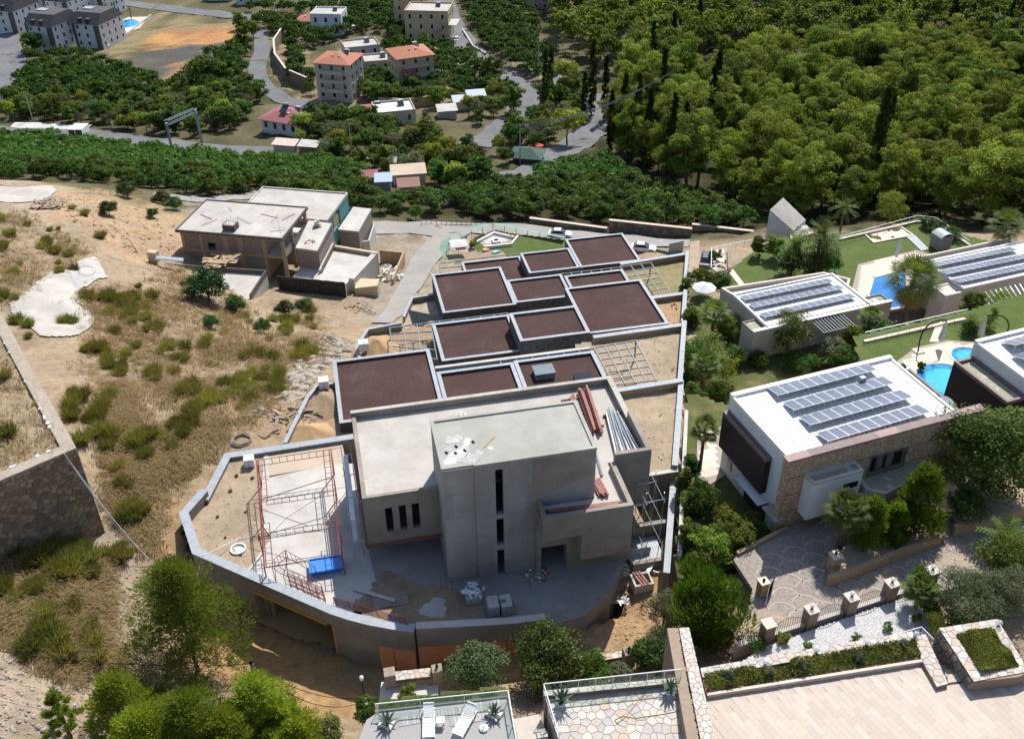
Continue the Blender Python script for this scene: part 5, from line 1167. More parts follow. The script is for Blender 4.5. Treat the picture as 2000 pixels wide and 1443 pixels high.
# white path, railing, small terraces
tag(MB().prism([W(x,y,-.28)[:2] for x,y in ((1815,668),(1833,668),(1843,645),(1850,636),(1838,628),(1826,640))],-.5,-.24).build('garden_path',M_travert),'wavy white edged path across the lawn to the pool deck',kind='structure')
def railing(label,pts,z,h=1.0,m=M_alu,n=None,glass=False,step=1.4,base=None):
 """Rail with posts along pixel points at ground height z."""
 P3 = [np.array(W(x,y,z+h)) for x,y in pts];t = thing('railing',label,'railing',(P3[0][0],P3[0][1],z))
 for a,b in zip(P3[:-1],P3[1:]):
  MB().tube(a,b,.035,n=6).build('top_rail',m,t);L = np.linalg.norm(b-a);k = max(1,round(L/step))
  for i in range(k+1):
   p = a+(b-a)*i/k;MB().tube((p[0],p[1],z),p,.025,n=5).build('post',m,t)
  if glass:
   for i in range(k):
    p,q = a+(b-a)*(i+.04)/k,a+(b-a)*(i+.96)/k;u = np.array([-(b-a)[1],(b-a)[0],0]);u = u/np.linalg.norm(u)*.006
    MB().hexa([tuple(p-u-[0,0,h-.08]),tuple(q-u-[0,0,h-.08]),tuple(q+u-[0,0,h-.08]),tuple(p+u-[0,0,h-.08])],[tuple(p-u-[0,0,.06]),tuple(q-u-[0,0,.06]),tuple(q+u-[0,0,.06]),tuple(p+u-[0,0,.06])]).build('glass_pane',M_clear,t)
  else:
   MB().tube(a-[0,0,h*.5],b-[0,0,h*.5],.015,n=5).build('mid_rail',m,t)
 return t
M_clear = clearmat('clear_glass')
def lowwall(name,label,pts,z0,z1,wd,m,cap=None):
 P2 = [tuple(W(x,y,z1)[:2]) for x,y in pts];t = thing(name,label,'wall',(P2[0][0],P2[0][1],z0));strip_wall(MB(),P2,wd,z0,z1-.06).build('wall_body',m,t)
 copings(P2,wd,z1,t,cap or M_travert,piece=1.6);return t
lowwall('patio_wall','travertine capped patio wall above the planting by the pool',[(1690,667),(1890,622)],-3,-.1,.3,M_bwall)
railing('white metal railing along the patio wall',[(1690,649),(1890,604)],-.1,.95)
railing('railing round the back lawn by the wood',[(1640,462),(1792,421),(1829,425),(1893,470)],-8.5,1.0)
lowwall('lawn_wall','low white wall behind the bright back lawn',[(1640,467),(1792,432),(1829,436),(1893,478)],-12,-8.3,.25,M_bwall)
pit = thing('sunken_terrace','sunken travertine square at the end of the back lawn','terrace',W(1740,455,-8.5),V.ang)
q = [vpx(x,y,-8.45) for x,y in ((1686,455),(1760,441),(1786,459),(1706,474))];strip_wall(MB(V),q+[q[0]],-.25,-9.3,-8.45).build('rim',M_travert,pit);MB(V).prism(q,-8.64,-8.58).build('floor',M_travert,pit)
tag(MB(V).prism([vpx(x,y,-8.5) for x,y in ((1770,462),(1787,459),(1814,486),(1800,490))],-8.8,-8.5).build('garden_path',M_cope),'grey slab path across the bright lawn',kind='structure')
tiles('pool_terrace','travertine terrace round the blue pool',[(1676,516),(1790,488),(1830,500),(1790,530),(1745,600),(1660,580)],-8.45,M_travert,(1.0,.6))
pool = thing('swimming_pool','angular blue swimming pool below the far villa','pool',W(1730,560,-8.5),V.ang)
pq = [vpx(x,y,-8.42) for x,y in ((1703,541),(1775,523),(1772,600),(1738,606),(1692,577))]
MB(V).prism(pq,-8.7,-8.41).build('water',mat('pool_blue',(.005,.13,.40),(.01,.20,.52),.5,.05,spec=.6),pool);strip_wall(MB(V),pq+[pq[0]],-.35,-8.7,-8.36).build('rim',M_travert,pool)
pc = W(1748,512,-8.4);t = thing('closed_parasol','tall closed white parasol on the pool terrace','parasol',pc)
for nm,pr,m in (('base',[(.45,0),(.45,.1),(.05,.12)],M_slab),('pole',[(.03,.1),(.03,1.0)],M_alu),('folded_canopy',[(.18,.8),(.27,1.4),(.22,2.6),(.1,3.3),(.001,3.4)],mat('white_cloth',(.6,.62,.63),rough=.8))): o = MB().lathe(pr,n=12).build(nm,m);o.parent = t
bb_ = W(1835,482,-8.5);t = thing('garden_shed','grey shed with curved roof beside the far villa','shed',bb_,V.ang)
n = 9;pts = [(-1.1+2.2*i/n,1.9+.45*math.sin(math.pi*i/n)) for i in range(n+1)];mb = MB()
for i in range(n): mb.hexa([(pts[i][0],-1.0,pts[i][1]),(pts[i+1][0],-1.0,pts[i+1][1]),(pts[i+1][0],1.0,pts[i+1][1]),(pts[i][0],1.0,pts[i][1])],[(pts[i][0],-1.0,pts[i][1]+.05),(pts[i+1][0],-1.0,pts[i+1][1]+.05),(pts[i+1][0],1.0,pts[i+1][1]+.05),(pts[i][0],1.0,pts[i][1]+.05)])
o = mb.build('curved_roof',M_sheet);o.parent = t;o = MB().box(-1.0,1.0,-.95,.95,0,1.95).build('wall',mat('grey_boards',(.20,.20,.20),(.15,.15,.15),4,.8,stretch=(1,1,.1)));o.parent = t
# wedge-shaped outbuilding at the lane end
wg = thing('outbuilding','white wedge shaped outbuilding with sloping grey roof by the wood','building',W(1530,470,-12),0)
fw = [W(1493,462,-12),W(1533,455,-12),W(1560,440,-12),W(1520,440,-12)]
lo_ = [tuple(W(1494,470,-11.5)),tuple(W(1546,474,-11.5)),tuple(W(1570,452,-11.5)),tuple(W(1520,445,-11.5))];hi_ = [(*lo_[0][:2],-6.8),(*lo_[1][:2],-9.8),(*lo_[2][:2],-9.8),(*lo_[3][:2],-6.8)]
MB().hexa(lo_,hi_).build('wall',M_wwall,wg);MB().hexa(hi_,[(p[0],p[1],p[2]+.2) for p in hi_]).build('roof',M_roofc,wg)
q = [W(x,y,-10)[:2] for x,y in ((1545,470),(1590,455),(1575,440),(1540,445))];MB().prism(q,-13,-10.1).build('side_room',M_bwall,wg);MB().prism(q,-10.1,-9.95).build('side_roof',M_roofc,wg)
# small terrace with chairs at the left garden corner
tiles('small_terrace','small travertine terrace with garden chairs',[(1391,488),(1423,482),(1423,526),(1400,531),(1389,524)],-8.45,M_travert,(.6,.6))
bn = thing('garden_bench','long wooden bench on the small terrace','bench',W(1424,510,-8.4),0);b_ = [W(x,y,-8.0) for x,y in ((1421,488),(1428,487),(1429,523),(1422,524))]
MB().prism([p[:2] for p in b_],-8.05,-7.97).build('seat',M_wood2,bn);MB().prism([p[:2] for p in b_],-8.45,-8.05).build('base',M_travert,bn)
def chair(label,x,y,z,rz,m=M_wood):
 t = thing('garden_chair',label,'chair',W(x,y,z),rz,'wooden chairs on the small terrace')
 for nm,q in (('seat',(-.25,.25,-.25,.25,.4,.45)),('backrest',(-.25,.25,.2,.25,.45,.9)),*[('leg',(a,a+.05,b,b+.05,0,.4)) for a in (-.25,.2) for b in (-.25,.2)]): o = MB().box(*q).build(nm,m);o.parent = t
 return t
chair('wooden garden chair by the low terrace wall',1407,500,-8.4,.4);chair('wooden garden chair left of the white table',1394,517,-8.4,1.5);chair('wooden garden chair between white table and bench',1413,519,-8.4,-1.4)
t = thing('garden_table','small round white table between the garden chairs','table',W(1406,516,-8.4));
for nm,pr in (('top',[(.38,.68),(.38,.72),(.001,.72)]),('stem',[(.04,.03),(.04,.68)]),('foot',[(.25,0),(.22,.03),(.04,.05)])): o = MB().lathe(pr,n=16).build(nm,M_white);o.parent = t
tag(MB().prism([W(x,y,-8.5)[:2] for x,y in ((1422,530),(1432,526),(1455,556),(1444,558))],-8.8,-8.49).build('garden_path',M_travert),'pale stone path from small terrace to the low beige villa',kind='structure')
railing('white rail around the small terrace',[(1389,522),(1390,484),(1470,468)],-8.4,1.0)
pu = thing('open_parasol','open white octagonal parasol by the boundary hedge','parasol',W(1372,592,-8.5),0)
for nm,pr,n_,m in (('canopy',[(.001,2.75),(1.5,2.25),(1.5,2.1),(1.47,2.1),(1.45,2.22),(.001,2.7)],8,mat('white_canvas',(.56,.55,.52),rough=.9)),('pole',[(.035,0),(.035,2.7)],8,M_alu)): o = MB().lathe(pr,n=n_).build(nm,m);o.parent = pu
# neighbour's wall and paved walk along the boundary
nb = lowwall('garden_wall','tall pale wall on the villa side of the boundary passage',[(1338,800),(1324,1085)],0,2.6,.25,M_bwall,M_slab)
tag(MB(F).prism([(bound(44)+.1,44),(bound(44)+1.6,44),(bound(122)+1.6,122),(bound(122)+.1,122)],[-.5,-.5,-13.6,-13.6],[.5,.5,-12.9,-12.9]).build('boundary_passage',M_soil),'narrow earth passage along the boundary wall',kind='structure')
tiles('side_terrace','pale paving between palm trunks and the stone fronted villa',[(1362,850),(1412,830),(1420,925),(1388,945),(1360,930)],2.32,M_travert,(.8,.8))
# driveway with fan paving
def drive_mat():
 m,nt,b = newmat('fan_cobbles');pos = _pos(nt);vo = nt.nodes.new('ShaderNodeTexVoronoi');vo.inputs['Scale'].default_value = 7;nt.links.new(pos,vo.inputs['Vector'])
 c = _mix(nt,_ramp(nt,vo.outputs['Color'],.2,.8),(.20,.17,.145),(.29,.25,.215));c = _mix(nt,_ramp(nt,_noise(nt,pos,.35,5),.52,.72),c,(.40,.29,.18));nt.links.new(c,b.inputs['Base Color']);b.inputs['Roughness'].default_value = .85;return m
DZ = 3.7
drive_px = [(1432,1092),(1470,1062),(1545,1026),(1700,975),(1860,1000),(1980,1000),(2060,1010),(2060,1100),(1850,1150),(1640,1215),(1470,1270),(1440,1240),(1460,1190),(1470,1150)]
dr = tag(MB().prism([W(x,y,DZ)[:2] for x,y in drive_px],DZ-.4,DZ).build('driveway',drive_mat()),'brown fan patterned driveway in front of the stone fronted villa',kind='structure')
dpoly = [tuple(W(x,y,DZ)[:2]) for x,y in drive_px];M_arc = mat('pale_arc_stone',(.40,.36,.31),(.34,.30,.26),5,.85);k = 0
for i in range(-2,16):
 for j in range(-1,9):
  o_ = V.w(34.2+i*1.9+(j % 2)*.95,32+j*1.05,0);pts = []
  for a in np.linspace(R(12),R(168),9): pts.append((o_[0]+1.05*math.cos(a+V.ang-.5),o_[1]+1.05*math.sin(a+V.ang-.5)))
  if all(inside(dpoly,*p) for p in pts):
   mb = MB();inn_ = [(o_[0]+.93*math.cos(a+V.ang-.5),o_[1]+.93*math.sin(a+V.ang-.5)) for a in np.linspace(R(12),R(168),9)]
   for s in range(8): mb.hexa([(*pts[s],DZ-.01),(*pts[s+1],DZ-.01),(*inn_[s+1],DZ-.01),(*inn_[s],DZ-.01)][::-1],[(*pts[s],DZ+.005),(*pts[s+1],DZ+.005),(*inn_[s+1],DZ+.005),(*inn_[s],DZ+.005)][::-1])
   mb.build('paving_arc',M_arc,dr)
M_tanw = mat('honey_block_wall',(.40,.29,.17),(.31,.22,.13),3,.9,fine=.2,fscale=10,bump=.4,bscale=8)
lowwall('planter_wall','honey stone planter wall with conifers along the driveway',[(1622,1130),(1842,1046)],3.5,4.55,.3,M_tanw,M_tanw)
lowwall('planter_wall','honey stone kerb between shrubs and the villa driveway',[(1442,1080),(1540,1030)],3.3,3.95,.22,M_tanw,M_tanw)
lowwall('planter_wall','honey stone planter wall below the big hedge tree',[(1868,1030),(2040,985)],3.5,4.7,.3,M_tanw,M_tanw)
vsheet('planter_soil',[(1622,1122),(1842,1040),(1830,1000),(1700,1040),(1640,1080)],4.3,M_soil,'planter soil under the conifers',amp=.05)
vsheet('planter_soil',[(1868,1024),(2040,980),(2040,900),(1880,940)],4.4,M_soil,'soil bank under the big hedge tree',amp=.05)
def gatepost(label,x,y,z,h=1.3,s=.62):
 c = W(x,y,z+h);t = thing('gate_pillar',label,'pillar',(c[0],c[1],z),V.ang,'honey stone gate pillars')
 for nm,q,m in (('shaft',(-s/2,s/2,-s/2,s/2,0,h-.1),M_tanw),('cap',(-s/2-.06,s/2+.06,-s/2-.06,s/2+.06,h-.1,h),M_travert)): o = MB().box(*q).build(nm,m,bevel=.015);o.parent = t
 o = MB().lathe([(.05,0),(.1,.06),(.1,.16),(.03,.24),(.001,.25)],(0,0,h),10).build('lamp',M_black);o.parent = t;return t
gatepost('honey stone gate pillar at the planter wall end',1633,1082,DZ,1.7,.7);gatepost('honey stone gate pillar by the iron gate leaf',1492,1134,DZ,1.3,.6)
gt = thing('iron_gate','black iron gate leaf standing open beside its pillar','gate',W(1505,1160,DZ),0)
ga,gb_ = W(1499,1168,DZ),W(1508,1150,DZ)
mb = MB();
for zz in (DZ+.1,DZ+1.05): MB().tube((ga[0],ga[1],zz),(gb_[0],gb_[1],zz),.03).build('rail',M_black,gt)
for k in range(8): p_ = ga+(gb_-ga)*k/7;MB().tube((p_[0],p_[1],DZ+.05),(p_[0],p_[1],DZ+1.2),.018,n=5).build('bar',M_black,gt)
# far pergola with climbers beside the third villa
pgz = -2.2;t = thing('garden_pergola','white slatted pergola carrying climbers beside the far villa','pergola',W(1940,590,-6),V.ang)
pp_ = [vpx(x,y,pgz) for x,y in ((1905,575),(2010,550),(2030,585),(1935,612))]
for k in range(12):
 u = k/11;a_ = np.array(pp_[0])*(1-u)+np.array(pp_[1])*u;b_ = np.array(pp_[3])*(1-u)+np.array(pp_[2])*u;MB(V).bar((*a_,pgz),(*b_,pgz),.12,.1).build('slat',M_white,t)
for p in pp_: MB(V).bar((*p,-7),(*p,pgz),.14,.14).build('post',M_greyst,t)
# terraces at the foot of the picture
M_flag = [mat('flagstone_%d' % i,c,tuple(v*.86 for v in c),2.5,.8,fine=.1) for i,c in enumerate(((.56,.50,.43),(.50,.45,.40),(.60,.55,.49),(.52,.42,.33),(.45,.42,.39)))]
M_mortar = mat('brown_mortar',(.30,.225,.165),(.25,.19,.14),3,.95)
M_rub = [mat('rubble_%d' % i,c,tuple(v*.75 for v in c),3,.9,fine=.2) for i,c in enumerate(((.32,.26,.20),(.26,.215,.165),(.37,.30,.22),(.22,.19,.16)))]
def flagstones(name,label,outline,z,spacing,parent=None,thick=.04,mats=None,seed=3,gap=.035,part='flagstone',kind='structure'):
 """Crazy paving: every stone its own piece on a mortar bed."""
 P_ = [tuple(p[:2]) for p in outline]
 root = MB().prism(P_,z-.3,z-thick*.6).build(name,M_mortar,parent)
 if parent is None: tag(root,label,kind=kind)
 for i,c in enumerate(cells(P_,spacing,random.Random(seed),gap)):
  if i >= 300: break
  MB().prism(c,z-thick,z+random.uniform(-.006,.006)).build(part,random.choice(mats or M_flag),root)
 return root
def stone_wall(name,label,p,q,z0p,z1p,z0q,z1q,thick,spacing,cat='wall',cap=True,seed=5,mats=None,both=False,parent=None,maxn=300):
 """Rubble wall from p to q (plan); stones stand proud of the mortar on its right-hand face (seen from p to q)."""
 p,q = np.array(p[:2],float),np.array(q[:2],float);u = (q-p);L = np.linalg.norm(u);u /= L;n_ = np.array([u[1],-u[0]])
 t = parent or thing(name,label,cat,(p[0],p[1],min(z0p,z0q)))
 a,b,c,d = p,q,q-n_*thick,p-n_*thick
 MB().hexa([(*a,z0p),(*b,z0q),(*c,z0q),(*d,z0p)],[(*a,z1p),(*b,z1q),(*c,z1q),(*d,z1p)]).build('wall_body',M_mortar,t)
 out = [(0,z0p),(L,z0q),(L,z1q-.02),(0,z1p-.02)]
 rest = [MB() for _ in (mats or M_rub)]
 for s_,off in ((1,0),)+(((-1,thick),) if both else ()):
  for i,cpoly in enumerate(cells(out,spacing,random.Random(seed),.035,1.35)):
   dp = random.uniform(.03,.09);mr_ = random.randrange(len(rest));mb = MB() if i < maxn else rest[mr_];k = len(cpoly);base_ = [p+u*x-n_*off for x,_ in cpoly]
   lo = [(bb[0]-n_[0]*.02*s_,bb[1]-n_[1]*.02*s_,cpoly[j][1]) for j,bb in enumerate(base_)];cen = np.mean(np.array(cpoly),0)
   hi_ = []
   for j in range(k):
    x,zz = np.array(cpoly[j])*.88+cen*.12;w_ = p+u*x-n_*off+n_*dp*s_;hi_.append((w_[0],w_[1],zz))
   mb._add(lo+hi_,[tuple(range(k,2*k))]+[(j,(j+1) % k,k+(j+1) % k,k+j) for j in range(k)]);
   if i < maxn: mb.build('stone',(mats or M_rub)[mr_],t)
 for r_,m in zip(rest,mats or M_rub):
  if r_.f: r_.build('stones',m,t)['kind'] = 'stuff'
 return t
ZL = 8.6
# lounger terrace
lt = [W(x,y,ZL) for x,y in ((716,1404),(738,1390),(990,1362),(1012,1470),(690,1470))]
lw = thing('sun_terrace','raised sun terrace of grey plank tiles with glass rail','terrace',(lt[1][0],lt[1][1],1),PSI)
MB().prism([p[:2] for p in lt],.5,ZL-.05).build('base',M_bwall,lw)
M_plank = [mat('plank_tile_%d' % i,c,tuple(v*.8 for v in c),5,.85,stretch=(1,12,1),fine=.12) for i,c in enumerate(((.42,.40,.375),(.36,.345,.33),(.46,.435,.40)))]
LP = [tuple(F.l(p)) for p in lt];xs = [p[0] for p in LP];ys = [p[1] for p in LP];y = min(ys);k = 0
while y < max(ys):
 x = min(xs)
 while x < max(xs):
  q = [(x+.008,y+.008),(x+.192,y+.008),(x+.192,y+.592),(x+.008,y+.592)]
  if all(inside(LP,*c) for c in q) and k < 300 and F.w(*q[0])[1] > 33: MB(F).prism(q,ZL-.05,ZL+random.uniform(-.003,.003)).build('plank_tile',random.choice(M_plank),lw);k += 1
  x += .2
 y += .6
MB().prism([p[:2] for p in lt],ZL-.05,ZL-.03).build('tile_bed',M_plank[1],lw)
strip_wall(MB(),[lt[1][:2],lt[2][:2],lt[3][:2]],.12,ZL-.05,ZL+.06).build('edge_kerb',mat('dark_kerb',(.12,.125,.125),rough=.7),lw)
rl_ = railing('white topped glass rail around the sun terrace',[(733,1374),(992,1348),(1010,1455)],ZL,.85,M_white,glass=True,step=2.2)
strip = [W(x,y,8.2) for x,y in ((738,1389),(990,1360),(985,1345),(740,1372))]
sheet('planter_grass',[p[:2] for p in strip],8.3,M_lawn,'narrow grass strip behind the glass rail',amp=.05,sub=.25)
def lounger(label,x,y,rz):
 t = thing('sun_lounger',label,'sun lounger',W(x,y,ZL),rz,'white plastic sun loungers')
 P_ = [('side_rail',(-.34,-.29,-.95,.95,.22,.32)),('side_rail',(.29,.34,-.95,.95,.22,.32))]+[('leg',(a,a+.07,b,b+.08,0,.24)) for a in (-.34,.27) for b in (-.85,-.1,.75)]
 for i in range(13): P_.append(('slat',(-.29,.29,-.93+i*.095,-.93+i*.095+.07,.28,.31)))
 for nm,q in P_: o = MB().box(*q).build(nm,M_white,bevel=.008);o.parent = t
 for i in range(7): b0_ = .32+i*.095;h0 = .30+i*.055;o = MB().hexa([(-.29,b0_,h0),(.29,b0_,h0),(.29,b0_+.07,h0+.035),(-.29,b0_+.07,h0+.035)],[(-.29,b0_,h0+.03),(.29,b0_,h0+.03),(.29,b0_+.07,h0+.065),(-.29,b0_+.07,h0+.065)]).build('back_slat',M_white);o.parent = t
 o = MB().box(-.3,.3,.92,.98,.66,.74).build('head_rail',M_white,bevel=.01);o.parent = t
 return t
lounger('white slatted sun lounger left of the small white table',838,1416,R(3));lounger('white slatted sun lounger turned aslant beside the parasol base',908,1414,R(-25))
t = thing('side_table','small white table between the sun loungers','table',W(861,1414,ZL))
for nm,q in (('top',(-.24,.24,-.22,.22,.40,.44)),*[('leg',(a,a+.05,b,b+.05,0,.4)) for a in (-.22,.17) for b in (-.2,.15)]): o = MB().box(*q).build(nm,M_foam,bevel=.015);o.parent = t
t = thing('parasol_base','white octagonal parasol base on the sun terrace','parasol base',W(945,1422,ZL));o = MB().lathe([(.27,0),(.27,.08),(.2,.13),(.04,.14)],n=8).build('foot',M_white);o.parent = t;o = MB().lathe([(.035,.13),(.035,.34),(.001,.34)],n=8).build('socket',M_alu);o.parent = t
M_agave = leafmat('agave_leaf',(.10,.15,.10),(.15,.20,.14),.15)
def agave(label,p,n,L,pot=None,group='agaves in planters on the terraces'):
 t = thing('agave',label,'agave',p,random.uniform(0,6),group);z0 = 0
 if pot == 'round':
  o = MB().lathe([(.2,0),(.33,.38),(.36,.42),(.3,.42),(.28,.36),(.001,.36)],n=18).build('pot',M_foam);o.parent = t;z0 = .36
 elif pot == 'square':
  o = MB().box(-.42,.42,-.35,.35,0,.12).build('planter_frame',M_wood2);o.parent = t;o = MB().box(-.38,.38,-.31,.31,.12,.15).build('pebbles',M_foam);o.parent = t;z0 = .14
 for i in range(n):
  a = i*2.39996;up = .95-.75*i/n;l = L*(.75+.25*random.random());mb = MB();d = np.array([math.cos(a),math.sin(a)]);pr = []
  for s,wd in ((0,.06),(.35,.075),(.7,.05),(1,.004)):
   rr = .05+l*s*math.cos(up*1.35);h_ = z0+l*s*math.sin(up*1.35)-.1*s*s*l*(1-up);pr.append((d[0]*rr,d[1]*rr,h_,wd))
  nrm = np.array([-d[1],d[0]])
  for j in range(3):
   a_,b_ = pr[j],pr[j+1];mb.poly([(a_[0]-nrm[0]*a_[3],a_[1]-nrm[1]*a_[3],a_[2]+.02),(a_[0]+nrm[0]*a_[3],a_[1]+nrm[1]*a_[3],a_[2]+.02),(b_[0]+nrm[0]*b_[3],b_[1]+nrm[1]*b_[3],b_[2]+.02),(b_[0]-nrm[0]*b_[3],b_[1]-nrm[1]*b_[3],b_[2]+.02)])
  o = mb.build('leaf',M_agave);o.parent = t
 return t
agave('agave in a pebble planter left of the loungers',W(756,1414,ZL),16,.85,'square');agave('agave in a pebble planter at the glass rail corner',W(965,1396,ZL),15,.75,'square')
# flagstone terrace
ZG = 8.3
ft = [W(x,y,ZG) for x,y in ((1068,1362),(1330,1334),(1362,1470),(1098,1470))]
fl_ = thing('flagstone_terrace','raised terrace of pale crazy paving with white railing','terrace',(ft[0][0],ft[0][1],1),0)
MB().prism([p[:2] for p in ft],.5,ZG-.05).build('base',M_bwall,fl_);flagstones('paving',None,ft,ZG,.5,fl_,seed=11)
pw = [W(x,y,ZG+.35) for x,y in ((1062,1349),(1330,1322))];strip_wall(MB(),[pw[1][:2],pw[0][:2]],.35,.5,ZG+.35).build('kerb_wall',M_mortar,fl_)
flagstones('kerb_top',None,[pw[0],pw[1],(*offset_line([pw[1][:2],pw[0][:2]],.35)[0],0),(*offset_line([pw[1][:2],pw[0][:2]],.35)[1],0)],ZG+.39,.45,fl_,seed=12)
railing('white metal railing around the crazy paving',[(1062,1335),(1332,1306)],ZG+.1,1.1,M_white,glass=True,step=1.05);railing('white metal handrail at the stair side of the crazy paving',[(1062,1336),(1083,1405),(1092,1430)],ZG+.05,1.1,M_white,step=1.0)
agave('agave in a round white pot by the white handrail',W(1097,1376,ZG),20,.95,'round');agave('agave in a round white pot by the tall stone wall',W(1308,1354,ZG),18,.85,'round')
tag(MB().path([(*W(x,y,ZG)[:2],ZG+.03) for x,y in ((1342,1385),(1290,1395),(1240,1402),(1215,1398),(1200,1406),(1205,1412),(1222,1400),(1245,1370),(1270,1340),(1280,1322))],.018,5).build('garden_hose',mat('ochre_hose',(.34,.27,.08),rough=.6)),'thin ochre garden hose looped over the crazy paving','hose')
# stairs left of the crazy paving
st = thing('garden_stair','stone steps between sun terrace and crazy paving','stairs',W(1045,1420,6)[:3],PSI);c0 = F.px(1040,1443,7.5)
for k in range(7): MB(F).box(c0[0]-.9,c0[0]+.9,c0[1]+k*.32,c0[1]+k*.32+.33,2,7.5-k*.18).build('step',M_flag[1],st)
# tall stone wall between the two terraces
sw = [W(1322,1226,8.2),W(1372,1470,10.0)]
tw = stone_wall('stone_wall','tall rubble wall capped with pale crazy paving between the terraces',sw[1],sw[0],5,9.6,1.5,8.2,.6,.42,seed=8)
tp = [W(1326,1224,8.3),W(1346,1224,8.3),W(1404,1470,9.7),W(1374,1470,9.7)]
for i,c in enumerate(cells([(p[0],p[1]) for p in tp],.4,random.Random(4),.03)):
 zz = lambda x,y: 8.25+(9.65-8.25)*np.clip((tp[0][1]-y)/(tp[0][1]-tp[2][1]),0,1);k = len(c)
 mb = MB();mb._add([(x,y,zz(x,y)-.06) for x,y in c]+[(x,y,zz(x,y)+.01) for x,y in c],[tuple(range(k,2*k))]+[(j,(j+1) % k,k+(j+1) % k,k+j) for j in range(k)]);mb.build('cap_stone',random.choice(M_flag),tw)
MB().hexa([(*tp[3][:2],6),(*tp[2][:2],6),(*tp[1][:2],3),(*tp[0][:2],3)],[(*tp[3][:2],9.61),(*tp[2][:2],9.61),(*tp[1][:2],8.21),(*tp[0][:2],8.21)]).build('wall_core',M_mortar,tw)
# travertine terrace with planter, gravel strip
ZTV = 7.4
tv = [W(x,y,ZTV) for x,y in ((1378,1363),(1800,1292),(1838,1340),(1860,1336),(1905,1330),(1990,1312),(2080,1290),(2120,1480),(1405,1480))]
tvr = MB().prism([p[:2] for p in tv],2,ZTV-.03).build('travertine_terrace',mat('pale_joint',(.36,.30,.245),rough=.9));tag(tvr,'wide terrace of pale travertine planks',kind='structure')
Mtv = [mat('travertine_plank_%d' % i,c,tuple(v*.9 for v in c),1.2,.6,fine=.05,lo=.2,hi=.8) for i,c in enumerate(((.46,.385,.315),(.49,.415,.345),(.435,.36,.295),(.475,.39,.315)))]
ang_tv = Frame(R(118));TP = [tuple(ang_tv.l(p)) for p in tv];xs = [p[0] for p in TP];ys = [p[1] for p in TP];y = min(ys);k = 0;rest = MB(ang_tv);r = 0
while y < max(ys):
 x = min(xs)-(r % 3)*.4
 while x < max(xs):
  q = [(x+.006,y+.006),(x+1.2,y+.006),(x+1.2,y+.4),(x+.006,y+.4)]
  if sum(inside(TP,*c) for c in q) == 4:
   if k < 290 and abs(PJ(ang_tv.w(*q[0],ZTV))[1]) < 1460: MB(ang_tv).prism(q,ZTV-.03,ZTV+random.uniform(-.002,.002)).build('travertine_plank',random.choice(Mtv),tvr);k += 1
   else: rest.prism(q,ZTV-.03,ZTV)
  x += 1.2
 y += .4;r += 1
if rest.f: o = rest.build('travertine_planks',Mtv[0],tvr);o['kind'] = 'stuff'
MB().prism([p[:2] for p in tv],ZTV-.03,ZTV-.02).build('terrace_bed',Mtv[2],tvr)
pl_ = [W(x,y,ZTV+.3) for x,y in ((1372,1316),(1785,1246),(1797,1276),(1800,1286),(1380,1352))]
pt = thing('planter_bed','long planter bed full of ground cover behind the travertine terrace','planter',(pl_[0][0],pl_[0][1],5),0)
strip_wall(MB(),[pl_[4][:2],pl_[3][:2]],-.18,5,ZTV+.28).build('kerb',M_travert,pt);MB().prism([p[:2] for p in pl_],5,ZTV+.12).build('soil',M_soil,pt)
sc = [W(x,y,ZTV+.2) for x,y in ((1340,1322),(1795,1235),(1815,1268),(1790,1250),(1372,1318))]
flagstones('planter_coping','flagstone coping between planter and white gravel',[W(x,y,ZTV+.25) for x,y in ((1368,1304),(1782,1232),(1790,1248),(1372,1322))],ZTV+.25,.5,seed=21)
flagstones('stair_coping','flagstone coping beside the travertine stair',[W(x,y,ZTV+.3) for x,y in ((1786,1240),(1808,1238),(1852,1334),(1830,1340),(1800,1288))],ZTV+.3,.45,seed=22)
rp = [W(x,y,ZTV+.9) for x,y in ((1834,1226),(1948,1208),(2010,1310),(1990,1320),(1902,1330))]
rpb = thing('raised_planter','raised flagstone planter with ground cover beside the stair','planter',(rp[0][0],rp[0][1],4),0)
MB().prism([p[:2] for p in rp],3,ZTV+.84).build('body',M_mortar,rpb);flagstones('coping',None,[rp[0],rp[1],rp[2],rp[4]],ZTV+.9,.48,rpb,seed=23)
stone_wall(None,None,rp[0],rp[4],4.0,ZTV+.8,ZTV,ZTV+.8,.15,.36,seed=24,parent=rpb)
stp = thing('travertine_stair','travertine stair going down to the white gravel','stairs',W(1850,1310,5),0);A_,B_,C_,D_ = [np.array(W(x,y,z)[:2]) for x,y,z in ((1852,1332,ZTV),(1898,1326,ZTV),(1838,1240,4.4),(1812,1244,4.4))]
for k in range(10):
 u0,u1 = k/10,(k+1)/10;P4 = [A_+(D_-A_)*u0,B_+(C_-B_)*u0,B_+(C_-B_)*u1,A_+(D_-A_)*u1];MB().prism([tuple(p) for p in P4],3,ZTV-.03-k*.29).build('step',Mtv[k % 3],stp)
M_gravel = mat('white_gravel',(.55,.54,.53),(.38,.37,.37),9,.9,bump=.6,bscale=14,fine=.3,fscale=8)
sheet('gravel_strip',[W(x,y,4.15)[:2] for x,y in ((1440,1330),(1440,1300),(1500,1262),(1790,1160),(1830,1165),(1850,1250),(1800,1280),(1380,1350))],4.15,M_gravel,'white gravel strip between fence and planter',amp=.02,sub=.12)
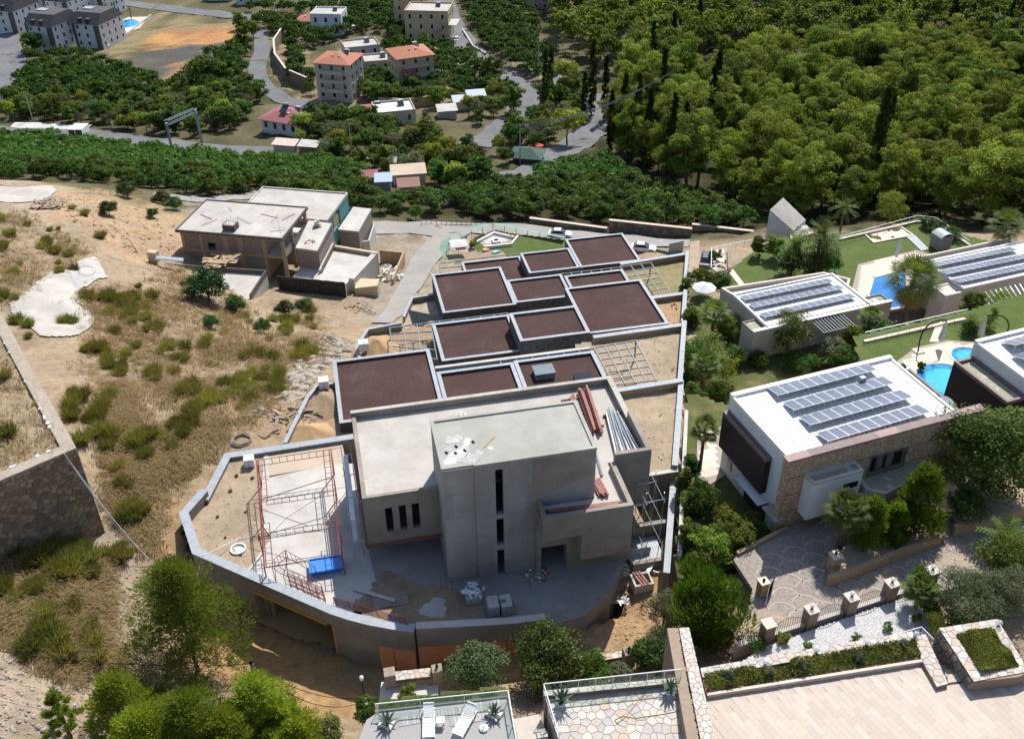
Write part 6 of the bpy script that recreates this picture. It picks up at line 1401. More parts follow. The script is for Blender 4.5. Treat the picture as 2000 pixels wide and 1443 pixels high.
# fence of arched iron panels between stone pillars with globe lamps
M_globe = clearmat('globe_glass',(.92,.94,.95),.35);M_iron = mat('rusty_iron',(.13,.085,.06),(.09,.06,.045),6,.7)
fp = [(1502,1216,0),(1586,1188,1),(1664,1164,1),(1743,1137,1),(1822,1112,1)]
fence_pts = []
for i,(x,y,gl) in enumerate(fp):
 c = W(x,y,5.55);fence_pts.append(c);t = thing('fence_pillar',('stone fence pillar with a bare cap beside the round shrub','stone fence pillar with globe lamp next to the bare capped one','stone fence pillar with globe lamp between two iron arches above the gravel','stone fence pillar with globe lamp beside the small fan palm','stone fence pillar with globe lamp half hidden by shrubs')[i],'pillar',(c[0],c[1],3.7),V.ang,'stone pillars of the iron fence')
 o = MB().box(-.36,.36,-.36,.36,0,1.75).build('shaft',M_mortar);o.parent = t
 for fx in range(2):
  for j,cp_ in enumerate(cells([(-.36,0),(.36,0),(.36,1.75),(-.36,1.75)],.3,random.Random(i*3+fx),.03)):
   k = len(cp_);f = (lambda x_,z_,d: (x_,-.36-d,z_)) if fx == 0 else (lambda x_,z_,d: (-.36-d,-x_,z_));mb = MB();mb._add([f(*p,-.01) for p in cp_]+[f(*p,.03) for p in cp_],[tuple(range(k,2*k))]+[(q,(q+1) % k,k+(q+1) % k,k+q) for q in range(k)]);o = mb.build('stone',random.choice(M_rub),t);o.parent = t
 o = MB().box(-.42,.42,-.42,.42,1.75,1.85).build('cap',M_flag[0],bevel=.01);o.parent = t
 if gl:
  o = MB().lathe([(.16*math.cos(a) if abs(a) < 1.5 else .001,.16*math.sin(a)) for a in np.linspace(-1.57,1.57,9)],(0,0,2.12),16).build('globe',M_globe,smooth=True);o.parent = t;o = MB().lathe([(.1,1.85),(.06,1.97),(.001,1.98)],n=10).build('lamp_base',M_black);o.parent = t
ends = [W(1420,1243,5.55)]+fence_pts
lowwall('fence_plinth','low plinth under the arched iron fence',[(1440,1262),(1830,1136)],3.0,4.25,.3,M_slab,M_slab)
for i in range(5):
 a,b = ends[i],ends[i+1];u = (b-a)/np.linalg.norm(b-a);a,b = a+u*.42,b-u*.42;L = np.linalg.norm(b-a)
 t = thing('iron_fence',('arched iron fence panel half behind the dark conifer','arched iron fence panel between bare capped pillar and first globe pillar','arched iron fence panel between first and second globe pillars','arched iron fence panel between second and third globe pillars','arched iron fence panel beside the small fan palm')[i],'fence',(a[0],a[1],4.2),0,'arched iron fence panels');n = 13;tops = []
 for k in range(n+1):
  s = k/n;h_ = .55+.55*math.sin(math.pi*min(s*.9+.1,1));p = a+(b-a)*s;tops.append((p[0],p[1],4.25+h_));MB().tube((p[0],p[1],4.22),(p[0],p[1],4.25+h_),.016,n=4).build('bar',M_iron,t)
 MB().path(tops,.02,4).build('arched_rail',M_iron,t);MB().tube((a[0],a[1],4.55),(b[0],b[1],4.55),.02,n=4).build('mid_rail',M_iron,t)
for i,(x,y,z,lab) in enumerate(((1494,1295,ZTV+.25,'globe lamp on the flagstone coping by the round sage bush'),(1594,1270,ZTV+.25,'globe lamp on the flagstone coping, second from the stone wall'),(1692,1255,ZTV+.25,'globe lamp on the flagstone coping, third from the stone wall'),(1788,1240,ZTV+.25,'globe lamp on the coping at the head of the stair rail'),(1950,1218,ZTV+.9,'globe lamp on the corner of the raised planter'))):
 t = thing('globe_lamp',lab,'lamp',W(x,y+4,z),0,'clear globe lamps on the copings');o = MB().lathe([(.19*math.cos(a) if abs(a) < 1.5 else .001,.19*math.sin(a)) for a in np.linspace(-1.57,1.57,9)],(0,0,.28),16).build('globe',M_globe,smooth=True);o.parent = t;o = MB().lathe([(.1,0),(.06,.1),(.001,.11)],n=10).build('lamp_base',M_black);o.parent = t
railing('white stair railing above the gravel',[(1742,1240),(1800,1224),(1828,1252)],4.3,.95,M_white,step=.16)
# low wall with square pillars along the sandy track
def sqpillar(label,x,y,z,h,s,lamp=False):
 c = W(x,y,z+h);t = thing('stone_pillar',label,'pillar',(c[0],c[1],z),PSI,'square stone pillars along the track')
 o = MB().box(-s/2,s/2,-s/2,s/2,0,h-.1).build('shaft',M_rub[0],bevel=.02);o.parent = t
 for i,q in enumerate(cells([(-s/2-.05,-s/2-.05),(s/2+.05,-s/2-.05),(s/2+.05,s/2+.05),(-s/2-.05,s/2+.05)],.34,random.Random(int(x)),.02)): o = MB().prism(q,h-.1,h).build('cap_stone',random.choice(M_flag),t);o.parent = t
 if lamp: o = MB().lathe([(.1,0),(.1,.12),(.05,.3),(.001,.32)],(0,0,h),10).build('lamp',M_black);o.parent = t
 return t
sqpillar('square stone pillar with bare cap where the track wall begins',760,1309,1.0,1.7,.75);sqpillar('square stone pillar with black lamp beside the dark bush',853,1302,1.0,1.6,.7,True);sqpillar('square stone pillar with black lamp on the orange slope',1229,1268,.6,1.5,.75,True);sqpillar('square stone pillar with lamp post by the sun terrace corner',717,1366,2.5,2.5,.6)
a_,b_ = W(772,1328,2.0),W(842,1320,2.0);wl_ = thing('stone_wall','low wall capped with pale stones between two square pillars','wall',(a_[0],a_[1],.5),0);strip_wall(MB(),[a_[:2],b_[:2]],.7,0,1.92).build('wall_body',M_mortar,wl_)
flagstones('cap',None,[a_,b_,(*offset_line([a_[:2],b_[:2]],.7)[1],0),(*offset_line([a_[:2],b_[:2]],.7)[0],0)],2.0,.4,wl_,seed=31,part='cap_stone')
a_,b_ = W(1170,1290,.8),W(1222,1281,.8);wl_ = thing('stone_wall','low pale stone wall on the orange slope','wall',(a_[0],a_[1],0),0);strip_wall(MB(),[a_[:2],b_[:2]],.5,-1,.75).build('wall_body',M_mortar,wl_);flagstones('cap',None,[a_,b_,(*offset_line([a_[:2],b_[:2]],.5)[1],0),(*offset_line([a_[:2],b_[:2]],.5)[0],0)],.8,.4,wl_,seed=32,part='cap_stone')
lp = thing('lamp_post','thin black lamp post with white head by the sandy track','lamp post',W(712,1362,5.0),0);p0 = W(712,1362,5.0);MB().tube(p0,p0+[0,0,1.7],.035).build('pole',M_black,lp);MB().lathe([(.07,0),(.12,.1),(.12,.3),(.03,.38)],p0+[0,0,1.7],12).build('head',M_white,lp)
sheet('path_slabs',[W(x,y,.9)[:2] for x,y in ((745,1345),(800,1338),(850,1350),(845,1395),(740,1400))],1.3,M_slab,'pale worn concrete path beside the low wall',amp=.04)
# stone retaining wall on the left
zc,zg = 9.3,8.9
wc = W(149,874,zc);wl0 = wc+(W(0,938,zc)-wc)*1.9;wbk = wc+(W(0,608,zc)-wc)*1.5
rw = stone_wall('stone_retaining_wall','tall rubble retaining wall with broad concrete top and sharp corner',wl0,wc,.8,zc-.12,-.6,zc-.12,.9,.4,seed=41,mats=[mat('brown_rubble_%d' % i,c,tuple(v*.7 for v in c),3,.95,fine=.2) for i,c in enumerate(((.34,.235,.14),(.27,.19,.115),(.40,.28,.17),(.22,.16,.105)))])
_d = wbk[:2]-wc[:2];_d /= np.linalg.norm(_d);_n = np.array([-_d[1],_d[0]]);wd_ = .95
MB().prism([tuple(wc[:2]+np.array([.0,.0])),tuple(wbk[:2]),tuple(wbk[:2]+_n*wd_),tuple(wc[:2]+_n*wd_)],-6,zc-.13).build('side_body',M_mortar,rw)
M_ctop = mat('rough_concrete_top',(.40,.34,.27),(.32,.27,.21),1.5,.9,big=.15,bump=.5,bscale=6,fine=.25,fscale=8)
ol = offset_line([tuple(wl0[:2]),tuple(wc[:2]),tuple(wbk[:2])],.95);
mb = MB();mb.prism([tuple(wl0[:2]),tuple(wc[:2]),ol[1],ol[0]],zc-.12,zc);mb.prism([tuple(wc[:2]),tuple(wbk[:2]),ol[2],ol[1]],zc-.12,zc-.001);mb.build('concrete_top',M_ctop,rw)
sheet('wall_backfill',[ol[0],ol[1],ol[2],(ol[2][0]-12,ol[2][1]),(ol[0][0]-8,ol[0][1]+4)],zc-.25,mat('backfill_soil',(.33,.25,.16),(.25,.19,.115),.7,.95,bump=.5,bscale=5,fine=.3,fscale=8),'dry stony soil behind the rubble wall',amp=.12)
for i in range(16):
 u = random.random();p = np.array(ol[1])*(1-u)+np.array(ol[0] if i % 2 else ol[2])*u*.5+np.array(ol[1])*u*.5;tag(MB().lathe([(.001,-.05),(.14,0),(.12,.1),(.001,.13)],n=6).build('edge_stone',M_foam),'white stone set along the inner edge of the rubble wall top','stone','white edge stones');o = col.objects[-1];o.location = (p[0],p[1],zc-.05);o.scale = (random.uniform(.7,1.7),random.uniform(.6,1.2),1);o.rotation_euler = (0,0,random.uniform(0,3))
for k,(x1,y1,lab) in enumerate(((258,1064,'pale cable hanging from the rubble wall corner to the dirt slope'),(304,1105,'pale cable stretched from the rubble wall corner towards the pine'))):
 a = W(125,885,zc);b = G(x1,y1);tag(MB().path([tuple(a+(b-a)*s-np.array([0,0,1.2*math.sin(math.pi*s)*(.5+k*.3)])) for s in np.linspace(0,1,12)],.03,4).build('cable',M_foam),lab,'cable')
# unfinished brick house
K = Frame(R(-11))
def kpx(x,y,z): return tuple(K.px(x,y,z))
def brick_mat():
 m,nt,b = newmat('grey_brick');br = nt.nodes.new('ShaderNodeTexBrick');mp = nt.nodes.new('ShaderNodeMapping');mp.inputs['Rotation'].default_value = (R(90),0,0)
 g = _pos(nt);sx = nt.nodes.new('ShaderNodeSeparateXYZ');nt.links.new(g,sx.inputs[0]);ad = nt.nodes.new('ShaderNodeMath');nt.links.new(sx.outputs[0],ad.inputs[0]);nt.links.new(sx.outputs[1],ad.inputs[1])
 cb = nt.nodes.new('ShaderNodeCombineXYZ');nt.links.new(ad.outputs[0],cb.inputs[0]);nt.links.new(sx.outputs[2],cb.inputs[1]);nt.links.new(cb.outputs[0],br.inputs['Vector'])
 br.inputs['Scale'].default_value = 1;br.inputs['Brick Width'].default_value = .4;br.inputs['Row Height'].default_value = .2;br.inputs['Mortar Size'].default_value = .012
 br.inputs['Color1'].default_value = (.25,.20,.165,1);br.inputs['Color2'].default_value = (.19,.155,.13,1);br.inputs['Mortar'].default_value = (.33,.29,.25,1)
 nt.links.new(br.outputs['Color'],b.inputs['Base Color']);b.inputs['Roughness'].default_value = .95;return m
M_brick = brick_mat();M_tan = mat('tan_concrete_frame',(.42,.31,.19),(.35,.255,.155),1.0,.9,fine=.1);M_form = mat('formwork_edge',(.13,.11,.095),(.09,.075,.065),3,.9)
bh = thing('brick_house','unfinished two storey brick house with pale flat roof and rebar chimney','house',K.w(*kpx(450,480,-19),-20),K.ang)
zr = -13.2
p0,p1,p2,p3 = kpx(406,391,zr),kpx(597,405,zr),kpx(553,468,zr),kpx(348,448.5,zr)
ka0,ka1,kb0,kb1 = (p3[0]*1+p0[0])/2-.3,(p1[0]+p2[0])/2,(p2[1]+p3[1])/2,(p0[1]+p1[1])/2
MB(K).box(ka0,ka1,kb0,kb1,zr-.3,zr-.05).build('roof_slab',M_roofc,bh)
mb = MB(K)
for q in ((ka0-.1,ka1+.1,kb0-.1,kb0+.1),(ka0-.1,ka1+.1,kb1-.1,kb1+.1),(ka0-.1,ka0+.1,kb0+.1,kb1-.1),(ka1-.1,ka1+.1,kb0+.1,kb1-.1)): mb.box(*q,zr-.35,zr+.1)
mb.build('formwork_edge',M_form,bh)
for k in range(22): a = ka0+(ka1-ka0)*k/21;MB(K).box(a-.05,a+.05,kb0-.25,kb0-.1,zr-.2,zr-.05).build('formwork_stub',M_wood2,bh)
mb = MB(K);holed(mb,ka0+.4,ka1-3.4,-20.5,zr-.35,kb0+.45,kb0+.7,[(kpx(402,0,0)[0] if False else ka0+4.6,ka0+5.9,-17.2,-15.2)]);mb.box(ka0+.4,ka0+.65,kb0+.7,kb1-.4,-20.5,zr-.35);mb.box(ka0+.65,ka1-3.2,kb1-.65,kb1-.4,-20.5,zr-.35);mb.build('brick_wall',M_brick,bh)
for a in (ka0+.35,ka0+3.4,ka0+7.2,ka0+9.6,ka1-3.6,ka1-.5): MB(K).box(a,a+(.9 if abs(a-ka0-7.2) < .1 or abs(a-ka0-9.6) < .1 else .5),kb0+.38,kb0+.5,-20.5,zr-.35).build('column',M_tan,bh)
for z in (-16.9,-13.95): MB(K).box(ka0+.35,ka1-.1,kb0+.36,kb0+.5,z,z+.4).build('beam',M_tan,bh)
MB(K).box(ka0+.7,ka1-.2,kb0+.6,kb1-.7,-16.9,-16.6).build('floor_slab',M_slab,bh)
for b in (kb0+.4,kb0+4.0,kb1-.9): MB(K).box(ka1-.6,ka1-.1,b,b+.5,-20.5,zr-.35).build('column',M_tan,bh)
MB(K).box(ka1-.45,ka1-.2,kb0+1,kb1-.9,-16.6,-15.7).build('balustrade',M_slab,bh);MB(K).box(ka1-3.4,ka1-3.2,kb0+.7,kb1-.7,-20.4,zr-.35).build('inner_wall',M_tan,bh)
cc = kpx(450,440,zr+.6);cb = MB(K);cb.box(cc[0]-1.0,cc[0]+1.0,cc[1]-.8,cc[1]+.8,zr-.1,zr+.9);cb = cb.build('chimney_form',M_form,bh);MB(K).box(cc[0]-.75,cc[0]+.75,cc[1]-.6,cc[1]+.6,zr+.9,zr+.93).build('fresh_concrete',M_slab,cb)
for i in range(12): a,b = cc[0]-.95+1.9*(i % 6)/5,cc[1]+(.8 if i < 6 else -.8);MB(K).tube((a,b,zr+.3),(a+random.uniform(-.05,.05),b,zr+1.3+random.random()*.6),.025,n=4).build('rebar',mat('rusty_rebar',(.15,.08,.05),rough=.9),cb)
for i,(x0,y0,x1,y1) in enumerate(((392,419,414,428),(395,440,424,428),(465,424,490,436),(510,418,543,426),(530,434,541,420),(543,425,548,455),(551,430,575,418),(447,405,452,412),(528,452,556,449))):
 a,b = kpx(x0,y0,zr),kpx(x1,y1,zr);tag(MB(K).bar((*a,zr-.01),(*b,zr-.01),.14 if i != 2 else .5,.05).build('roof_plank',(M_redbeam,M_wood,M_sheet)[i % 3]),'loose plank lying on the pale roof of the brick house','plank','loose planks on the brick house roof')
# right wing with raw slab
zw = -15.3
q = [kpx(x,y,zw) for x,y in ((577,484),(622,490),(650,437),(603,430))];MB(K).prism(q,zw-.3,zw).build('wing_slab',M_slab,bh);MB(K).prism([tuple(np.array(p)*.97+np.mean(q,0)*.03) for p in q],zw-3.4,zw-.3).build('wing_wall',M_brick,bh)
mb = MB(K);mb.bar((*q[1],zw+.05),(*q[2],zw+.05),.25,.2);mb.build('formwork_edge',M_form,bh)
zb_ = -18.0
q2_ = [kpx(x,y,zb_) for x,y in ((622,528),(630,523),(655,474),(646,474))];MB(K).prism(q2_,zb_-.3,zb_).build('balcony_slab',M_slab,bh);MB(K).bar((*q2_[1],zb_+.1),(*q2_[2],zb_+.1),.25,.25).build('formwork_edge',M_form,bh)
bs_c = kpx(619,437,zw);block_pallet('stack of grey blocks on the raw slab of the brick house wing',619,437,zw,(2,2,3))
debris('brick_heap','small heap of orange bricks on the raw wing slab','bricks',605,474,zw,24,.8,[M_orange,M_redbeam],.3,(.2,.4),seed=12)
# rear building with teal side wall
rbh = thing('rear_house','unfinished flat roofed house with teal painted side behind the brick house','house',K.w(*kpx(600,420,-22),-26),K.ang)
zq = -16.5;r0,r1,r2 = kpx(513,365,zq),kpx(679,377.5,zq),kpx(647,432,zq)
M_teal = mat('teal_waterproofing',(.06,.20,.21),(.08,.24,.245),1.2,.8)
MB(K).box(r0[0],r1[0],r2[1],r0[1],zq-.4,zq-.1).build('roof_slab',M_roofc,rbh);mb = MB(K)
for q in ((r0[0],r1[0],r0[1]-.2,r0[1]),(r0[0],r0[0]+.2,r2[1],r0[1]-.2),(r1[0]-.2,r1[0],r2[1],r0[1]-.2),(r0[0]+.2,r1[0]-.2,r2[1],r2[1]+.2)): mb.box(*q,zq-.1,zq+.12)
mb.build('roof_rim',M_slab,rbh);MB(K).box(r0[0]+.3,r1[0]-3,r2[1]+.4,r0[1]-.4,-26,zq-.4).build('wall',M_brick,rbh)
mb = MB(K);holed(mb,r2[1]+.1,r0[1]-.1,-26,zq-.4,r1[0]-.35,r1[0]-.05,[(r2[1]+2.4,r2[1]+6.0,-19.8,-17.1)],axis='a');mb.build('side_wall',M_teal,rbh)
t2 = [kpx(x,y,-19.8) for x,y in ((660,448),(700,452),(725,408),(690,404))];MB(K).prism(t2,-20.1,-19.8).build('terrace_slab',M_slab,rbh);MB(K).prism([tuple(np.array(p)*.98+np.mean(t2,0)*.02) for p in t2],-26,-20.1).build('terrace_wall',M_brick,rbh)
t3 = [kpx(x,y,-23) for x,y in ((700,478),(722,474),(732,442),(715,445))];strip_wall(MB(K),[t3[0],t3[1],t3[2]],.25,-27,-22.6).build('yard_wall',M_slab,rbh)
# lower patio with dark boarding and cream wall
pt_ = thing('concrete_patio','raw concrete patio with black boarding above a cream wall','patio',K.w(*kpx(650,540,-18.5),-21),K.ang)
zpp = -18.7;pq = [kpx(x,y,zpp) for x,y in ((575,540),(673,556),(690,545),(738,492),(640,476),(600,500))];MB(K).prism(pq,-22,zpp).build('slab',M_slab,pt_)
bd = [kpx(x,y,-17.6) for x,y in ((540,540),(615,546),(673,552))]
for i in range(14):
 u0,u1 = i/14,(i+1)/14;A_ = np.array(bd[0])+(np.array(bd[2])-np.array(bd[0]))*u0;B_ = np.array(bd[0])+(np.array(bd[2])-np.array(bd[0]))*u1-np.array([.02,0]);strip_wall(MB(K),[tuple(A_),tuple(B_)],.12,-20.6+random.uniform(-.1,.1),-17.6+random.uniform(-.05,.05)).build('board',mat('tarred_board',(.03,.028,.027),(.055,.05,.047),3,.85,stretch=(1,1,.2)),pt_)
strip_wall(MB(K),[tuple(np.array(bd[0])-[0,-.15]),tuple(np.array(bd[2])-[0,-.15])],.3,-23.5,-18.0).build('cream_wall',mat('cream_wall',(.52,.44,.28),(.46,.385,.245),1,.9),pt_)
c5 = [kpx(x,y,-19.6) for x,y in ((690,545),(735,542),(740,560),(700,565))];MB(K).prism([kpx(x,y,-19.2) for x,y in ((693,563),(737,558),(741,545),(695,543))],-23.5,-19.2).build('side_block',mat('cream_wall',(.52,.44,.28)),pt_)
strip_wall(MB(K),[kpx(737,494,zpp+.6),kpx(640,478,zpp+.6)],.25,-22,zpp+.6).build('parapet',M_tan,pt_);strip_wall(MB(K),[kpx(691,545,zpp+.5),kpx(738,494,zpp+.5)],.9,-22,zpp+.5).build('ramp_wall',M_slab,pt_)
strip_wall(MB(K),[kpx(768,545,-22),kpx(790,492,-22),kpx(742,487,-22)],.3,-26,-22).build('yard_wall',M_tan,pt_)
debris('timber_heap','heap of broken boards and rubble inside the yard wall','timber',752,535,-23.0,110,2.8,[M_wood,M_slab,M_wood2,M_foam],.7,(.4,1.2),seed=14)
debris('timber_heap','broken boards at the foot of the cream wall','timber',700,600,-19.0,60,2.0,[M_wood,M_wood2],.5,(.4,1.1),seed=15)
# flat garage roof dug into the slope
gs_ = thing('sunken_slab','pale sunken concrete slab with dark kerb behind the big bush','slab',W(420,545,-18),0);g4 = [W(x,y,-16.6) for x,y in ((315,518),(521,532),(490,580),(400,590),(290,545))]
MB().prism([p[:2] for p in g4],-19,-16.9).build('slab',M_roofc,gs_);strip_wall(MB(),[g4[0][:2],g4[1][:2],g4[2][:2]],-.2,-17.2,-16.2).build('kerb',M_form,gs_)
debris('timber_heap','pile of long planks on the bank before the brick house','timber',432,508,-16.0,40,2.5,[M_wood,M_wood],.6,(1.0,2.6),seed=16)
tb = thing('tarp_roll','grey sheet metal roll beside a pale box at the excavation edge','metal sheets',W(325,498,-14.0),0);p_ = W(325,498,-13.6)
for k in range(5): MB(K).bar(tuple(np.array([*kpx(303,497+k*1.2,-13.6),-13.9+.06*(k % 2)])),tuple(np.array([*kpx(357,502+k*1.2,-13.6),-13.9+.06*(k % 2)])),.35,.06).build('sheet',M_sheet,tb)
tag(MB(K).box(*[v for p in [kpx(298,493,-13.4)] for v in (p[0]-.7,p[0]+.7,p[1]-.5,p[1]+.5)],-15,-13.2).build('pale_box',mat('pale_box',(.45,.38,.27),rough=.9),bevel=.03),'pale box standing at the excavation edge','box')
def lad(label,x0,y0,x1,y1,n,dz=0.2,wpx=5):
 """Site ladder of two rails and rungs laid on the slope."""
 a,b = G(x0,y0),G(x1,y1);t = thing('site_ladder',label,'ladder',a,0,'wooden site ladders on the excavation slope');a = a+[0,0,dz];b = b+[0,0,dz];u = (b-a)/np.linalg.norm(b-a);s = np.cross(u,[0,0,1]);s = s/np.linalg.norm(s)*.4
 for sg in (-1,1): MB().bar(a+s*sg,b+s*sg,.1,.1).build('rail',M_wood,t)
 for i in range(n): p = a+(b-a)*(i+.5)/n;MB().bar(p-s*1.25,p+s*1.25,.1,.06).build('rung',M_wood,t)
 return t
lad('long wooden ladder lying down the excavated slope',140,408,232,455,16);lad('short wooden ladder leaning at the bottom of the excavation',243,466,265,495,7)
def slab_patch(name,label,pts,z,m,th=.5):
 mb = MB();P_ = [W(x,y,zz) for (x,y),zz in zip(pts,z)];mb.prism([p[:2] for p in P_],[p[2]-th for p in P_],[p[2] for p in P_]);return tag(mb.build(name,m),label,kind='structure')
M_oldc = mat('old_bleached_concrete',(.45,.42,.375),(.37,.345,.305),.5,.95,big=.1,stain=(.34,.31,.275),sscale=.45,slo=.5,shi=.75,fine=.12)
def gsheet(name,label,pts,m,dz=.16,sub=.3): return sheet(name,[G(x,y)[:2] for x,y in pts],lambda X,Y: ground_z(X.ravel(),Y.ravel()).reshape(X.shape)+dz,m,label,amp=.004,sub=sub)
gsheet('concrete_slab','large bleached concrete slab on the hillside',((22,592),(60,565),(132,524),(182,632),(150,655),(85,658),(30,620)),M_oldc)
gsheet('concrete_slab','smaller grey concrete slab beside the large one',((133,524),(185,503),(207,543),(155,567)),mat('grey_old_concrete',(.42,.40,.37),(.36,.345,.32),.6,.95,fine=.12),.19)
gsheet('concrete_slab','white concrete landing at the far end of the hillside',((-40,370),(100,364),(108,374),(92,390),(-40,392)),M_oldc)
tag(MB().path([(*W(170+16*math.cos(a),530+9*math.sin(a),-5.6)[:2],-5.55) for a in np.linspace(0,5.6,20)],.03,4).build('hose',M_black),'black hose lying in a ring on the grey slab','hose')
debris('timber_heap','jumble of scaffold timber and sticks on the excavated bank','timber',95,400,-12.3,70,2.6,[M_wood2,M_wood],1.1,(.6,2.0),seed=17)
# lawn garden of the fourth house, green hoarding
ZLW = -26
sheet('garden_lawn',[W(x,y,ZLW)[:2] for x,y in ((930,470),(960,452),(1105,470),(1110,490),(1040,520),(900,520))],ZLW,M_lawn2,'small bright lawn behind green hoarding',amp=.03)
tiles('garden_terrace','pink paved terrace with white parasol by the green hoarding',[(884,474),(912,462),(935,498),(928,512),(868,512)],ZLW+.03,mat('pink_paver',(.42,.31,.27),(.36,.27,.23),3,.8),(.8,.8),F)
tiles('fire_terrace','pale paved seating corner with fire pit on the small lawn',[(931,468),(966,454),(1004,462),(998,472),(945,481)],ZLW+.05,M_slab,(.8,.8),F)
t = thing('seat_wall','white seat wall bent around the fire pit','wall',W(965,470,ZLW),0)
for pts in (((930,470),(965,452),(1004,461)),((946,480),(998,474),(1010,459))): strip_wall(MB(),[W(x,y,ZLW+.5)[:2] for x,y in pts],-.3,ZLW,ZLW+.5).build('wall_run',M_white,t)
fc = W(969,469,ZLW+.4);t = thing('fire_pit','square white fire pit with dark top','fire pit',fc,PSI);o = MB().box(-.7,.7,-.7,.7,-.35,.05).build('body',M_white);o.parent = t;o = MB().box(-.4,.4,-.4,.4,.05,.07).build('bowl',M_black);o.parent = t
pf = W(896,500,ZLW);t = thing('open_parasol','square white parasol on the pink terrace','parasol',pf,PSI);o = MB().lathe([(.001,2.9),(2.0,2.45),(2.0,2.35),(.001,2.8)],n=4).build('canopy',mat('white_canvas',(.70,.70,.68)));o.parent = t;o.rotation_euler = (0,0,R(45));o = MB().tube((0,0,0),(0,0,2.8),.05).build('pole',M_alu);o.parent = t
t = thing('garden_table','white topped table with dark chairs side by the pink terrace hedge','table',W(902,483,ZLW),PSI);o = MB().box(-.9,.9,-.5,.5,.7,.76).build('top',M_white);o.parent = t
for a in (-.8,.75):
 for b in (-.42,.38): o = MB().box(a,a+.05,b,b+.05,0,.7).build('leg',M_black);o.parent = t
for lab,x,y,m,sh in (('orange inflatable pool toy on the small lawn',949,491,mat('orange_float',(.45,.16,.07),rough=.4),(1.0,.8)),('blue inflatable mattress on the small lawn',969,495,mat('blue_float',(.10,.34,.55),rough=.4),(1.3,.6))):
 o = MB().lathe([(.001,.02),(.55,.05),(.75,.25),(.6,.42),(.3,.4),(.001,.3)],n=20).build('pool_float',m,smooth=True);o.location = W(x,y,ZLW);o.scale = (sh[0],sh[1],1);o.rotation_euler = (0,0,.5);tag(o,lab,'pool float')
hd = thing('green_hoarding','green netted hoarding fence around the small lawn','fence',W(960,440,ZLW),0);M_hoard = mat('green_netting',(.15,.27,.20),(.19,.32,.245),2,.8)
hp = [W(x,y,ZLW) for x,y in ((862,542),(879,474),(963,446),(1100,474))]
for i in range(3):
 a,b = hp[i][:2],hp[i+1][:2];n = max(2,round(math.dist(a,b)/2.4));u = (b-a)/math.dist(a,b);nv = np.array([u[1],-u[0]])
 for k in range(n):
  p,q = a+(b-a)*k/n,a+(b-a)*(k+.98)/n;o_ = -nv*1.5
  MB().hexa([(*p,ZLW+.9),(*q,ZLW+.9),(*(q+o_*.03),ZLW+.9),(*(p+o_*.03),ZLW+.9)],[(*(p+o_),ZLW+.35),(*(q+o_),ZLW+.35),(*(q+o_*1.03),ZLW+.35),(*(p+o_*1.03),ZLW+.35)]).build('net_panel',M_hoard,hd)
  MB().tube((*p,ZLW-.6),(*p,ZLW+1.0),.06).build('post',M_greyst,hd)
hd2 = thing('green_hoarding','dark green sheet hoarding by the second parked car','fence',W(1270,500,-27),0)
for a,b,z in (((1245,493),(1275,497),-26),((1279,486),(1308,492),-25)): strip_wall(MB(),[W(*a,z)[:2],W(*b,z)[:2]],.15,-29.5,z).build('sheet',M_hoard,hd2)
for a,b in (((1308,476),(1336,470)),): strip_wall(MB(),[W(*a,-23.5)[:2],W(*b,-23.5)[:2]],.12,-29,-23.5).build('grey_sheet',M_sheet,hd2)
# lane, its wall, cars
ROADS = []
def drape(name,label,pts,width,m,dz=.06,kind='structure',step=3.0,parent=None,wlist=None):
 """Road sheet laid on the ground along pixel points."""
 P3 = [G(x,y) for x,y in pts];L = []
 for i in range(len(P3)-1):
  k = max(2,int(np.linalg.norm(P3[i+1]-P3[i])/step))
  for j in range(k):
   t = j/k;q = [P3[max(i-1,0)],P3[i],P3[i+1],P3[min(i+2,len(P3)-1)]]
   L.append(.5*((2*q[1])+(-q[0]+q[2])*t+(2*q[0]-5*q[1]+4*q[2]-q[3])*t*t+(-q[0]+3*q[1]-3*q[2]+q[3])*t**3))
 L.append(P3[-1]);L = np.array(L);tn = np.gradient(L[:,:2],axis=0);tn /= np.linalg.norm(tn,axis=1)[:,None];nv = np.stack([-tn[:,1],tn[:,0]],1)
 n = len(L);ws = np.full(n,width) if wlist is None else np.interp(np.linspace(0,1,n),np.linspace(0,1,len(wlist)),wlist);m_ = 5;V_ = []
 zc_ = ground_z(L[:,0],L[:,1])
 for j in range(m_):
  s = (j/(m_-1)-.5);p = L[:,:2]+nv*(ws*s)[:,None];z = ground_z(p[:,0],p[:,1]);z = np.maximum(z,zc_-.4)*.6+zc_*.4 if False else np.maximum(z,zc_*.5+z*.5);V_.append(np.c_[p,z+dz+.12])
 V_ = np.stack(V_,1).reshape(-1,3);idx = np.arange(n*m_).reshape(n,m_);f = np.stack([idx[:-1,:-1],idx[:-1,1:],idx[1:,1:],idx[1:,:-1]],-1).reshape(-1,4)[:,::-1]
 ROADS.append((L[::2,:2].copy(),ws.mean()/2));o = link(name,np_mesh(name,V_,f),m,parent)
 if parent is None: tag(o,label,kind=kind)
 return o,L,nv,ws
M_asph = mat('worn_asphalt',(.155,.155,.16),(.125,.125,.13),.4,.9,big=.12,fine=.12,fscale=6,stain=(.22,.20,.175),sscale=.15,slo=.55,shi=.8)
M_lane = mat('gravel_lane',(.30,.285,.265),(.25,.235,.215),.4,.95,big=.12,fine=.2,fscale=6,stain=(.36,.30,.23),sscale=.2,slo=.5,shi=.75)
drape('lane','pale concrete lane past the parked cars',((730,448),(840,446),(960,452),(1090,462),(1200,472),(1345,482)),7,M_lane)
drape('lane','rutted grey track climbing beside the brown roofed houses',((900,452),(850,485),(812,540),(778,600),(745,632)),4.0,M_lane,wlist=(6,5,4,3.4,3))
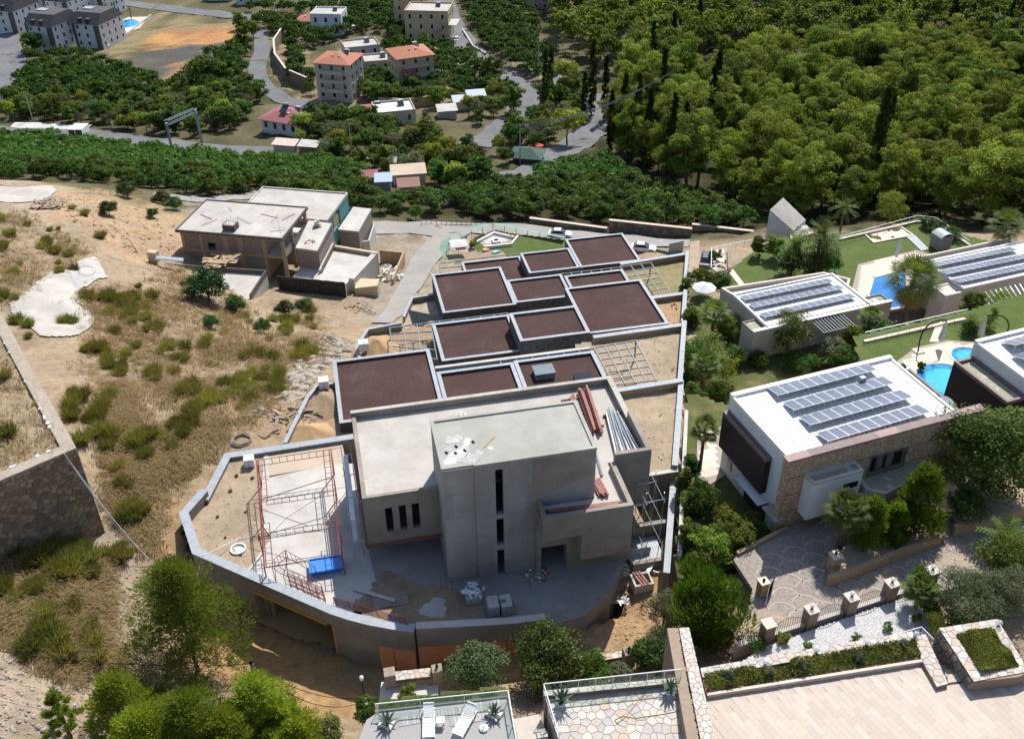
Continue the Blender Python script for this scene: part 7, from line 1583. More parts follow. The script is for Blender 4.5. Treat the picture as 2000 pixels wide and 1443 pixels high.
drape('lane','pale track behind the brick house',((300,382),(380,392),(440,388),(520,376)),4,M_lane)
lw3 = [((1035,424,1186,444),'lane wall of rubble with pale cap beside the white car'),((1190,428,1352,445),'taller lane wall of rubble behind the pallet stacks'),((1352,436,1472,450),'lane wall of rubble running on past the boundary')]
for i,((x0,y0,x1,y1),lab) in enumerate(lw3):
 zt = -28.1+.4*(i == 1);a,b = W(x0,y0,zt),W(x1,y1,zt);t = stone_wall('lane_wall',lab,a,b,-31.5,zt-.12,-31.5,zt-.12,.5,.62,seed=50+i,maxn=110);copings([b[:2],a[:2]],.5 if False else .5,zt,t,M_travert,piece=2.2)
def car(label,x,y,rz,m,L=4.5,group='parked cars',z=None,kind='car',cat='car'):
 """Saloon: lofted body with sills and bonnet, glasshouse, wheels, lamps."""
 c = G(x,y) if z is None else W(x,y,z);z = c[2]+.16;t = thing('parked_'+kind,label,cat,(c[0],c[1],z),rz,group);w_ = .88;k = L/4.5
 if kind == 'car': body = [(-2.25,.5,.62,.80),(-2.15,.28,.86,.86),(-1.5,.24,.92,.88),(.9,.24,.90,.88),(1.8,.26,.78,.86),(2.18,.3,.62,.78),(2.25,.42,.55,.7)];cab = [(-1.75,.92),(-1.15,1.38),(.15,1.42),(1.0,.92)]
 else: body = [(-2.25,.35,1.6,.86),(-2.2,.28,1.75,.88),(.9,.26,1.8,.88),(1.3,.26,1.15,.88),(2.15,.28,.95,.86),(2.25,.4,.8,.8)];cab = [(.2,1.80),(.3,1.82),(.8,1.82),(1.6,1.05)]
 vs,fs = [],[]
 for px_,zl,zh,wd in body: vs += [(px_*k,-wd,zl),(px_*k,wd,zl),(px_*k,wd,zh-.08),(px_*k,wd*.9,zh),(px_*k,-wd*.9,zh),(px_*k,-wd,zh-.08)]
 for i in range(len(body)-1):
  for j in range(6): fs.append((i*6+j,i*6+(j+1) % 6,(i+1)*6+(j+1) % 6,(i+1)*6+j))
 fs += [(0,5,4,3,2,1)[::1],tuple(range((len(body)-1)*6,len(body)*6))]
 mb = MB();mb._add(vs,fs);bd_ = mb.build('body',m,smooth=True);bd_.parent = t
 if kind == 'car':
  mb = MB();lo = [(cab[0][0]*k,-.8,cab[0][1]-.02),(cab[3][0]*k,-.8,cab[3][1]-.02),(cab[3][0]*k,.8,cab[3][1]-.02),(cab[0][0]*k,.8,cab[0][1]-.02)];hi_ = [(cab[1][0]*k,-.62,1.36),(cab[2][0]*k,-.62,1.38),(cab[2][0]*k,.62,1.38),(cab[1][0]*k,.62,1.36)]
  o = mb.hexa(lo,hi_).build('windows',M_glass);o.parent = t;o = MB().hexa([(p[0],p[1]*1.02,p[2]) for p in hi_],[(p[0]*.97,p[1]*.94,p[2]+.07) for p in hi_]).build('roof',m);o.parent = t
 else:
  o = MB().hexa([(1.28*k,-.8,1.12),(1.75*k,-.8,1.04),(1.75*k,.8,1.04),(1.28*k,.8,1.12)],[(.92*k,-.75,1.78),(.98*k,-.75,1.78),(.98*k,.75,1.78),(.92*k,.75,1.78)]).build('windscreen',M_glass);o.parent = t
  for sg in (-1,1): o = MB().box(-1.6*k,.8*k,sg*.885-.01,sg*.885+.01,1.2,1.6).build('side_window',M_glass);o.parent = t
 for a in (-1.35,1.4):
  for b in (-.8,.8):
   wv = MB().tube((a*k,b-.1,.32),(a*k,b+.1,.32),.32,n=16).build('wheel',M_black);wv.parent = t;o = MB().tube((a*k,b-.115,.32),(a*k,b+.115,.32),.18,n=10).build('rim',M_alu);o.parent = wv
 for b in (-.62,.62): o = MB().box(2.19*k,2.26*k,b-.17,b+.17,.52,.64).build('headlight',M_glass);o.parent = t;o = MB().box(-2.27*k,-2.2*k,b-.15,b+.15,.66,.8).build('tail_light',mat('tail_red',(.3,.02,.02),rough=.3));o.parent = t
 return t
M_carw = mat('white_car_paint',(.78,.79,.80),rough=.25,spec=.6);M_card = mat('dark_car_paint',(.05,.055,.07),rough=.25,spec=.6);M_cars = mat('silver_car_paint',(.45,.47,.50),rough=.3,spec=.6)
car('white saloon car parked beside the lane wall',1094,463,R(-9),M_carw);car('white saloon car parked behind the dark green hoarding',1256,491,R(-12),M_carw)
car('dark car parked beside the small terrace rail',1380,516,R(75),M_card,z=-9.5)
bg = thing('lane_barrier','long rusty pipe barrier across the lane','barrier',G(890,440),0)
ba_,bb_ = G(823,441),G(940,442)
for z in (.3,1.1): MB().tube(ba_+[0,0,z],bb_+[0,0,z],.05).build('rail',M_iron,bg)
for k in range(13): p = ba_+(bb_-ba_)*k/12;MB().tube(p+[0,0,-.3],p+[0,0,1.2],.045).build('post',M_iron,bg)
for i,(x,y,lab) in enumerate(((1231,452,'stack of pale goods on a pallet beside the lane wall'),(1275,452,'stack of stone slabs leaning by the lane wall'),(1290,448,'tall stack of dark goods by the lane wall'),(1304,452,'pallet of brown bricks by the lane wall'),(1322,454,'pale board stack by the lane wall end'),(812,436,'rusty box at the pipe barrier end'))):
 c = G(x,y);t = thing('goods_stack',lab,'goods',c,random.uniform(-.3,.3),'stacks of goods along the lane');
 for k in range(5): o = MB().box(-.6+random.uniform(0,.15),.6-random.uniform(0,.15),-.45,.45,.05+k*.22,.05+k*.22+.19).build('layer',(M_wood2,M_foam,M_brick,M_redbeam,M_slab)[(i+k % 2) % 5],t);o.parent = t
# shade nets beside the houses
for lab,pts,m in (('grey green shade net sagging beside the third house',((797,605,-11.5),(880,622,-11.8),(838,636,-12.6),(805,634,-13.0)),M_net),('pale green shade net in the courtyard of the third house',((1020,602,-12),(1100,590,-11.5),(1100,600,-12.5),(1040,610,-12.8)),mat('pale_net',(.30,.38,.36),rough=.8))):
 P4 = [np.array(W(*p)) for p in pts];mb = MB();n = 6
 g = lambda u,v: (P4[0]*(1-u)+P4[1]*u)*(1-v)+(P4[3]*(1-u)+P4[2]*u)*v-np.array([0,0,.5*math.sin(math.pi*u)*math.sin(math.pi*v)])
 for i in range(n):
  for j in range(n): q = [g(i/n,j/n),g((i+1)/n,j/n),g((i+1)/n,(j+1)/n),g(i/n,(j+1)/n)];mb.hexa([tuple(p) for p in q],[tuple(p+[0,0,.015]) for p in q])
 tag(mb.build('shade_net',m),lab,'shade net')
# roads of the valley
drape('main_road','grey main road under the steel gantry',((-60,252),(60,259),(180,268),(330,283),(450,296),(545,303)),9,M_asph,.1)
drape('pale_yard','pale dusty yard beside the main road',((20,250),(90,252),(165,254)),8,mat('pale_yard',(.50,.48,.45),(.43,.41,.38),.3,.95,big=.1),.14)
drape('town_road','grey town road curving round the apartment blocks',((60,-10),(20,30),(12,80),(22,130),(-5,190),(-60,230)),10,M_asph,.1)
drape('town_road','grey road along the far hedge and swimming pool',((120,-12),(200,2),(330,18),(450,32),(580,42),(640,60)),9,M_asph,.1)
drape('town_road','narrow grey lane winding between stone walls and the tall house',((508,60),(512,95),(502,135),(520,175),(570,200),(640,215),(700,222),(760,228)),6,M_asph,.1)
drape('town_road','grey road climbing past the beige flats',((862,-10),(880,40),(905,80),(945,120),(1000,160),(1030,185)),9,M_asph,.1)
drape('town_road','grey road bending through the trees above the kiosk',((1120,150),(1090,175),(1035,190),(1010,230),(965,268),(925,284)),9,M_asph,.1)
drape('town_road','grey hairpin road below the green kiosk',((1175,185),(1172,225),(1140,268),(1085,305),(1020,345),(950,352)),9,M_asph,.1)
drape('dirt_yard','pale dirt yard below the orchard house',((700,305),(740,307),(790,318)),6,M_lane,.1)
# houses of the town
M_cream = mat('cream_render',(.50,.45,.37),(.44,.40,.33),.5,.9,big=.1);M_whiteb = mat('white_town_render',(.70,.71,.72),(.63,.64,.65),.5,.9,big=.1);M_yel = mat('ochre_render',(.50,.40,.25),(.44,.35,.22),.5,.9);M_pink = mat('pink_render',(.46,.35,.34),rough=.9)
def tilemat(name,c):
 m,nt,b = newmat(name);pos = _pos(nt,'object');wv = nt.nodes.new('ShaderNodeTexWave');wv.bands_direction = 'X';wv.inputs['Scale'].default_value = 4;nt.links.new(pos,wv.inputs['Vector'])
 cc = _mix(nt,wv.outputs['Fac'],tuple(v*.7 for v in c),c);cc = _mix(nt,_ramp(nt,_noise(nt,pos,.6,5),.4,.7),cc,tuple(v*.75 for v in c));nt.links.new(cc,b.inputs['Base Color']);b.inputs['Roughness'].default_value = .85
 bp = nt.nodes.new('ShaderNodeBump');bp.inputs['Strength'].default_value = .5;nt.links.new(wv.outputs['Fac'],bp.inputs['Height']);nt.links.new(bp.outputs[0],b.inputs['Normal']);return m
M_tile = tilemat('orange_roof_tiles',(.42,.16,.085));M_tile2 = tilemat('wine_red_roof_sheets',(.30,.10,.105));M_dkroof = tilemat('dark_roof_sheets',(.075,.072,.075))
def house_(name,label,x,y,w_,d,h,ang,wall,roof='flat',rm=None,st=3,nx=3,ny=2,over=.5,group='houses of the town',balcony=False,rise=1.8,rail=None,z0=None,cat='house'):
 c = G(x,y);c = np.array([c[0],c[1],c[2] if z0 is None else z0]);t = thing(name,label,cat,c,R(ang),group);part = lambda mb,n,m,p=t: setattr(mb.build(n,m),'parent',p)
 def P(mb,n,m,p=t): o = mb.build(n,m);o.parent = p;return o
 wl = P(MB().box(-w_/2,w_/2,0,d,-3,h),'wall',wall)
 if roof == 'hip':
  e = over;r = min(w_,d)/2-.5;mb = MB();lo = [(-w_/2-e,-e,h),(w_/2+e,-e,h),(w_/2+e,d+e,h),(-w_/2-e,d+e,h)];ins = min(w_,d)/2+e-.05
  hi_ = [(-w_/2-e+ins,-e+ins,h+rise),(w_/2+e-ins,-e+ins,h+rise),(w_/2+e-ins,d+e-ins,h+rise),(-w_/2-e+ins,d+e-ins,h+rise)];mb.hexa(lo,hi_);mb.hexa([(p[0],p[1],h-.15) for p in lo],[(p[0],p[1],h-.002) for p in lo]);rf = P(mb,'roof',rm or M_tile)
  for k in range(2): P(MB().box(-1+2*k,-.5+2*k,d*.3,d*.3+.5,h+.3,h+1.5),'chimney',wall,rf)
 elif roof == 'gable':
  mb = MB();mb.hexa([(-w_/2-.4,-.5,h),(w_/2+.4,-.5,h),(w_/2+.4,d+.5,h),(-w_/2-.4,d+.5,h)],[(-w_/2-.4,d*.5-.1,h+rise),(w_/2+.4,d*.5-.1,h+rise),(w_/2+.4,d*.5+.1,h+rise),(-w_/2-.4,d*.5+.1,h+rise)]);rf = P(mb,'roof',rm or M_tile)
 else:
  P(MB().box(-w_/2+.2,w_/2-.2,.2,d-.2,h,h+.05),'roof',rm or M_roofc);mb = MB()
  for q in ((-w_/2,w_/2,0,.2),(-w_/2,w_/2,d-.2,d),(-w_/2,-w_/2+.2,.2,d-.2),(w_/2-.2,w_/2,.2,d-.2)): mb.box(*q,h,h+.6)
  P(mb,'parapet',wall)
 zt_ = h+.3 if roof == 'flat' else h+rise*.55;tk = P(MB().tube((w_*.2-.7,d*.7,zt_+.9),(w_*.2+.7,d*.7,zt_+.9),.32,n=10),'water_tank',M_foam);P(MB().hexa([(w_*.2-.9,d*.7-2,zt_-.1),(w_*.2+.9,d*.7-2,zt_-.1),(w_*.2+.9,d*.7-.3,zt_+.8),(w_*.2-.9,d*.7-.3,zt_+.8)],[(w_*.2-.9,d*.7-2,zt_),(w_*.2+.9,d*.7-2,zt_),(w_*.2+.9,d*.7-.3,zt_+.9),(w_*.2-.9,d*.7-.3,zt_+.9)]),'solar_collector',M_glass,tk)
 sh = h/st
 for s in range(st):
  for i in range(nx):
   a = -w_/2+w_*(i+.5)/nx;z = s*sh+sh*.35
   f = P(MB().box(a-.6,a+.6,-.06,.02,z-.05,z+sh*.45+.05),'window_frame',M_white);P(MB().box(a-.5,a+.5,-.075,.0,z,z+sh*.45),'pane',M_glass,f)
  for sd in (-1,1):
   for i in range(ny):
    b = d*(i+.5)/ny;z = s*sh+sh*.35;X = sd*w_/2;f = P(MB().box(X-.05,X+.05,b-.55,b+.55,z-.05,z+sh*.45+.05),'window_frame',M_white);P(MB().box(X-.065,X+.065,b-.45,b+.45,z,z+sh*.45),'pane',M_glass,f)
  if balcony and s > 0:
   bl = P(MB().box(-w_*.32,w_*.32,-1.3,-.08,s*sh-.1,s*sh+.05),'balcony',wall);P(MB().box(-w_*.32,w_*.32,-1.3,-1.22,s*sh+.05,s*sh+.95),'balcony_front',rail or wall,bl)
 return t
house_('town_house','four storey cream house with orange hip roof and balconies',655,196,11,11,11,-14,M_cream,'hip',M_tile,4,3,3,balcony=True)
oh = house_('town_house','four storey ochre house with orange hip roof and wine red awning',816,184,11.5,11,11.5,22,M_yel,'hip',M_tile,4,3,3,balcony=True,rail=M_pink)
o = MB().hexa([(-5,-1.9,6.2),(-.5,-1.9,6.2),(-.5,-1.35,8.6),(-5,-1.35,8.6)],[(-5,-1.95,6.25),(-.5,-1.95,6.25),(-.5,-1.4,8.65),(-5,-1.4,8.65)]).build('awning',M_tile2);o.parent = oh
rh_ = house_('town_house','low house with wide wine red hip roof and solar heater',548,262,11.5,9.5,3.6,-24,M_whiteb,'hip',M_tile2,1,4,2,over=.9,rise=1.8)
o = MB().hexa([(-1,2,5.2),(1,2,5.2),(1,4,6.4),(-1,4,6.4)],[(-1,2,5.3),(1,2,5.3),(1,4,6.5),(-1,4,6.5)]).build('solar_collector',M_glass);o.parent = rh_;o = MB().tube((-.8,4.3,6.9),(.8,4.3,6.9),.3,n=12).build('water_tank',M_alu);o.parent = rh_
bf = house_('beige_flats','beige flats with outside stair and pergola roof on the climbing road',835,82,16,12,10.5,-7,M_yel,'flat',None,3,4,3,cat='building')
o = MB().hexa([(3,-1.6,3.6),(7.5,-1.6,7.2),(7.5,-.3,7.2),(3,-.3,3.6)],[(3,-1.6,3.9),(7.5,-1.6,7.5),(7.5,-.3,7.5),(3,-.3,3.9)]).build('outside_stair',M_pink);o.parent = bf;o = MB().box(8,11,0,8,6.0,6.2).build('side_terrace',M_slab);o.parent = bf
house_('beige_flats','tall beige flats behind the pergola roofed ones',805,60,13,10,13,-7,M_yel,'flat',None,4,3,2,cat='building')
house_('town_house','white flat roofed house with stair tower and lower red roof',640,72,12,10,8,-6,M_whiteb,'flat',None,2,3,2);house_('town_house','small house with red tiles beside the white stair tower house',600,62,8,8,4,-6,M_whiteb,'hip',M_tile,1,2,1)
house_('town_house','cream flat roofed house with cluttered terrace behind the orange roofs',712,128,12,9,6,18,M_cream,'flat',None,2,3,2);house_('town_house','pale house half hidden behind trees between the orange roofs',742,152,9,8,5,12,M_pink,'flat',None,2,2,2)
fh = house_('town_house','white roofed flat house beside the red painted roof',775,245,11,9,3.5,14,M_cream,'flat',mat('white_roof_paint',(.64,.63,.60),rough=.8),1,3,2)
fl2 = house_('town_house','low house whose red roof carries a white crescent and star',735,245,7,8,3.2,14,M_cream,'gable',mat('flag_red',(.30,.085,.085),rough=.85),1,2,2,rise=.9)
cr = MB();n = 14
for i in range(n):
 a0_,a1_ = R(50)+R(260)*i/n,R(50)+R(260)*(i+1)/n;o4 = lambda a: (1.1*math.cos(a),1.1*math.sin(a));i4 = lambda a: (.28+.88*math.cos(a),.88*math.sin(a));q = [o4(a0_),o4(a1_),i4(a1_),i4(a0_)];zz = lambda p: 3.2+.9*(p[1]+2.1+.5)/(4.4)+.06;cr.poly([(p[0]-.3,p[1]+2.1,zz(p)) for p in q])
cr.poly([(1.1+.38*math.cos(a)*(1 if k % 2 == 0 else .4),2.1+.38*math.sin(a)*(1 if k % 2 == 0 else .4),3.2+.9*(.38*math.sin(a)*(1 if k % 2 == 0 else .4)+2.6)/4.4+.06) for k,a in enumerate(np.linspace(0,2*math.pi,11)[:-1])]);o = cr.build('crescent_and_star',M_white);o.parent = fl2
for i,(x,y,w_,d,h,an,wl,rf,lab) in enumerate(((492,8,14,9,6,-5,M_whiteb,'hip','white house with orange roof beyond the far hedge'),(430,2,12,9,6,-5,M_whiteb,'hip','pale house with orange roof at the end of the far hedge'),(696,12,14,10,7,-8,M_cream,'hip','broad house with pale orange roof above the white stair tower house'),(945,14,13,9,8,-20,M_whiteb,'flat','white flat roofed house beside the climbing road'),(1045,18,12,9,5,-10,M_cream,'gable','house with pinkish red roof at the wood edge'))): house_('town_house',lab,x,y,w_,d,h,an,wl,rf,None,2,3,2)
# apartment blocks with dark mansard roofs
for i,(x,y,lab) in enumerate(((88,98,'white apartment block with dark sloping roof nearest the curved road wall'),(178,94,'white apartment block with dark sloping roof beside the white van'),(14,66,'white apartment block with dark sloping roof along the curved road'),(55,42,'white apartment block with dark roof behind the curved road ones'),(118,46,'white apartment block with dark roof behind the block with the van'),(185,36,'white apartment block with dark roof towards the pool gardens'))):
 t = house_('apartment_block',lab,x,y,11.5,15,9,-17,M_whiteb,'flat',M_dkroof,3,3,4,group='white apartment blocks with dark roofs',cat='building')
 P = lambda mb,n,m,p=t: setattr(mb.build(n,m),'parent',p)
 P(MB().hexa([(-6.2,-.6,9.0),(6.2,-.6,9.0),(6.2,15.6,9.0),(-6.2,15.6,9.0)],[(-5.6,3.0,12.6),(5.6,3.0,12.6),(5.6,12.0,12.6),(-5.6,12.0,12.6)]),'mansard_roof',M_dkroof)
 for a in (-3,.5): P(MB().box(a,a+1.6,-.2,1.4,9.6,11.0),'dormer',M_dkroof);P(MB().box(a+.2,a+1.4,-.28,-.18,9.9,10.8),'pane',M_glass)
 P(MB().box(-5.0,-1.0,6.5,9.5,12.6,12.9),'skylight',M_sheet);P(MB().box(4.0,5.9,-.9,-.02,0,8.6),'balcony_stack',mat('dark_balcony',(.10,.095,.09),rough=.7));P(MB().box(-6.0,-5.0,-.3,-.02,0,8.8),'dark_pier',mat('dark_balcony',(.10,.095,.09)))
# pool garden of the apartment blocks
zg_ = G(246,48)[2]+.6
tag(MB().prism([W(x,y,zg_)[:2] for x,y in ((218,48),(250,34),(288,33),(272,56),(232,68))],zg_-2,zg_).build('pool_deck',M_travert),'pale deck of the apartment pool',kind='structure')
t = thing('kidney_pool','bright blue curved apartment pool','pool',W(247,47,zg_),0);MB().prism([W(x,y,zg_+.05)[:2] for x,y in ((226,46),(240,40),(262,38),(273,44),(266,50),(248,54),(232,55))],zg_-.3,zg_+.05).build('water',mat('bright_pool',(.01,.22,.55),(.03,.35,.66),.5,.1),t)
lowwall('estate_wall','pale wall around the apartment gardens',[(120,104),(180,108),(222,84)],zg_-6,zg_-.2,.4,M_slab,M_slab)
lowwall('estate_wall','long pale retaining wall beside the apartment pool',[(232,78),(296,28)],zg_-5,zg_+.5,.4,M_slab,M_slab)
# retaining wall by the narrow lane, sheds, kiosk
rwp = [G(x,y) for x,y in ((552,75),(536,100),(538,128),(560,160),(600,178))];t = thing('lane_retaining_wall','curved brown stone retaining wall beside the narrow lane','wall',rwp[0],0);strip_wall(MB(),[p[:2] for p in rwp],.6,[p[2]-3 for p in rwp],[p[2]+4.2 for p in rwp]).build('wall_body',mat('brown_rubble',(.24,.17,.12),(.17,.12,.085),1.2,.95,fine=.3,fscale=4),t);copings([p[:2] for p in rwp],.6,[p[2]+4.3 for p in rwp],t,M_slab,piece=4)
rwp = [G(x,y) for x,y in ((740,210),(790,214),(860,205))];t = thing('lane_retaining_wall','tan block retaining wall under the ochre house','wall',rwp[0],0);strip_wall(MB(),[p[:2] for p in rwp],.6,[p[2]-3 for p in rwp],[p[2]+3 for p in rwp]).build('wall_body',M_tanw,t)
rwp = [G(x,y) for x,y in ((905,62),(925,95),(950,110))];t = thing('lane_retaining_wall','low stone wall on the outer side of the climbing road','wall',rwp[0],0);strip_wall(MB(),[p[:2] for p in rwp],-.5,[p[2]-2 for p in rwp],[p[2]+1.2 for p in rwp]).build('wall_body',M_slab,t)
def shed(label,x,y,w_,d,h,ang,wall,rm,slope=.5):
 c = G(x,y);t = thing('shed',label,'shed',c,R(ang),'sheds and lean-tos of the valley');o = MB().box(-w_/2,w_/2,0,d,-1,h).build('wall',wall);o.parent = t
 o = MB().hexa([(-w_/2-.4,-.4,h),(w_/2+.4,-.4,h),(w_/2+.4,d+.4,h+slope),(-w_/2-.4,d+.4,h+slope)],[(-w_/2-.4,-.4,h+.1),(w_/2+.4,-.4,h+.1),(w_/2+.4,d+.4,h+slope+.1),(-w_/2-.4,d+.4,h+slope+.1)]).build('roof',rm);o.parent = t;return t
shed('open shed with pale sheet roof beside the main road',556,300,5.5,2.6,2.2,-12,M_cream,M_travert);shed('dark shed with grey roof next to the pale roofed shed',602,303,4.5,2.6,2.2,-12,M_brick,M_slab)
shed('roofless stone house with brown sheet porch in the orchard',800,384,4,3,2.2,8,M_pink,tilemat('rusty_sheets',(.26,.14,.10)));shed('larger ruined house with cluttered flat roof in the orchard',800,362,7,5,2.6,8,M_cream,M_beige,.05);shed('blue sheet lean-to beside the orchard ruin',750,372,3,3,2.0,5,M_sheet,mat('blue_sheet',(.30,.38,.50),rough=.5));shed('brown sheet lean-to beside the blue one',716,364,4.5,2.4,2.0,5,M_brick,M_tile2)
shed('pale sheet shed in the trees below the tan block wall',905,215,5,4,2.4,10,M_cream,M_sheet);shed('grey sheet shed next to the pale one below the tan block wall',932,205,5,4,2.6,10,M_cream,M_sheet);shed('small shack by the trees on the bending road',875,232,5,4,2.2,10,M_slab,M_slab)
kc = G(1030,318);t = thing('roadside_kiosk','roadside kiosk with dark green hip roof','kiosk',kc,R(-12));o = MB().box(-3,3,-2.5,2.5,0,2.4).build('wall',M_form);o.parent = t;o = MB().hexa([(-4,-3.5,2.4),(4,-3.5,2.4),(4,3.5,2.4),(-4,3.5,2.4)],[(-1,-.4,3.9),(1,-.4,3.9),(1,.4,3.9),(-1,.4,3.9)]).build('roof',mat('green_roof',(.05,.09,.07),rough=.8));o.parent = t
for i,(x,y,c) in enumerate(((1046,292,(.6,.08,.04)),(1040,300,(.6,.15,.04)),(1053,299,(.6,.08,.04)))): p = G(x,y);o = MB().lathe([(.001,2.4),(1.1,2.0),(1.1,1.95),(.03,2.2),(.03,0)],n=8).build('red_parasol',mat('red_canvas',(.52,.07,.035),rough=.8));o.location = p;tag(o,('red parasol beside the kiosk nearest the hairpin road','red parasol close to the kiosk roof','red parasol between kiosk and trees')[i],'parasol')
# gantry over the main road
ga_,gb2 = G(338,287),G(383,286);gt_ = thing('road_gantry','tall steel lattice gantry across the main road','gantry',ga_,0);h_ = 7.0
ga_ = G(336,292);gb2 = G(384,284);u = (gb2-ga_);u[2] = 0
top0,top1 = ga_+[0,0,h_],np.array([gb2[0],gb2[1],ga_[2]+h_])
d_ = W(362,232,ga_[2]+h_);top1 = np.array([d_[0]+1,d_[1]+6,ga_[2]+h_]);gb2 = np.array([top1[0],top1[1],gz(top1[0],top1[1])])
MB().tube(ga_,top0,.35,n=8).build('leg',M_sheet,gt_);MB().tube(gb2,top1,.35,n=8).build('leg',M_sheet,gt_)
for dz in (0,1.1):
 for s in (-.5,.5): MB().bar(top0+[s,0,dz-.6],top1+[s,0,dz-.6],.16,.16).build('chord',M_sheet,gt_)
for k in range(12): p,q = top0+(top1-top0)*k/12,top0+(top1-top0)*(k+1)/12;mb = MB();mb.tube(p+[.5,0,-.6],q+[.5,0,.5],.06,n=4);mb.build('lattice_bar',M_sheet,gt_)
# power poles and lines
poles = []
for i,(x,y,h,lab) in enumerate(((492,1340,0,''),(688,302,9,'slim power pole by the dirt yard'),(1016,322,10,'power pole beside the green kiosk'),(1052,150,10,'power pole at the bend among the pines'),(350,262,8,'power pole behind the main road gantry'),(628,218,8,'power pole beside the narrow lane'),(66,240,8,'power pole at the pale dusty yard'))):
 if not h: continue
 c = G(x,y);t = thing('power_pole',lab,'pole',c,0,'power poles of the valley');MB().tube(c-[0,0,.5],c+[0,0,h],.14,.1,8).build('shaft',M_slab,t);MB().bar(c+[-1.0,0,h-.3],c+[1.0,0,h-.3],.1,.1).build('cross_arm',M_form,t);poles.append(c+[0,0,h-.2])
c = W(492,1300,4.2);c = np.array([c[0],c[1],gz(c[0],c[1])]);t = thing('power_pole','concrete pole with insulators standing among the pine tops','pole',c,0);tp_ = np.array([c[0],c[1],4.4]);MB().tube(c-[0,0,.5],tp_,.17,.13,8).build('shaft',M_slab,t);MB().lathe([(.08,0),(.14,.1),(.08,.3),(.001,.35)],tp_,10).build('insulator',M_black,t)
def wire(label,a,b,sag,r=.025,m=M_black):
 a,b = np.array(a,float),np.array(b,float);tag(MB().path([tuple(a+(b-a)*s-np.array([0,0,sag*4*s*(1-s)])) for s in np.linspace(0,1,15)],r,4).build('power_line',m),label,'power line')
wire('black power line from the insulator pole to the left hillside',tp_,W(-60,1262,6.5),.8);wire('black power line from the insulator pole to the square pillar with lamp post',tp_,W(716,1360,4.9),1.3);wire('second slack power line by the square pillar with lamp post',tp_-[0,0,.3],W(714,1368,4.6),2.0)
for k in range(3): wire(('upper','middle','lower')[k]+' power line crossing from kiosk pole into the pines',poles[1]+[0,0,-.5*k],W(1330,130,poles[1][2]+16-k),2.5,.05,M_sheet)
# vehicles of the town
van = lambda *a,**k: car(*a,kind='van',cat='van',group='vehicles in the town',**k);tcar = lambda *a,**k: car(*a,group='vehicles in the town',**k)
van('white van parked beside the apartment block',202,92,R(0),M_carw,L=4.9);tcar('white car driving up the climbing road',866,16,R(80),M_carw);tcar('white car on the climbing road beside the beige flats',893,80,R(75),M_carw);tcar('blue car under the terrace of the beige flats',872,66,R(80),mat('blue_car_paint',(.05,.10,.25),rough=.3));tcar('white car parked beside the white stair tower house',692,58,R(70),M_carw);tcar('second white car parked beside the stair tower house',695,50,R(70),M_carw)
tcar('dark car parked at the bend below the big tree',1000,170,R(30),M_card);tcar('red car parked on the narrow lane by the red roofed house',642,230,R(-10),mat('red_car_paint',(.35,.03,.03),rough=.3));tcar('silver car in the shade under the pines',1110,195,R(20),M_cars);tcar('white car in the shade beside the silver one',1130,188,R(20),M_carw)
for k,x in enumerate((150,164)):
 c = G(x,264);t = thing('cargo_container',('pale cargo container beside the main road','pale cargo container next to its twin, nearer the gantry')[k],'container',c,R(-5),'containers beside the main road');o = MB().box(-.9,.9,-2.2,2.2,.2,2.4).build('body',M_foam,bevel=.03);o.parent = t;o = MB().box(-.8,.8,-2.24,-2.19,.3,2.2).build('door',M_form);o.parent = t
# foliage building
def unit_rand(n,rng): v = rng.normal(size=(n,3));return v/np.linalg.norm(v,axis=1)[:,None]
def leaf_quads(c,nrm,L,Wd,rng,droop=0.0,along=None):
 """Rhombic leaves at points c facing nrm; along: preferred long direction."""
 n = len(c);a = unit_rand(n,rng) if along is None else along+unit_rand(n,rng)*.35
 u = a-nrm*np.sum(a*nrm,1)[:,None];u /= np.maximum(np.linalg.norm(u,axis=1),1e-6)[:,None];v = np.cross(nrm,u)
 L = (L*rng.uniform(.7,1.3,n))[:,None];Wd = (Wd*rng.uniform(.7,1.3,n))[:,None]
 return np.stack([c-u*L/2,c+v*Wd/2,c+u*L/2,c-v*Wd/2],1)
def foliage_mesh(name,quads,tone):
 n = len(quads);me = np_mesh(name,quads.reshape(-1,3),np.arange(n*4).reshape(n,4));at = me.attributes.new('tone','FLOAT','POINT');at.data.foreach_set('value',np.repeat(tone,4).astype(np.float32));return me
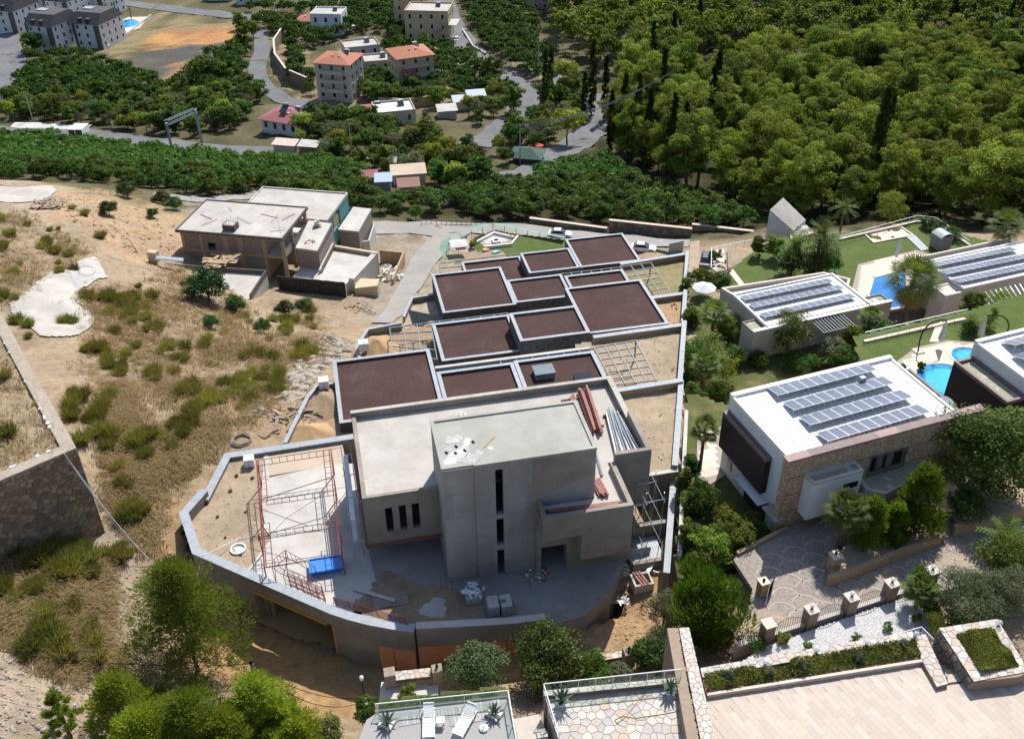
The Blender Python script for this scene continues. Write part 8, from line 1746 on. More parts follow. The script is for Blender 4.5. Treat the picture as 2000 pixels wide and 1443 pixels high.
def crown(rng,R_,H_,zc,K,per,leaf,cl=.33,shape='round',flat=.8,hollow=.55,asp=.5,full=False,flame=False):
 """Crown of leaf clumps spread over an uneven ellipsoid; returns quads and tones."""
 Q,T = [],[]
 for k in range(K):
  d = unit_rand(1,rng)[0]
  if shape == 'cone': t = (k+.5)/K;zz = -1+2*t;rad = (1-t)**.8+.06;a = rng.uniform(0,6.28);p = np.array([math.cos(a)*rad*.75*R_,math.sin(a)*rad*.75*R_,zz*H_])
  elif shape == 'column': t = (k+.5)/K;zz = -1+2*t;rad = math.sin(math.pi*min(t*.8+.18,1))**.7 if t < .9 else (1-t)*5+.05;a = rng.uniform(0,6.28);p = np.array([math.cos(a)*rad*.55*R_,math.sin(a)*rad*.55*R_,zz*H_])
  else:
   if d[2] < -.35 and not full: d[2] *= -.6
   r = rng.uniform(hollow,1.0)*(1+.2*math.sin(3*math.atan2(d[1],d[0])+R_*3)+rng.uniform(-.16,.2));p = d*np.array([R_,R_,H_])*r*.8
  rc = R_*cl*rng.uniform(.7,1.3);o = unit_rand(per,rng);o[:,2] = np.where(o[:,2] < -.3,-o[:,2]*.5,o[:,2]);rr = rng.uniform(.35,1.0,per)**.6
  c = p+o*(rr*rc)[:,None]*np.array([1,1,flat]);c[:,2] += zc;nm = o*.7+unit_rand(per,rng)*.6+np.array([0,0,.35]);nm /= np.linalg.norm(nm,axis=1)[:,None]
  al = o*np.array([.7,.7,.3])+np.array([0,0,.9]);al /= np.linalg.norm(al,axis=1)[:,None]
  if flame: nm = np.cross(al,unit_rand(per,rng));nm /= np.linalg.norm(nm,axis=1)[:,None]
  Q.append(leaf_quads(c,nm,leaf,leaf*asp,rng,along=al if flame else None));T.append(np.clip(rng.uniform(.15,.85)+rng.uniform(-.25,.25,per),0,1))
 return np.concatenate(Q),np.concatenate(T)
M_bark = mat('bark',(.13,.095,.07),(.085,.065,.05),3,.95,bump=.5,bscale=12,fine=.2);M_barkr = mat('pine_bark',(.17,.10,.07),(.11,.07,.05),3,.95,bump=.5,bscale=10)
def trunk_mesh(rng,h,r,limbs=5,spread=2.0,lean=.3,zc=None):
 mb = MB();top = np.array([rng.uniform(-lean,lean),rng.uniform(-lean,lean),h]);mid = top*.5+np.array([rng.uniform(-.15,.15),rng.uniform(-.15,.15),0])
 mb.tube((0,0,-.6),mid,r,r*.75,7);mb.tube(mid,top,r*.75,r*.35,7)
 for i in range(limbs):
  s = rng.uniform(.45,.95);p = mid+(top-mid)*max(0,(s-.5)*2);a = i*2.4+rng.uniform(-.3,.3);mb.tube(p,p+np.array([math.cos(a)*spread,math.sin(a)*spread,spread*rng.uniform(.4,.8)]),r*.35,r*.1,5)
 return mb
def plant(name,label,cat,group,q,tone,lm,trunk=None,tm=None,crown_name='crown'):
 """A prototype plant at the origin: trunk and crown."""
 t = thing(name,label,cat,(0,0,0),0,group);me = foliage_mesh(name+'_'+crown_name,q,tone);link(crown_name,me,lm,t)
 if trunk is not None: o = trunk.build('trunk',tm or M_bark);o.parent = t
 return remember(t)
L_pine = leafmat('pine_needles',(.08,.122,.018),(.215,.27,.042),.48,hue=.018,spec=.08);L_pine2 = leafmat('bright_pine_needles',(.14,.20,.02),(.26,.33,.045),.5,hue=.012,spec=.1)
L_cit = leafmat('citrus_leaves',(.04,.082,.014),(.105,.17,.028),.38,.5,hue=.03,spec=.1);L_broad = leafmat('broad_leaves',(.05,.092,.016),(.135,.20,.032),.42,hue=.045,spec=.1);L_olive = leafmat('olive_leaves',(.085,.105,.05),(.16,.18,.10),.3,.6,spec=.1)
L_cyp = leafmat('cypress_scales',(.016,.032,.010),(.04,.065,.018),.2,spec=.08);L_lime = leafmat('yellow_green_leaves',(.13,.18,.022),(.26,.31,.05),.45,spec=.1);L_dark = leafmat('dark_glossy_leaves',(.025,.055,.011),(.08,.135,.024),.3,.4,spec=.15)
L_con = leafmat('garden_conifer',(.055,.105,.013),(.16,.24,.03),.4,hue=.012,spec=.1);L_scrub = leafmat('hill_scrub',(.12,.128,.032),(.25,.25,.078),.42,hue=.03,spec=.1);L_straw = leafmat('dry_straw',(.31,.225,.105),(.45,.345,.18),.35,.8,hue=.008,spec=.05);L_cover = leafmat('ground_cover',(.085,.105,.018),(.21,.225,.05),.4,hue=.01,spec=.1);L_palm = leafmat('palm_fronds',(.06,.10,.022),(.155,.205,.05),.42,.5,hue=.012,spec=.15);L_brown = leafmat('dead_fronds',(.17,.11,.055),(.26,.18,.10),.3,.9,hue=.01,spec=.05)
rg = np.random.default_rng(21)
HOUSE_XY = np.array([tuple(o.location)[:3] for o in col.objects if o.type == 'EMPTY' and o.name.split('.')[0] in ('town_house','beige_flats','apartment_block','shed','roadside_kiosk')])
def clear_of(X,Y,road=1.5,house=6.5):
 ok = np.ones(len(X),bool)
 for L,hw in ROADS:
  for p in L: ok &= (X-p[0])**2+(Y-p[1])**2 > (hw+road)**2
 for hx in HOUSE_XY: ok &= (X-hx[0])**2+(Y-hx[1]-3)**2 > house**2
 return ok
def scatter(polys,spacing,rng,jit=.42,road=1.5,house=6.5):
 X,Y = [],[]
 for P_ in polys:
  xs = [p[0] for p in P_];ys = [p[1] for p in P_];gx,gy = np.meshgrid(np.arange(min(xs),max(xs),spacing),np.arange(min(ys),max(ys),spacing));gx = gx.ravel()+rng.uniform(-jit,jit,gx.size)*spacing;gy = gy.ravel()+rng.uniform(-jit,jit,gy.size)*spacing
  k = inside_np(P_,gx,gy);X.append(gx[k]);Y.append(gy[k])
 X = np.concatenate(X);Y = np.concatenate(Y);k = clear_of(X,Y,road,house);X,Y = X[k],Y[k];Z = ground_z(X,Y)
 q = np.stack([X,Y,Z-CAMZ+2],1);w_ = q@CF;px_ = IW/2+FPX*(q@CR)/w_;py_ = IH/2-FPX*(q@CU)/w_;k = (px_ > -90) & (px_ < 2090) & (py_ > -60)
 o = np.argsort(Y[k]);return np.stack([X,Y,Z],1)[k][o]
_used = set()
def put(proto,p,rng,smin=.8,smax=1.2,label=None,group=None):
 s = rng.uniform(smin,smax);sc = (s*rng.uniform(.92,1.08),s*rng.uniform(.92,1.08),s)
 if proto.name not in _used: _used.add(proto.name);o = proto;o.location = [float(v) for v in p];o.rotation_euler = (0,0,rng.uniform(0,6.28));o.scale = sc
 else: o = copy_tree(proto,None,p,rng.uniform(0,6.28),sc)
 if label: o['label'] = label
 if group: o['group'] = group
 return o
def mass(name,label,pts,protos_q,lm,rng,smin,smax):
 """One object that holds all remaining plants of a far wood."""
 Q,T = [],[]
 for p in pts:
  q,t = protos_q[rng.integers(len(protos_q))];a = rng.uniform(0,6.28);s = rng.uniform(smin,smax);c,si = math.cos(a)*s,math.sin(a)*s
  v = q.reshape(-1,3);v = np.stack([v[:,0]*c-v[:,1]*si,v[:,0]*si+v[:,1]*c,v[:,2]*s],1)+p;Q.append(v.reshape(-1,4,3));T.append(np.clip(t*.6+rng.uniform(0,.4),0,1))
 if Q: tag(link(name,foliage_mesh(name,np.concatenate(Q),np.concatenate(T)),lm),label,kind='stuff')
# the pine wood
FOR = [GP((1010,-40),(1075,60),(1090,130),(1185,150),(1205,300),(1260,355),(1420,398),(1500,425),(1720,418),(1900,440),(2080,455),(2080,200),(2080,-60),(1500,-60))]
pp = scatter(FOR,7.0,rg,road=2.5,house=5)
pines = []
for i in range(6):
 q,t = crown(rg,rg.uniform(3.4,4.7),rg.uniform(5.0,6.6),rg.uniform(6.4,7.6),50,150,.48,.3,flat=.7,asp=.4,full=True);pines.append(plant('pine_tree','tall olive green pine crowded in the hillside wood','tree','pines of the wood',q,t,L_pine,trunk_mesh(rg,10,.28,6,2.2,.6),M_barkr))
for i,p in enumerate(pp[:290]): put(pines[i % 6],p,rg,.62,1.4)
farq = [crown(rg,rg.uniform(3.6,4.9),rg.uniform(3.6,5.0),8.8,18,20,1.35,.42,flat=.7,asp=.5) for _ in range(4)]
mass('far_pine_wood','far part of the pine wood on the slope',pp[290:],farq,leafmat('far_pine_needles',(.08,.125,.018),(.215,.28,.042),.48,hue=0,spec=.08),rg,.65,1.4)
cyps = [plant('cypress_tree','dark slender cypress standing in the pine wood','tree','cypresses of the wood',*crown(rg,1.15,7.4,7.8,80,34,.5,.4,'column',1.7,asp=.4,flame=True),L_cyp,trunk_mesh(rg,4,.2,0,0,.1)) for _ in range(2)]
for x,y,s in ((1190,300,1.0),(1215,290,1.2),(1240,300,1.25),(1262,310,1.1),(1180,235,1.1),(1155,225,1.3),(1140,245,.9),(1390,250,1.25),(1380,280,1.2),(1690,390,1.5),(1700,370,1.2),(1712,345,1.15),(1645,60,.9),(1665,58,.9),(1700,52,1.3),(1845,95,1.3),(1880,105,1.0),(1925,105,.9),(1955,100,1.0),(1310,130,1.1),(1360,90,1.0),(1075,190,.9),(1065,215,1.1),(1270,160,1.2),(1290,230,1.2),(1990,85,1.1),(1305,345,1.2),(1330,330,1.0)):
 p = G(x,y);put(cyps[int(x) % 2],p,rg,s,s*1.05)
# orchards and town trees
ORC = [GP((-80,272),(60,278),(190,288),(330,303),(450,314),(560,320),(690,330),(720,345),(735,415),(690,415),(540,385),(380,388),(330,372),(150,352),(-80,345)),GP((868,415),(900,372),(1010,364),(1100,330),(1180,315),(1260,365),(1400,400),(1480,447),(1350,446),(1250,441),(1188,440),(1050,431),(960,438)),GP((730,395),(860,395),(860,425),(740,425))]
oc = scatter(ORC,3.15,rg,road=.3,house=3.5)
cit = [plant('citrus_tree','round dark green citrus tree in the orchard','tree','citrus trees of the orchard',*crown(rg,rg.uniform(1.7,2.1),rg.uniform(1.5,1.9),1.75,30,46,.36,.38,asp=.55),L_cit,trunk_mesh(rg,1.6,.1,3,.6,.1)) for _ in range(5)]
for i,p in enumerate(oc[:295]): put(cit[i % 5],p,rg,.85,1.3)
mass('far_orchard','far rows of the citrus orchard',oc[295:],[crown(rg,1.95,1.75,1.75,16,18,.62,.42,asp=.6) for _ in range(3)],L_cit,rg,.9,1.3)
TOWN = [GP((-60,120),(30,118),(120,118),(190,122),(300,160),(320,190),(420,110),(495,100),(498,140),(520,185),(500,210),(480,262),(380,268),(200,250),(60,240),(-60,225)),GP((560,100),(600,110),(620,190),(590,180),(565,140)),GP((560,270),(640,235),(760,255),(930,290),(940,345),(860,390),(700,330),(620,300)),GP((680,120),(780,95),(900,100),(960,150),(1000,190),(960,260),(880,210),(700,210)),GP((480,20),(620,20),(800,-10),(860,60),(780,90),(720,60),(620,100),(500,70)),GP((900,-30),(1010,-30),(1080,120),(1060,170),(980,130),(920,60)),GP((1080,185),(1180,160),(1170,215),(1100,280),(1000,330),(945,320),(1010,250))]
tp2 = scatter(TOWN,4.3,rg,road=1.2,house=6.3)
bro = [plant('broadleaf_tree','broad mid green tree among the houses of the valley','tree','broadleaf trees of the valley',*crown(rg,rg.uniform(2.2,3.0),rg.uniform(2.2,2.9),rg.uniform(2.6,3.2),30,70,.5,.38,asp=.55,full=True),L_broad,trunk_mesh(rg,3.2,.16,5,1.2)) for _ in range(4)]
olv = [plant('olive_tree','grey green olive tree among the houses of the valley','tree','olive trees of the valley',*crown(rg,rg.uniform(1.8,2.4),rg.uniform(1.4,1.9),2.5,24,60,.38,.42,asp=.35),L_olive,trunk_mesh(rg,2,.15,4,.9)) for _ in range(2)]
lim = [plant('lime_green_tree','yellow green bushy tree among the houses of the valley','tree','yellow green trees of the valley',*crown(rg,2.3,2.1,2.9,26,60,.45,.4,asp=.5),L_lime,trunk_mesh(rg,2.5,.14,4,1.0)) for _ in range(1)]
for i,p in enumerate(tp2[:290]): k = rg.random();put(bro[i % 4] if k < .66 else (olv[i % 2] if k < .9 else lim[0]),p,rg,.7,1.35)
mass('far_thicket','far thicket between the houses',tp2[290:],[crown(rg,2.6,2.3,3.2,15,18,.95,.42,asp=.55) for _ in range(3)],L_broad,rg,.7,1.2)
for x,y,s,pr,lab in ((965,165,1.5,bro[0],'large round tree shading the bend of the road'),(1000,225,1.5,bro[1],'dark tall tree inside the road bend'),(935,375,1.5,bro[2],'tall broad tree behind the orchard ruin'),(890,370,1.2,lim[0],'yellow green tree beside the orchard ruin'),(1108,285,1.9,lim[0],'bright yellow green tree beside the hairpin road'),(1100,175,1.8,lim[0],'bright green tree at the edge of the pines above the kiosk'),(745,205,1.3,bro[3],'leafy tree in front of the ochre house'),(690,190,1.3,bro[0],'leafy tree against the cream orange roofed house'),(480,100,1.6,bro[1],'tall tree clump beside the narrow lane'),(470,60,1.4,bro[2],'tree at the corner of the bare orange lot'),(495,75,1.3,bro[3],'tree between the bare lot and the narrow lane'),(395,175,1.7,bro[0],'large green tree below the dark gravel'),(430,170,1.6,bro[2],'large green tree beside the narrow lane bend'),(70,105,1.5,bro[3],'dark tree in front of the apartment blocks')): put(pr,G(x,y),rg,s,s*1.05,lab)
# near pines on the lower left
def near_pine(label,base,h,R_,seed,lm,K=60,per=260):
 r = np.random.default_rng(seed);Q,T = [],[]
 for k in range(K):
  t = (k+.5)/K;zz = h*(.12+.88*t);rad = R_*(1-t)**.6*r.uniform(.25,1.15);a = k*2.399;p = np.array([math.cos(a)*rad,math.sin(a)*rad,zz]);rc = R_*.23*r.uniform(.7,1.25)
  o = unit_rand(per,r);c = p+o*(r.uniform(.2,1,per)**.5*rc)[:,None]*np.array([1,1,.6]);al = o*np.array([1,1,.5])+np.array([0,0,.55]);al /= np.linalg.norm(al,axis=1)[:,None];nm = np.cross(al,unit_rand(per,r));nm /= np.linalg.norm(nm,axis=1)[:,None]
  Q.append(leaf_quads(c,nm,.34,.065,r,along=al));T.append(np.clip(r.uniform(.1,.8)+r.uniform(-.2,.3,per),0,1))
 tr = MB();tr.tube((0,0,-.8),(.1,.1,h*.9),.17,.03,7)
 for k in range(0,K,2): t = (k+.5)/K;zz = h*(.12+.88*t);rad = R_*(1-t)**.6*.7;a = k*2.399;tr.tube((0,0,zz-.5),(math.cos(a)*rad,math.sin(a)*rad,zz),.045,.012,4)
 t_ = plant('pine_tree',label,'tree','young pines on the lower slope',np.concatenate(Q),np.concatenate(T),lm,tr,M_barkr);t_.location = [float(v) for v in base];t_.rotation_euler = (0,0,seed);return t_
def np_at(label,x,y,h,R_,seed,lm,K=60,per=260):
 """Young pine whose tip the photograph shows at (x, y)."""
 q = W(x,y,h);z = gz(q[0],q[1]);q = W(x,y,z+h);near_pine(label,(q[0],q[1],gz(q[0],q[1])),h,R_,seed,lm,K,per)
np_at('young pine rising highest above the sandy track',328,1112,10.5,4.4,3,leafmat('young_pine_needles',(.12,.17,.022),(.27,.33,.06),.5,hue=.01,spec=.1),150,170)
np_at('bright pine at the very frame foot under the tall one',262,1395,6.0,3.2,17,L_pine2,50);np_at('bright pine at the very frame foot towards the track',430,1395,6.0,3.2,19,L_pine2,50);np_at('bright young pine at the frame foot beside the insulator pole',488,1322,7.4,3.2,5,L_pine2,80,180);np_at('bright young pine squeezed between its two neighbours',352,1362,7.5,3.4,7,L_pine2,80,180);np_at('low pine at the frame foot towards the stony slope',210,1325,6.4,2.8,9,L_pine2,60,180);np_at('low bright pine beside the sandy track',575,1405,4.6,2.2,11,L_pine2,40,220);np_at('low bright pine right of the insulator pole',535,1375,5.0,2.4,21,L_pine2,44);np_at('thin pine sapling on the stony slope at the frame foot',95,1345,4.4,1.2,13,L_pine,30,120)
# hillside scrub, straw, stones
def spiky(r,h,n,spread=.55,wd=.03):
 a = r.uniform(0,6.28,n);b = r.uniform(0,.42,n)**1.0;root = np.stack([np.cos(a)*b,np.sin(a)*b,np.zeros(n)],1)*np.array([1,1,1])*h*.9;d = np.stack([np.cos(a)*spread*r.uniform(.05,1,n),np.sin(a)*spread*r.uniform(.05,1,n),np.ones(n)],1)+r.normal(size=(n,3))*.18;d /= np.linalg.norm(d,axis=1)[:,None]
 ln = h*r.uniform(.35,1.05,n);c = root+d*(ln/2)[:,None];nm = np.cross(d,unit_rand(n,r));nm /= np.linalg.norm(nm,axis=1)[:,None];u = d;v = np.cross(nm,u);w_ = (wd*r.uniform(.7,1.5,n))[:,None]
 return np.stack([c-u*ln[:,None]/2,c+v*w_,c+u*ln[:,None]/2,c-v*w_],1),np.clip(r.uniform(.1,.9,n)*.7+.3*(ln/h-.4),0,1)
scr = [plant('scrub_bush','olive green spiky scrub bush on the dry hillside','bush','scrub bushes of the hillside',*[np.concatenate(z) for z in zip(spiky(rg,1.3,560,1.0,.02),tuple(crown(rg,.6,.35,.35,9,22,.14,.5,asp=.35)))],L_scrub,crown_name='foliage') for _ in range(5)]
SCR = [((0,560),6,60),((40,640),8,40),((60,700),8,30),((180,585),6,26),((250,590),16,45),((240,640),12,45),((190,690),6,30),((290,660),12,50),((320,720),10,50),((230,720),8,30),((380,760),14,60),((430,800),10,50),((500,780),10,40),((500,700),10,50),((560,640),14,55),((590,620),8,40),((600,690),6,40),((190,800),8,40),((210,860),8,26),((150,790),6,26),((260,850),6,40),((310,870),8,40),((250,940),6,26),((265,1010),8,26),((30,480),10,60),((120,500),12,40),((90,470),8,40),((150,440),5,40),((40,1050),10,50),((100,1100),14,50),((150,1090),8,40),((30,1160),12,50),((90,1200),12,60),((60,1240),10,50),((230,1090),5,20),((170,1250),6,50),((100,1290),5,50),((150,640),5,20),((420,680),10,60),((370,830),6,40),((460,760),8,40),((540,740),6,30)]
_sp = [(x+rg.normal()*s*.6,y+rg.normal()*s*.45) for (x,y),n,s in SCR for _ in range(n)]
_sp = [q for q in _sp if -30 < q[0] < 640 and 400 < q[1] < 1320 and not (q[0] < 155 and 610 < q[1] < 1030 and q[1] > 600+q[0]*1.8-20)]
def ground_hits(px_):
 """Ground points under many photo pixels at once."""
 D = np.array([ray(x,y) for x,y in px_]);ts = np.linspace(40,190,260);out = []
 X = D[:,0,None]*ts;Y = D[:,1,None]*ts;Z = CAMZ+D[:,2,None]*ts;g = ground_z(X.ravel(),Y.ravel()).reshape(X.shape);k = np.argmax(Z < g,axis=1);i = np.arange(len(k));return np.stack([X[i,k],Y[i,k],g[i,k]],1)
rg.shuffle(_sp);hp_ = ground_hits(_sp[:295])
for i,p in enumerate(hp_): put(scr[i % 5],p,rg,.45,1.25)
bb2 = plant('round_bush','big dark green bush standing before the sunken slab','bush',None,*crown(rg,3.0,2.6,2.4,60,190,.26,.34,asp=.55),L_dark,trunk_mesh(rg,2,.15,5,1.0));p = W(405,575,-10.5);p[2] = gz(p[0],p[1])-.2;bb2.location = p;_used.add(bb2.name)
for x,y,s,lab in ((460,610,.5,'small bush right of the big dark bush'),(412,640,.35,'grey green shrub below the big dark bush'),(215,420,.5,'dark bush above the excavation'),(250,385,.6,'bush on the bank behind the excavation'),(320,400,.55,'bush beside the pale track'),(345,410,.5,'bush on the bank beside the brick house'),(300,425,.35,'low bush at the excavation rim'),(515,650,.4,'round shrub on the straw slope'),(595,610,.45,'grey green shrub above the rubble bank'),(560,615,.45,'round shrub beside the cream wall')):
 put(bb2,G(x,y),rg,s,s*1.05,lab)
# straw: combed dry grass on the slope
STRAW = [((150,560),(420,560),(640,620),(640,690),(520,800),(430,880),(340,960),(250,900),(200,780),(180,680)),((0,420),(90,430),(180,500),(60,560),(0,600)),((0,1050),(200,1090),(230,1300),(130,1340),(0,1260)),((160,700),(260,760),(330,1000),(280,1090),(220,1000)),((300,540),(360,520),(400,640),(330,640)),((150,355),(420,395),(420,380),(200,350))]
pxs = []
for P_ in STRAW:
 xs = [p[0] for p in P_];ys = [p[1] for p in P_];n = int((max(xs)-min(xs))*(max(ys)-min(ys))*.092)
 c = np.stack([rg.uniform(min(xs),max(xs),n),rg.uniform(min(ys),max(ys),n)],1);c = c[inside_np(P_,c[:,0],c[:,1])];nz = vnoise(c[:,0]*.022,c[:,1]*.03,77)+.5*vnoise(c[:,0]*.07,c[:,1]*.09,78);pxs.append(c[nz > rg.uniform(-.9,.6,len(c))])
pxs = np.concatenate(pxs);pxs = pxs+rg.normal(size=pxs.shape)*np.array([16,10]);th = ground_hits(pxs)
def straw_mesh(pts,r,per=9):
 n = len(pts)*per;base_ = np.repeat(pts,per,0)+np.stack([r.normal(size=n)*.28,r.normal(size=n)*.28,np.zeros(n)],1);wa = np.repeat(vnoise(pts[:,0]*.12,pts[:,1]*.12,9)*2.2+.4,per)+r.normal(size=n)*.45
 d = np.stack([np.cos(wa)*.9,np.sin(wa)*.9-.15,r.uniform(.25,.8,n)],1);d /= np.linalg.norm(d,axis=1)[:,None];L = r.uniform(.35,.95,n)[:,None];s = np.cross(d,[0,0,1]);s /= np.maximum(np.linalg.norm(s,axis=1),1e-6)[:,None];w_ = .024
 m_ = base_+d*L*.55;e = base_+d*L-np.array([0,0,.18])*L;m_[:,2] += .1*L[:,0]
 q1 = np.stack([base_-s*w_,base_+s*w_,m_+s*w_*.8,m_-s*w_*.8],1);q2 = np.stack([m_-s*w_*.8,m_+s*w_*.8,e+s*.004,e-s*.004],1);t = np.clip(np.repeat(r.uniform(0,1,len(pts)),per)*.7+r.uniform(0,.3,n),0,1);return np.concatenate([q1,q2]),np.concatenate([t,t])
q,t = straw_mesh(th,rg);print('straw',len(th),len(q));tag(link('dry_grass',foliage_mesh('dry_grass',q,t),L_straw),'combed dry straw grass on the hillside',kind='stuff')
wb = np.stack([np.repeat(0.,1)],1)
pb = []
for _ in range(420):
 u,v = rg.random(),rg.random();p = np.array(ol[1])+(np.array(ol[0])-np.array(ol[1]))*u*.8+(np.array(ol[2])-np.array(ol[1]))*v*.7;pb.append((p[0],p[1],zc-.25))
q,t = straw_mesh(np.array(pb),rg,10);tag(link('dry_grass',foliage_mesh('wall_grass',q,t),leafmat('grey_straw',(.22,.165,.09),(.34,.26,.15),.3,.9,hue=.01)),'grey dry weeds behind the rubble wall',kind='stuff')
for i,(u,v) in enumerate(((.3,.12),(.45,.3),(.12,.35),(.6,.1),(.2,.5))): p = np.array(ol[1])+(np.array(ol[0])-np.array(ol[1]))*u+(np.array(ol[2])-np.array(ol[1]))*v;put(scr[i % 5],(p[0],p[1],zc-.25),rg,.7,1.1,'grey green scrub bush growing behind the rubble wall','scrub bushes behind the rubble wall')
def stones(name,label,pts,r,smin,smax,m):
 n = len(pts);ico = np.array([(0,0,1),(.89,0,.45),(.28,.85,.45),(-.72,.53,.45),(-.72,-.53,.45),(.28,-.85,.45),(.72,.53,-.45),(-.28,.85,-.45),(-.89,0,-.45),(-.28,-.85,-.45),(.72,-.53,-.45),(0,0,-1)]);fc = np.array([(0,1,2),(0,2,3),(0,3,4),(0,4,5),(0,5,1),(1,6,2),(2,7,3),(3,8,4),(4,9,5),(5,10,1),(6,7,2),(7,8,3),(8,9,4),(9,10,5),(10,6,1),(11,7,6),(11,8,7),(11,9,8),(11,10,9),(11,6,10)])
 s = smin*(smax/smin)**(r.random(n)**2.2);v = ico[None]*(1+r.uniform(-.45,.45,(n,12,1)))*np.stack([s*r.uniform(.7,1.4,n),s*r.uniform(.7,1.4,n),s*r.uniform(.4,.9,n)],1)[:,None];a = r.uniform(0,6.28,n);c,si = np.cos(a)[:,None],np.sin(a)[:,None]
 v = np.stack([v[...,0]*c-v[...,1]*si,v[...,0]*si+v[...,1]*c,v[...,2]],-1)+pts[:,None];f = (fc[None]+12*np.arange(n)[:,None,None]).reshape(-1,3);o = link(name,np_mesh(name,v.reshape(-1,3),f),m);return tag(o,label,kind='stuff')
M_stone = mat('pale_field_stone',(.38,.33,.275),(.26,.225,.18),1.2,.9,fine=.2,fscale=6);M_stone2 = mat('orange_field_stone',(.42,.28,.17),(.33,.22,.14),1.2,.9,fine=.2)
def pxcloud(polys,n):
 out = []
 for P_,k in zip(polys,n):
  xs = [p[0] for p in P_];ys = [p[1] for p in P_];c = np.stack([rg.uniform(min(xs),max(xs),k),rg.uniform(min(ys),max(ys),k)],1);out.append(c[inside_np(P_,c[:,0],c[:,1])])
 return ground_hits(np.concatenate(out))
stones('field_stones','pale stones strewn over the hillside and track edges',pxcloud([((0,1060),(220,1060),(300,1250),(200,1443),(0,1443)),((200,980),(330,1000),(340,1200),(240,1180)),((240,700),(560,720),(420,900),(300,960)),((120,380),(350,420),(350,500),(200,480))],(4200,900,1800,900)),rg,.025,.17,M_stone)
stones('rubble_bank','bank of grey rubble along the dirt track',pxcloud([((590,700),(640,655),(690,665),(690,690),(640,720),(600,760),(560,790),(545,770)),((560,730),(600,715),(610,760),(560,800))],(1700,500)),rg,.1,.6,M_stone)
stones('excavated_rocks','orange rocks on the excavated bank',pxcloud([((105,385),(200,375),(340,430),(350,500),(250,500),(130,425)),((0,480),(50,490),(60,540),(0,545))],(900,200)),rg,.05,.4,M_stone2);stones('excavated_rocks','small orange stones on the earth slope below the trough',pxcloud([((1170,1190),(1290,1180),(1280,1270),(1180,1290))],(420,)),rg,.03,.14,M_stone2)
# planted ground cover in the planters
def cover(label,pts,z,n,size=.13,h=.3,lm=None):
 P_ = [tuple(W(x,y,z)[:2]) for x,y in pts];xs = [p[0] for p in P_];ys = [p[1] for p in P_];c = np.stack([rg.uniform(min(xs),max(xs),n),rg.uniform(min(ys),max(ys),n)],1);c = c[inside_np(P_,c[:,0],c[:,1])];nz = vnoise(c[:,0]*1.3,c[:,1]*1.3,31)*.5+.5;c3 = np.c_[c,z+h*nz*rg.uniform(.3,1,len(c))]
 nm = unit_rand(len(c3),rg)+[0,0,.8];nm /= np.linalg.norm(nm,axis=1)[:,None];tag(link('ground_cover',foliage_mesh('ground_cover',leaf_quads(c3,nm,size,size*.45,rg),np.clip(nz+rg.uniform(-.35,.35,len(c3)),0,1)),lm or L_cover),label,kind='stuff')
cover('olive green ground cover filling the long planter',((1374,1318),(1784,1248),(1799,1284),(1382,1352)),ZTV+.12,30000,.16,.5);cover('olive green ground cover on the raised planter',((1868,1240),(1935,1228),(1990,1300),(1915,1315)),ZTV+.9,14000,.16,.45);cover('tufts of grass in the strip behind the glass rail',((740,1388),(988,1360),(983,1346),(742,1372)),8.25,9000,.12,.25,L_broad);cover('low shrubs and ivy along the narrow bed by the small fan palm',((1800,1160),(1830,1175),(1850,1240),(1830,1260),(1795,1180)),5.2,9000,.14,.5,L_broad)
def clods(label,pts,z,n,smin,smax,m,fr=F):
 xs = [p[0] for p in pts];ys = [p[1] for p in pts];c = np.stack([rg.uniform(min(xs),max(xs),n),rg.uniform(min(ys),max(ys),n)],1);c = c[inside_np(pts,c[:,0],c[:,1])];stones('clods',label,np.array([fr.w(a,b,z+.02) for a,b in c]),rg,smin,smax,m)
clods('clods and stones on the soil bed inside the angled wall',[fpx(440,895,.9),fpx(505,890,.9),fpx(505,1040,.9),fpx(480,1105,.9),fpx(390,1060,.9),fpx(375,1000,.9)],.86,240,.02,.06,M_soil);clods('clods on the bed beside the concrete house',[(21.7,57.5),(bound(57.5)-.4,57.5),(bound(65.5)-.4,65.5),(22,66)],2.47,260,.02,.07,M_soil);clods('loose stones on the orange bed between garden walls',[(RF_[1]+.2,w2b[1]+1),(bound(w2b[1])-.5,w2b[1]+1),(bound(w3b[1])-.5,w3b[1]-.5),(w3a[0],w3a[1]-.5)],-7.95,300,.03,.16,M_stone2);clods('stones and clods on the pergola bed',[(RC_[1]+.3,w1a[1]+1),(bound(w1b[1])-.5,w1b[1]+1),(bound(w2b[1])-.5,w2b[1]-.5),(w2a[0]+1,w2a[1]-.5)],-1.95,300,.03,.1,M_stone2);clods('rubble crumbs over the courtyard earth',[(1,46.5),(6,47),(14,48.5),(17,48.5),(13,45.8),(4,45.8)],ZS,350,.02,.09,M_slab);clods('crumbs of earth in the sunken yard',[(16.8,47.8),(21.2,47.8),(22,49.6),(19.5,49.6)],-.85,300,.03,.2,M_sand2)
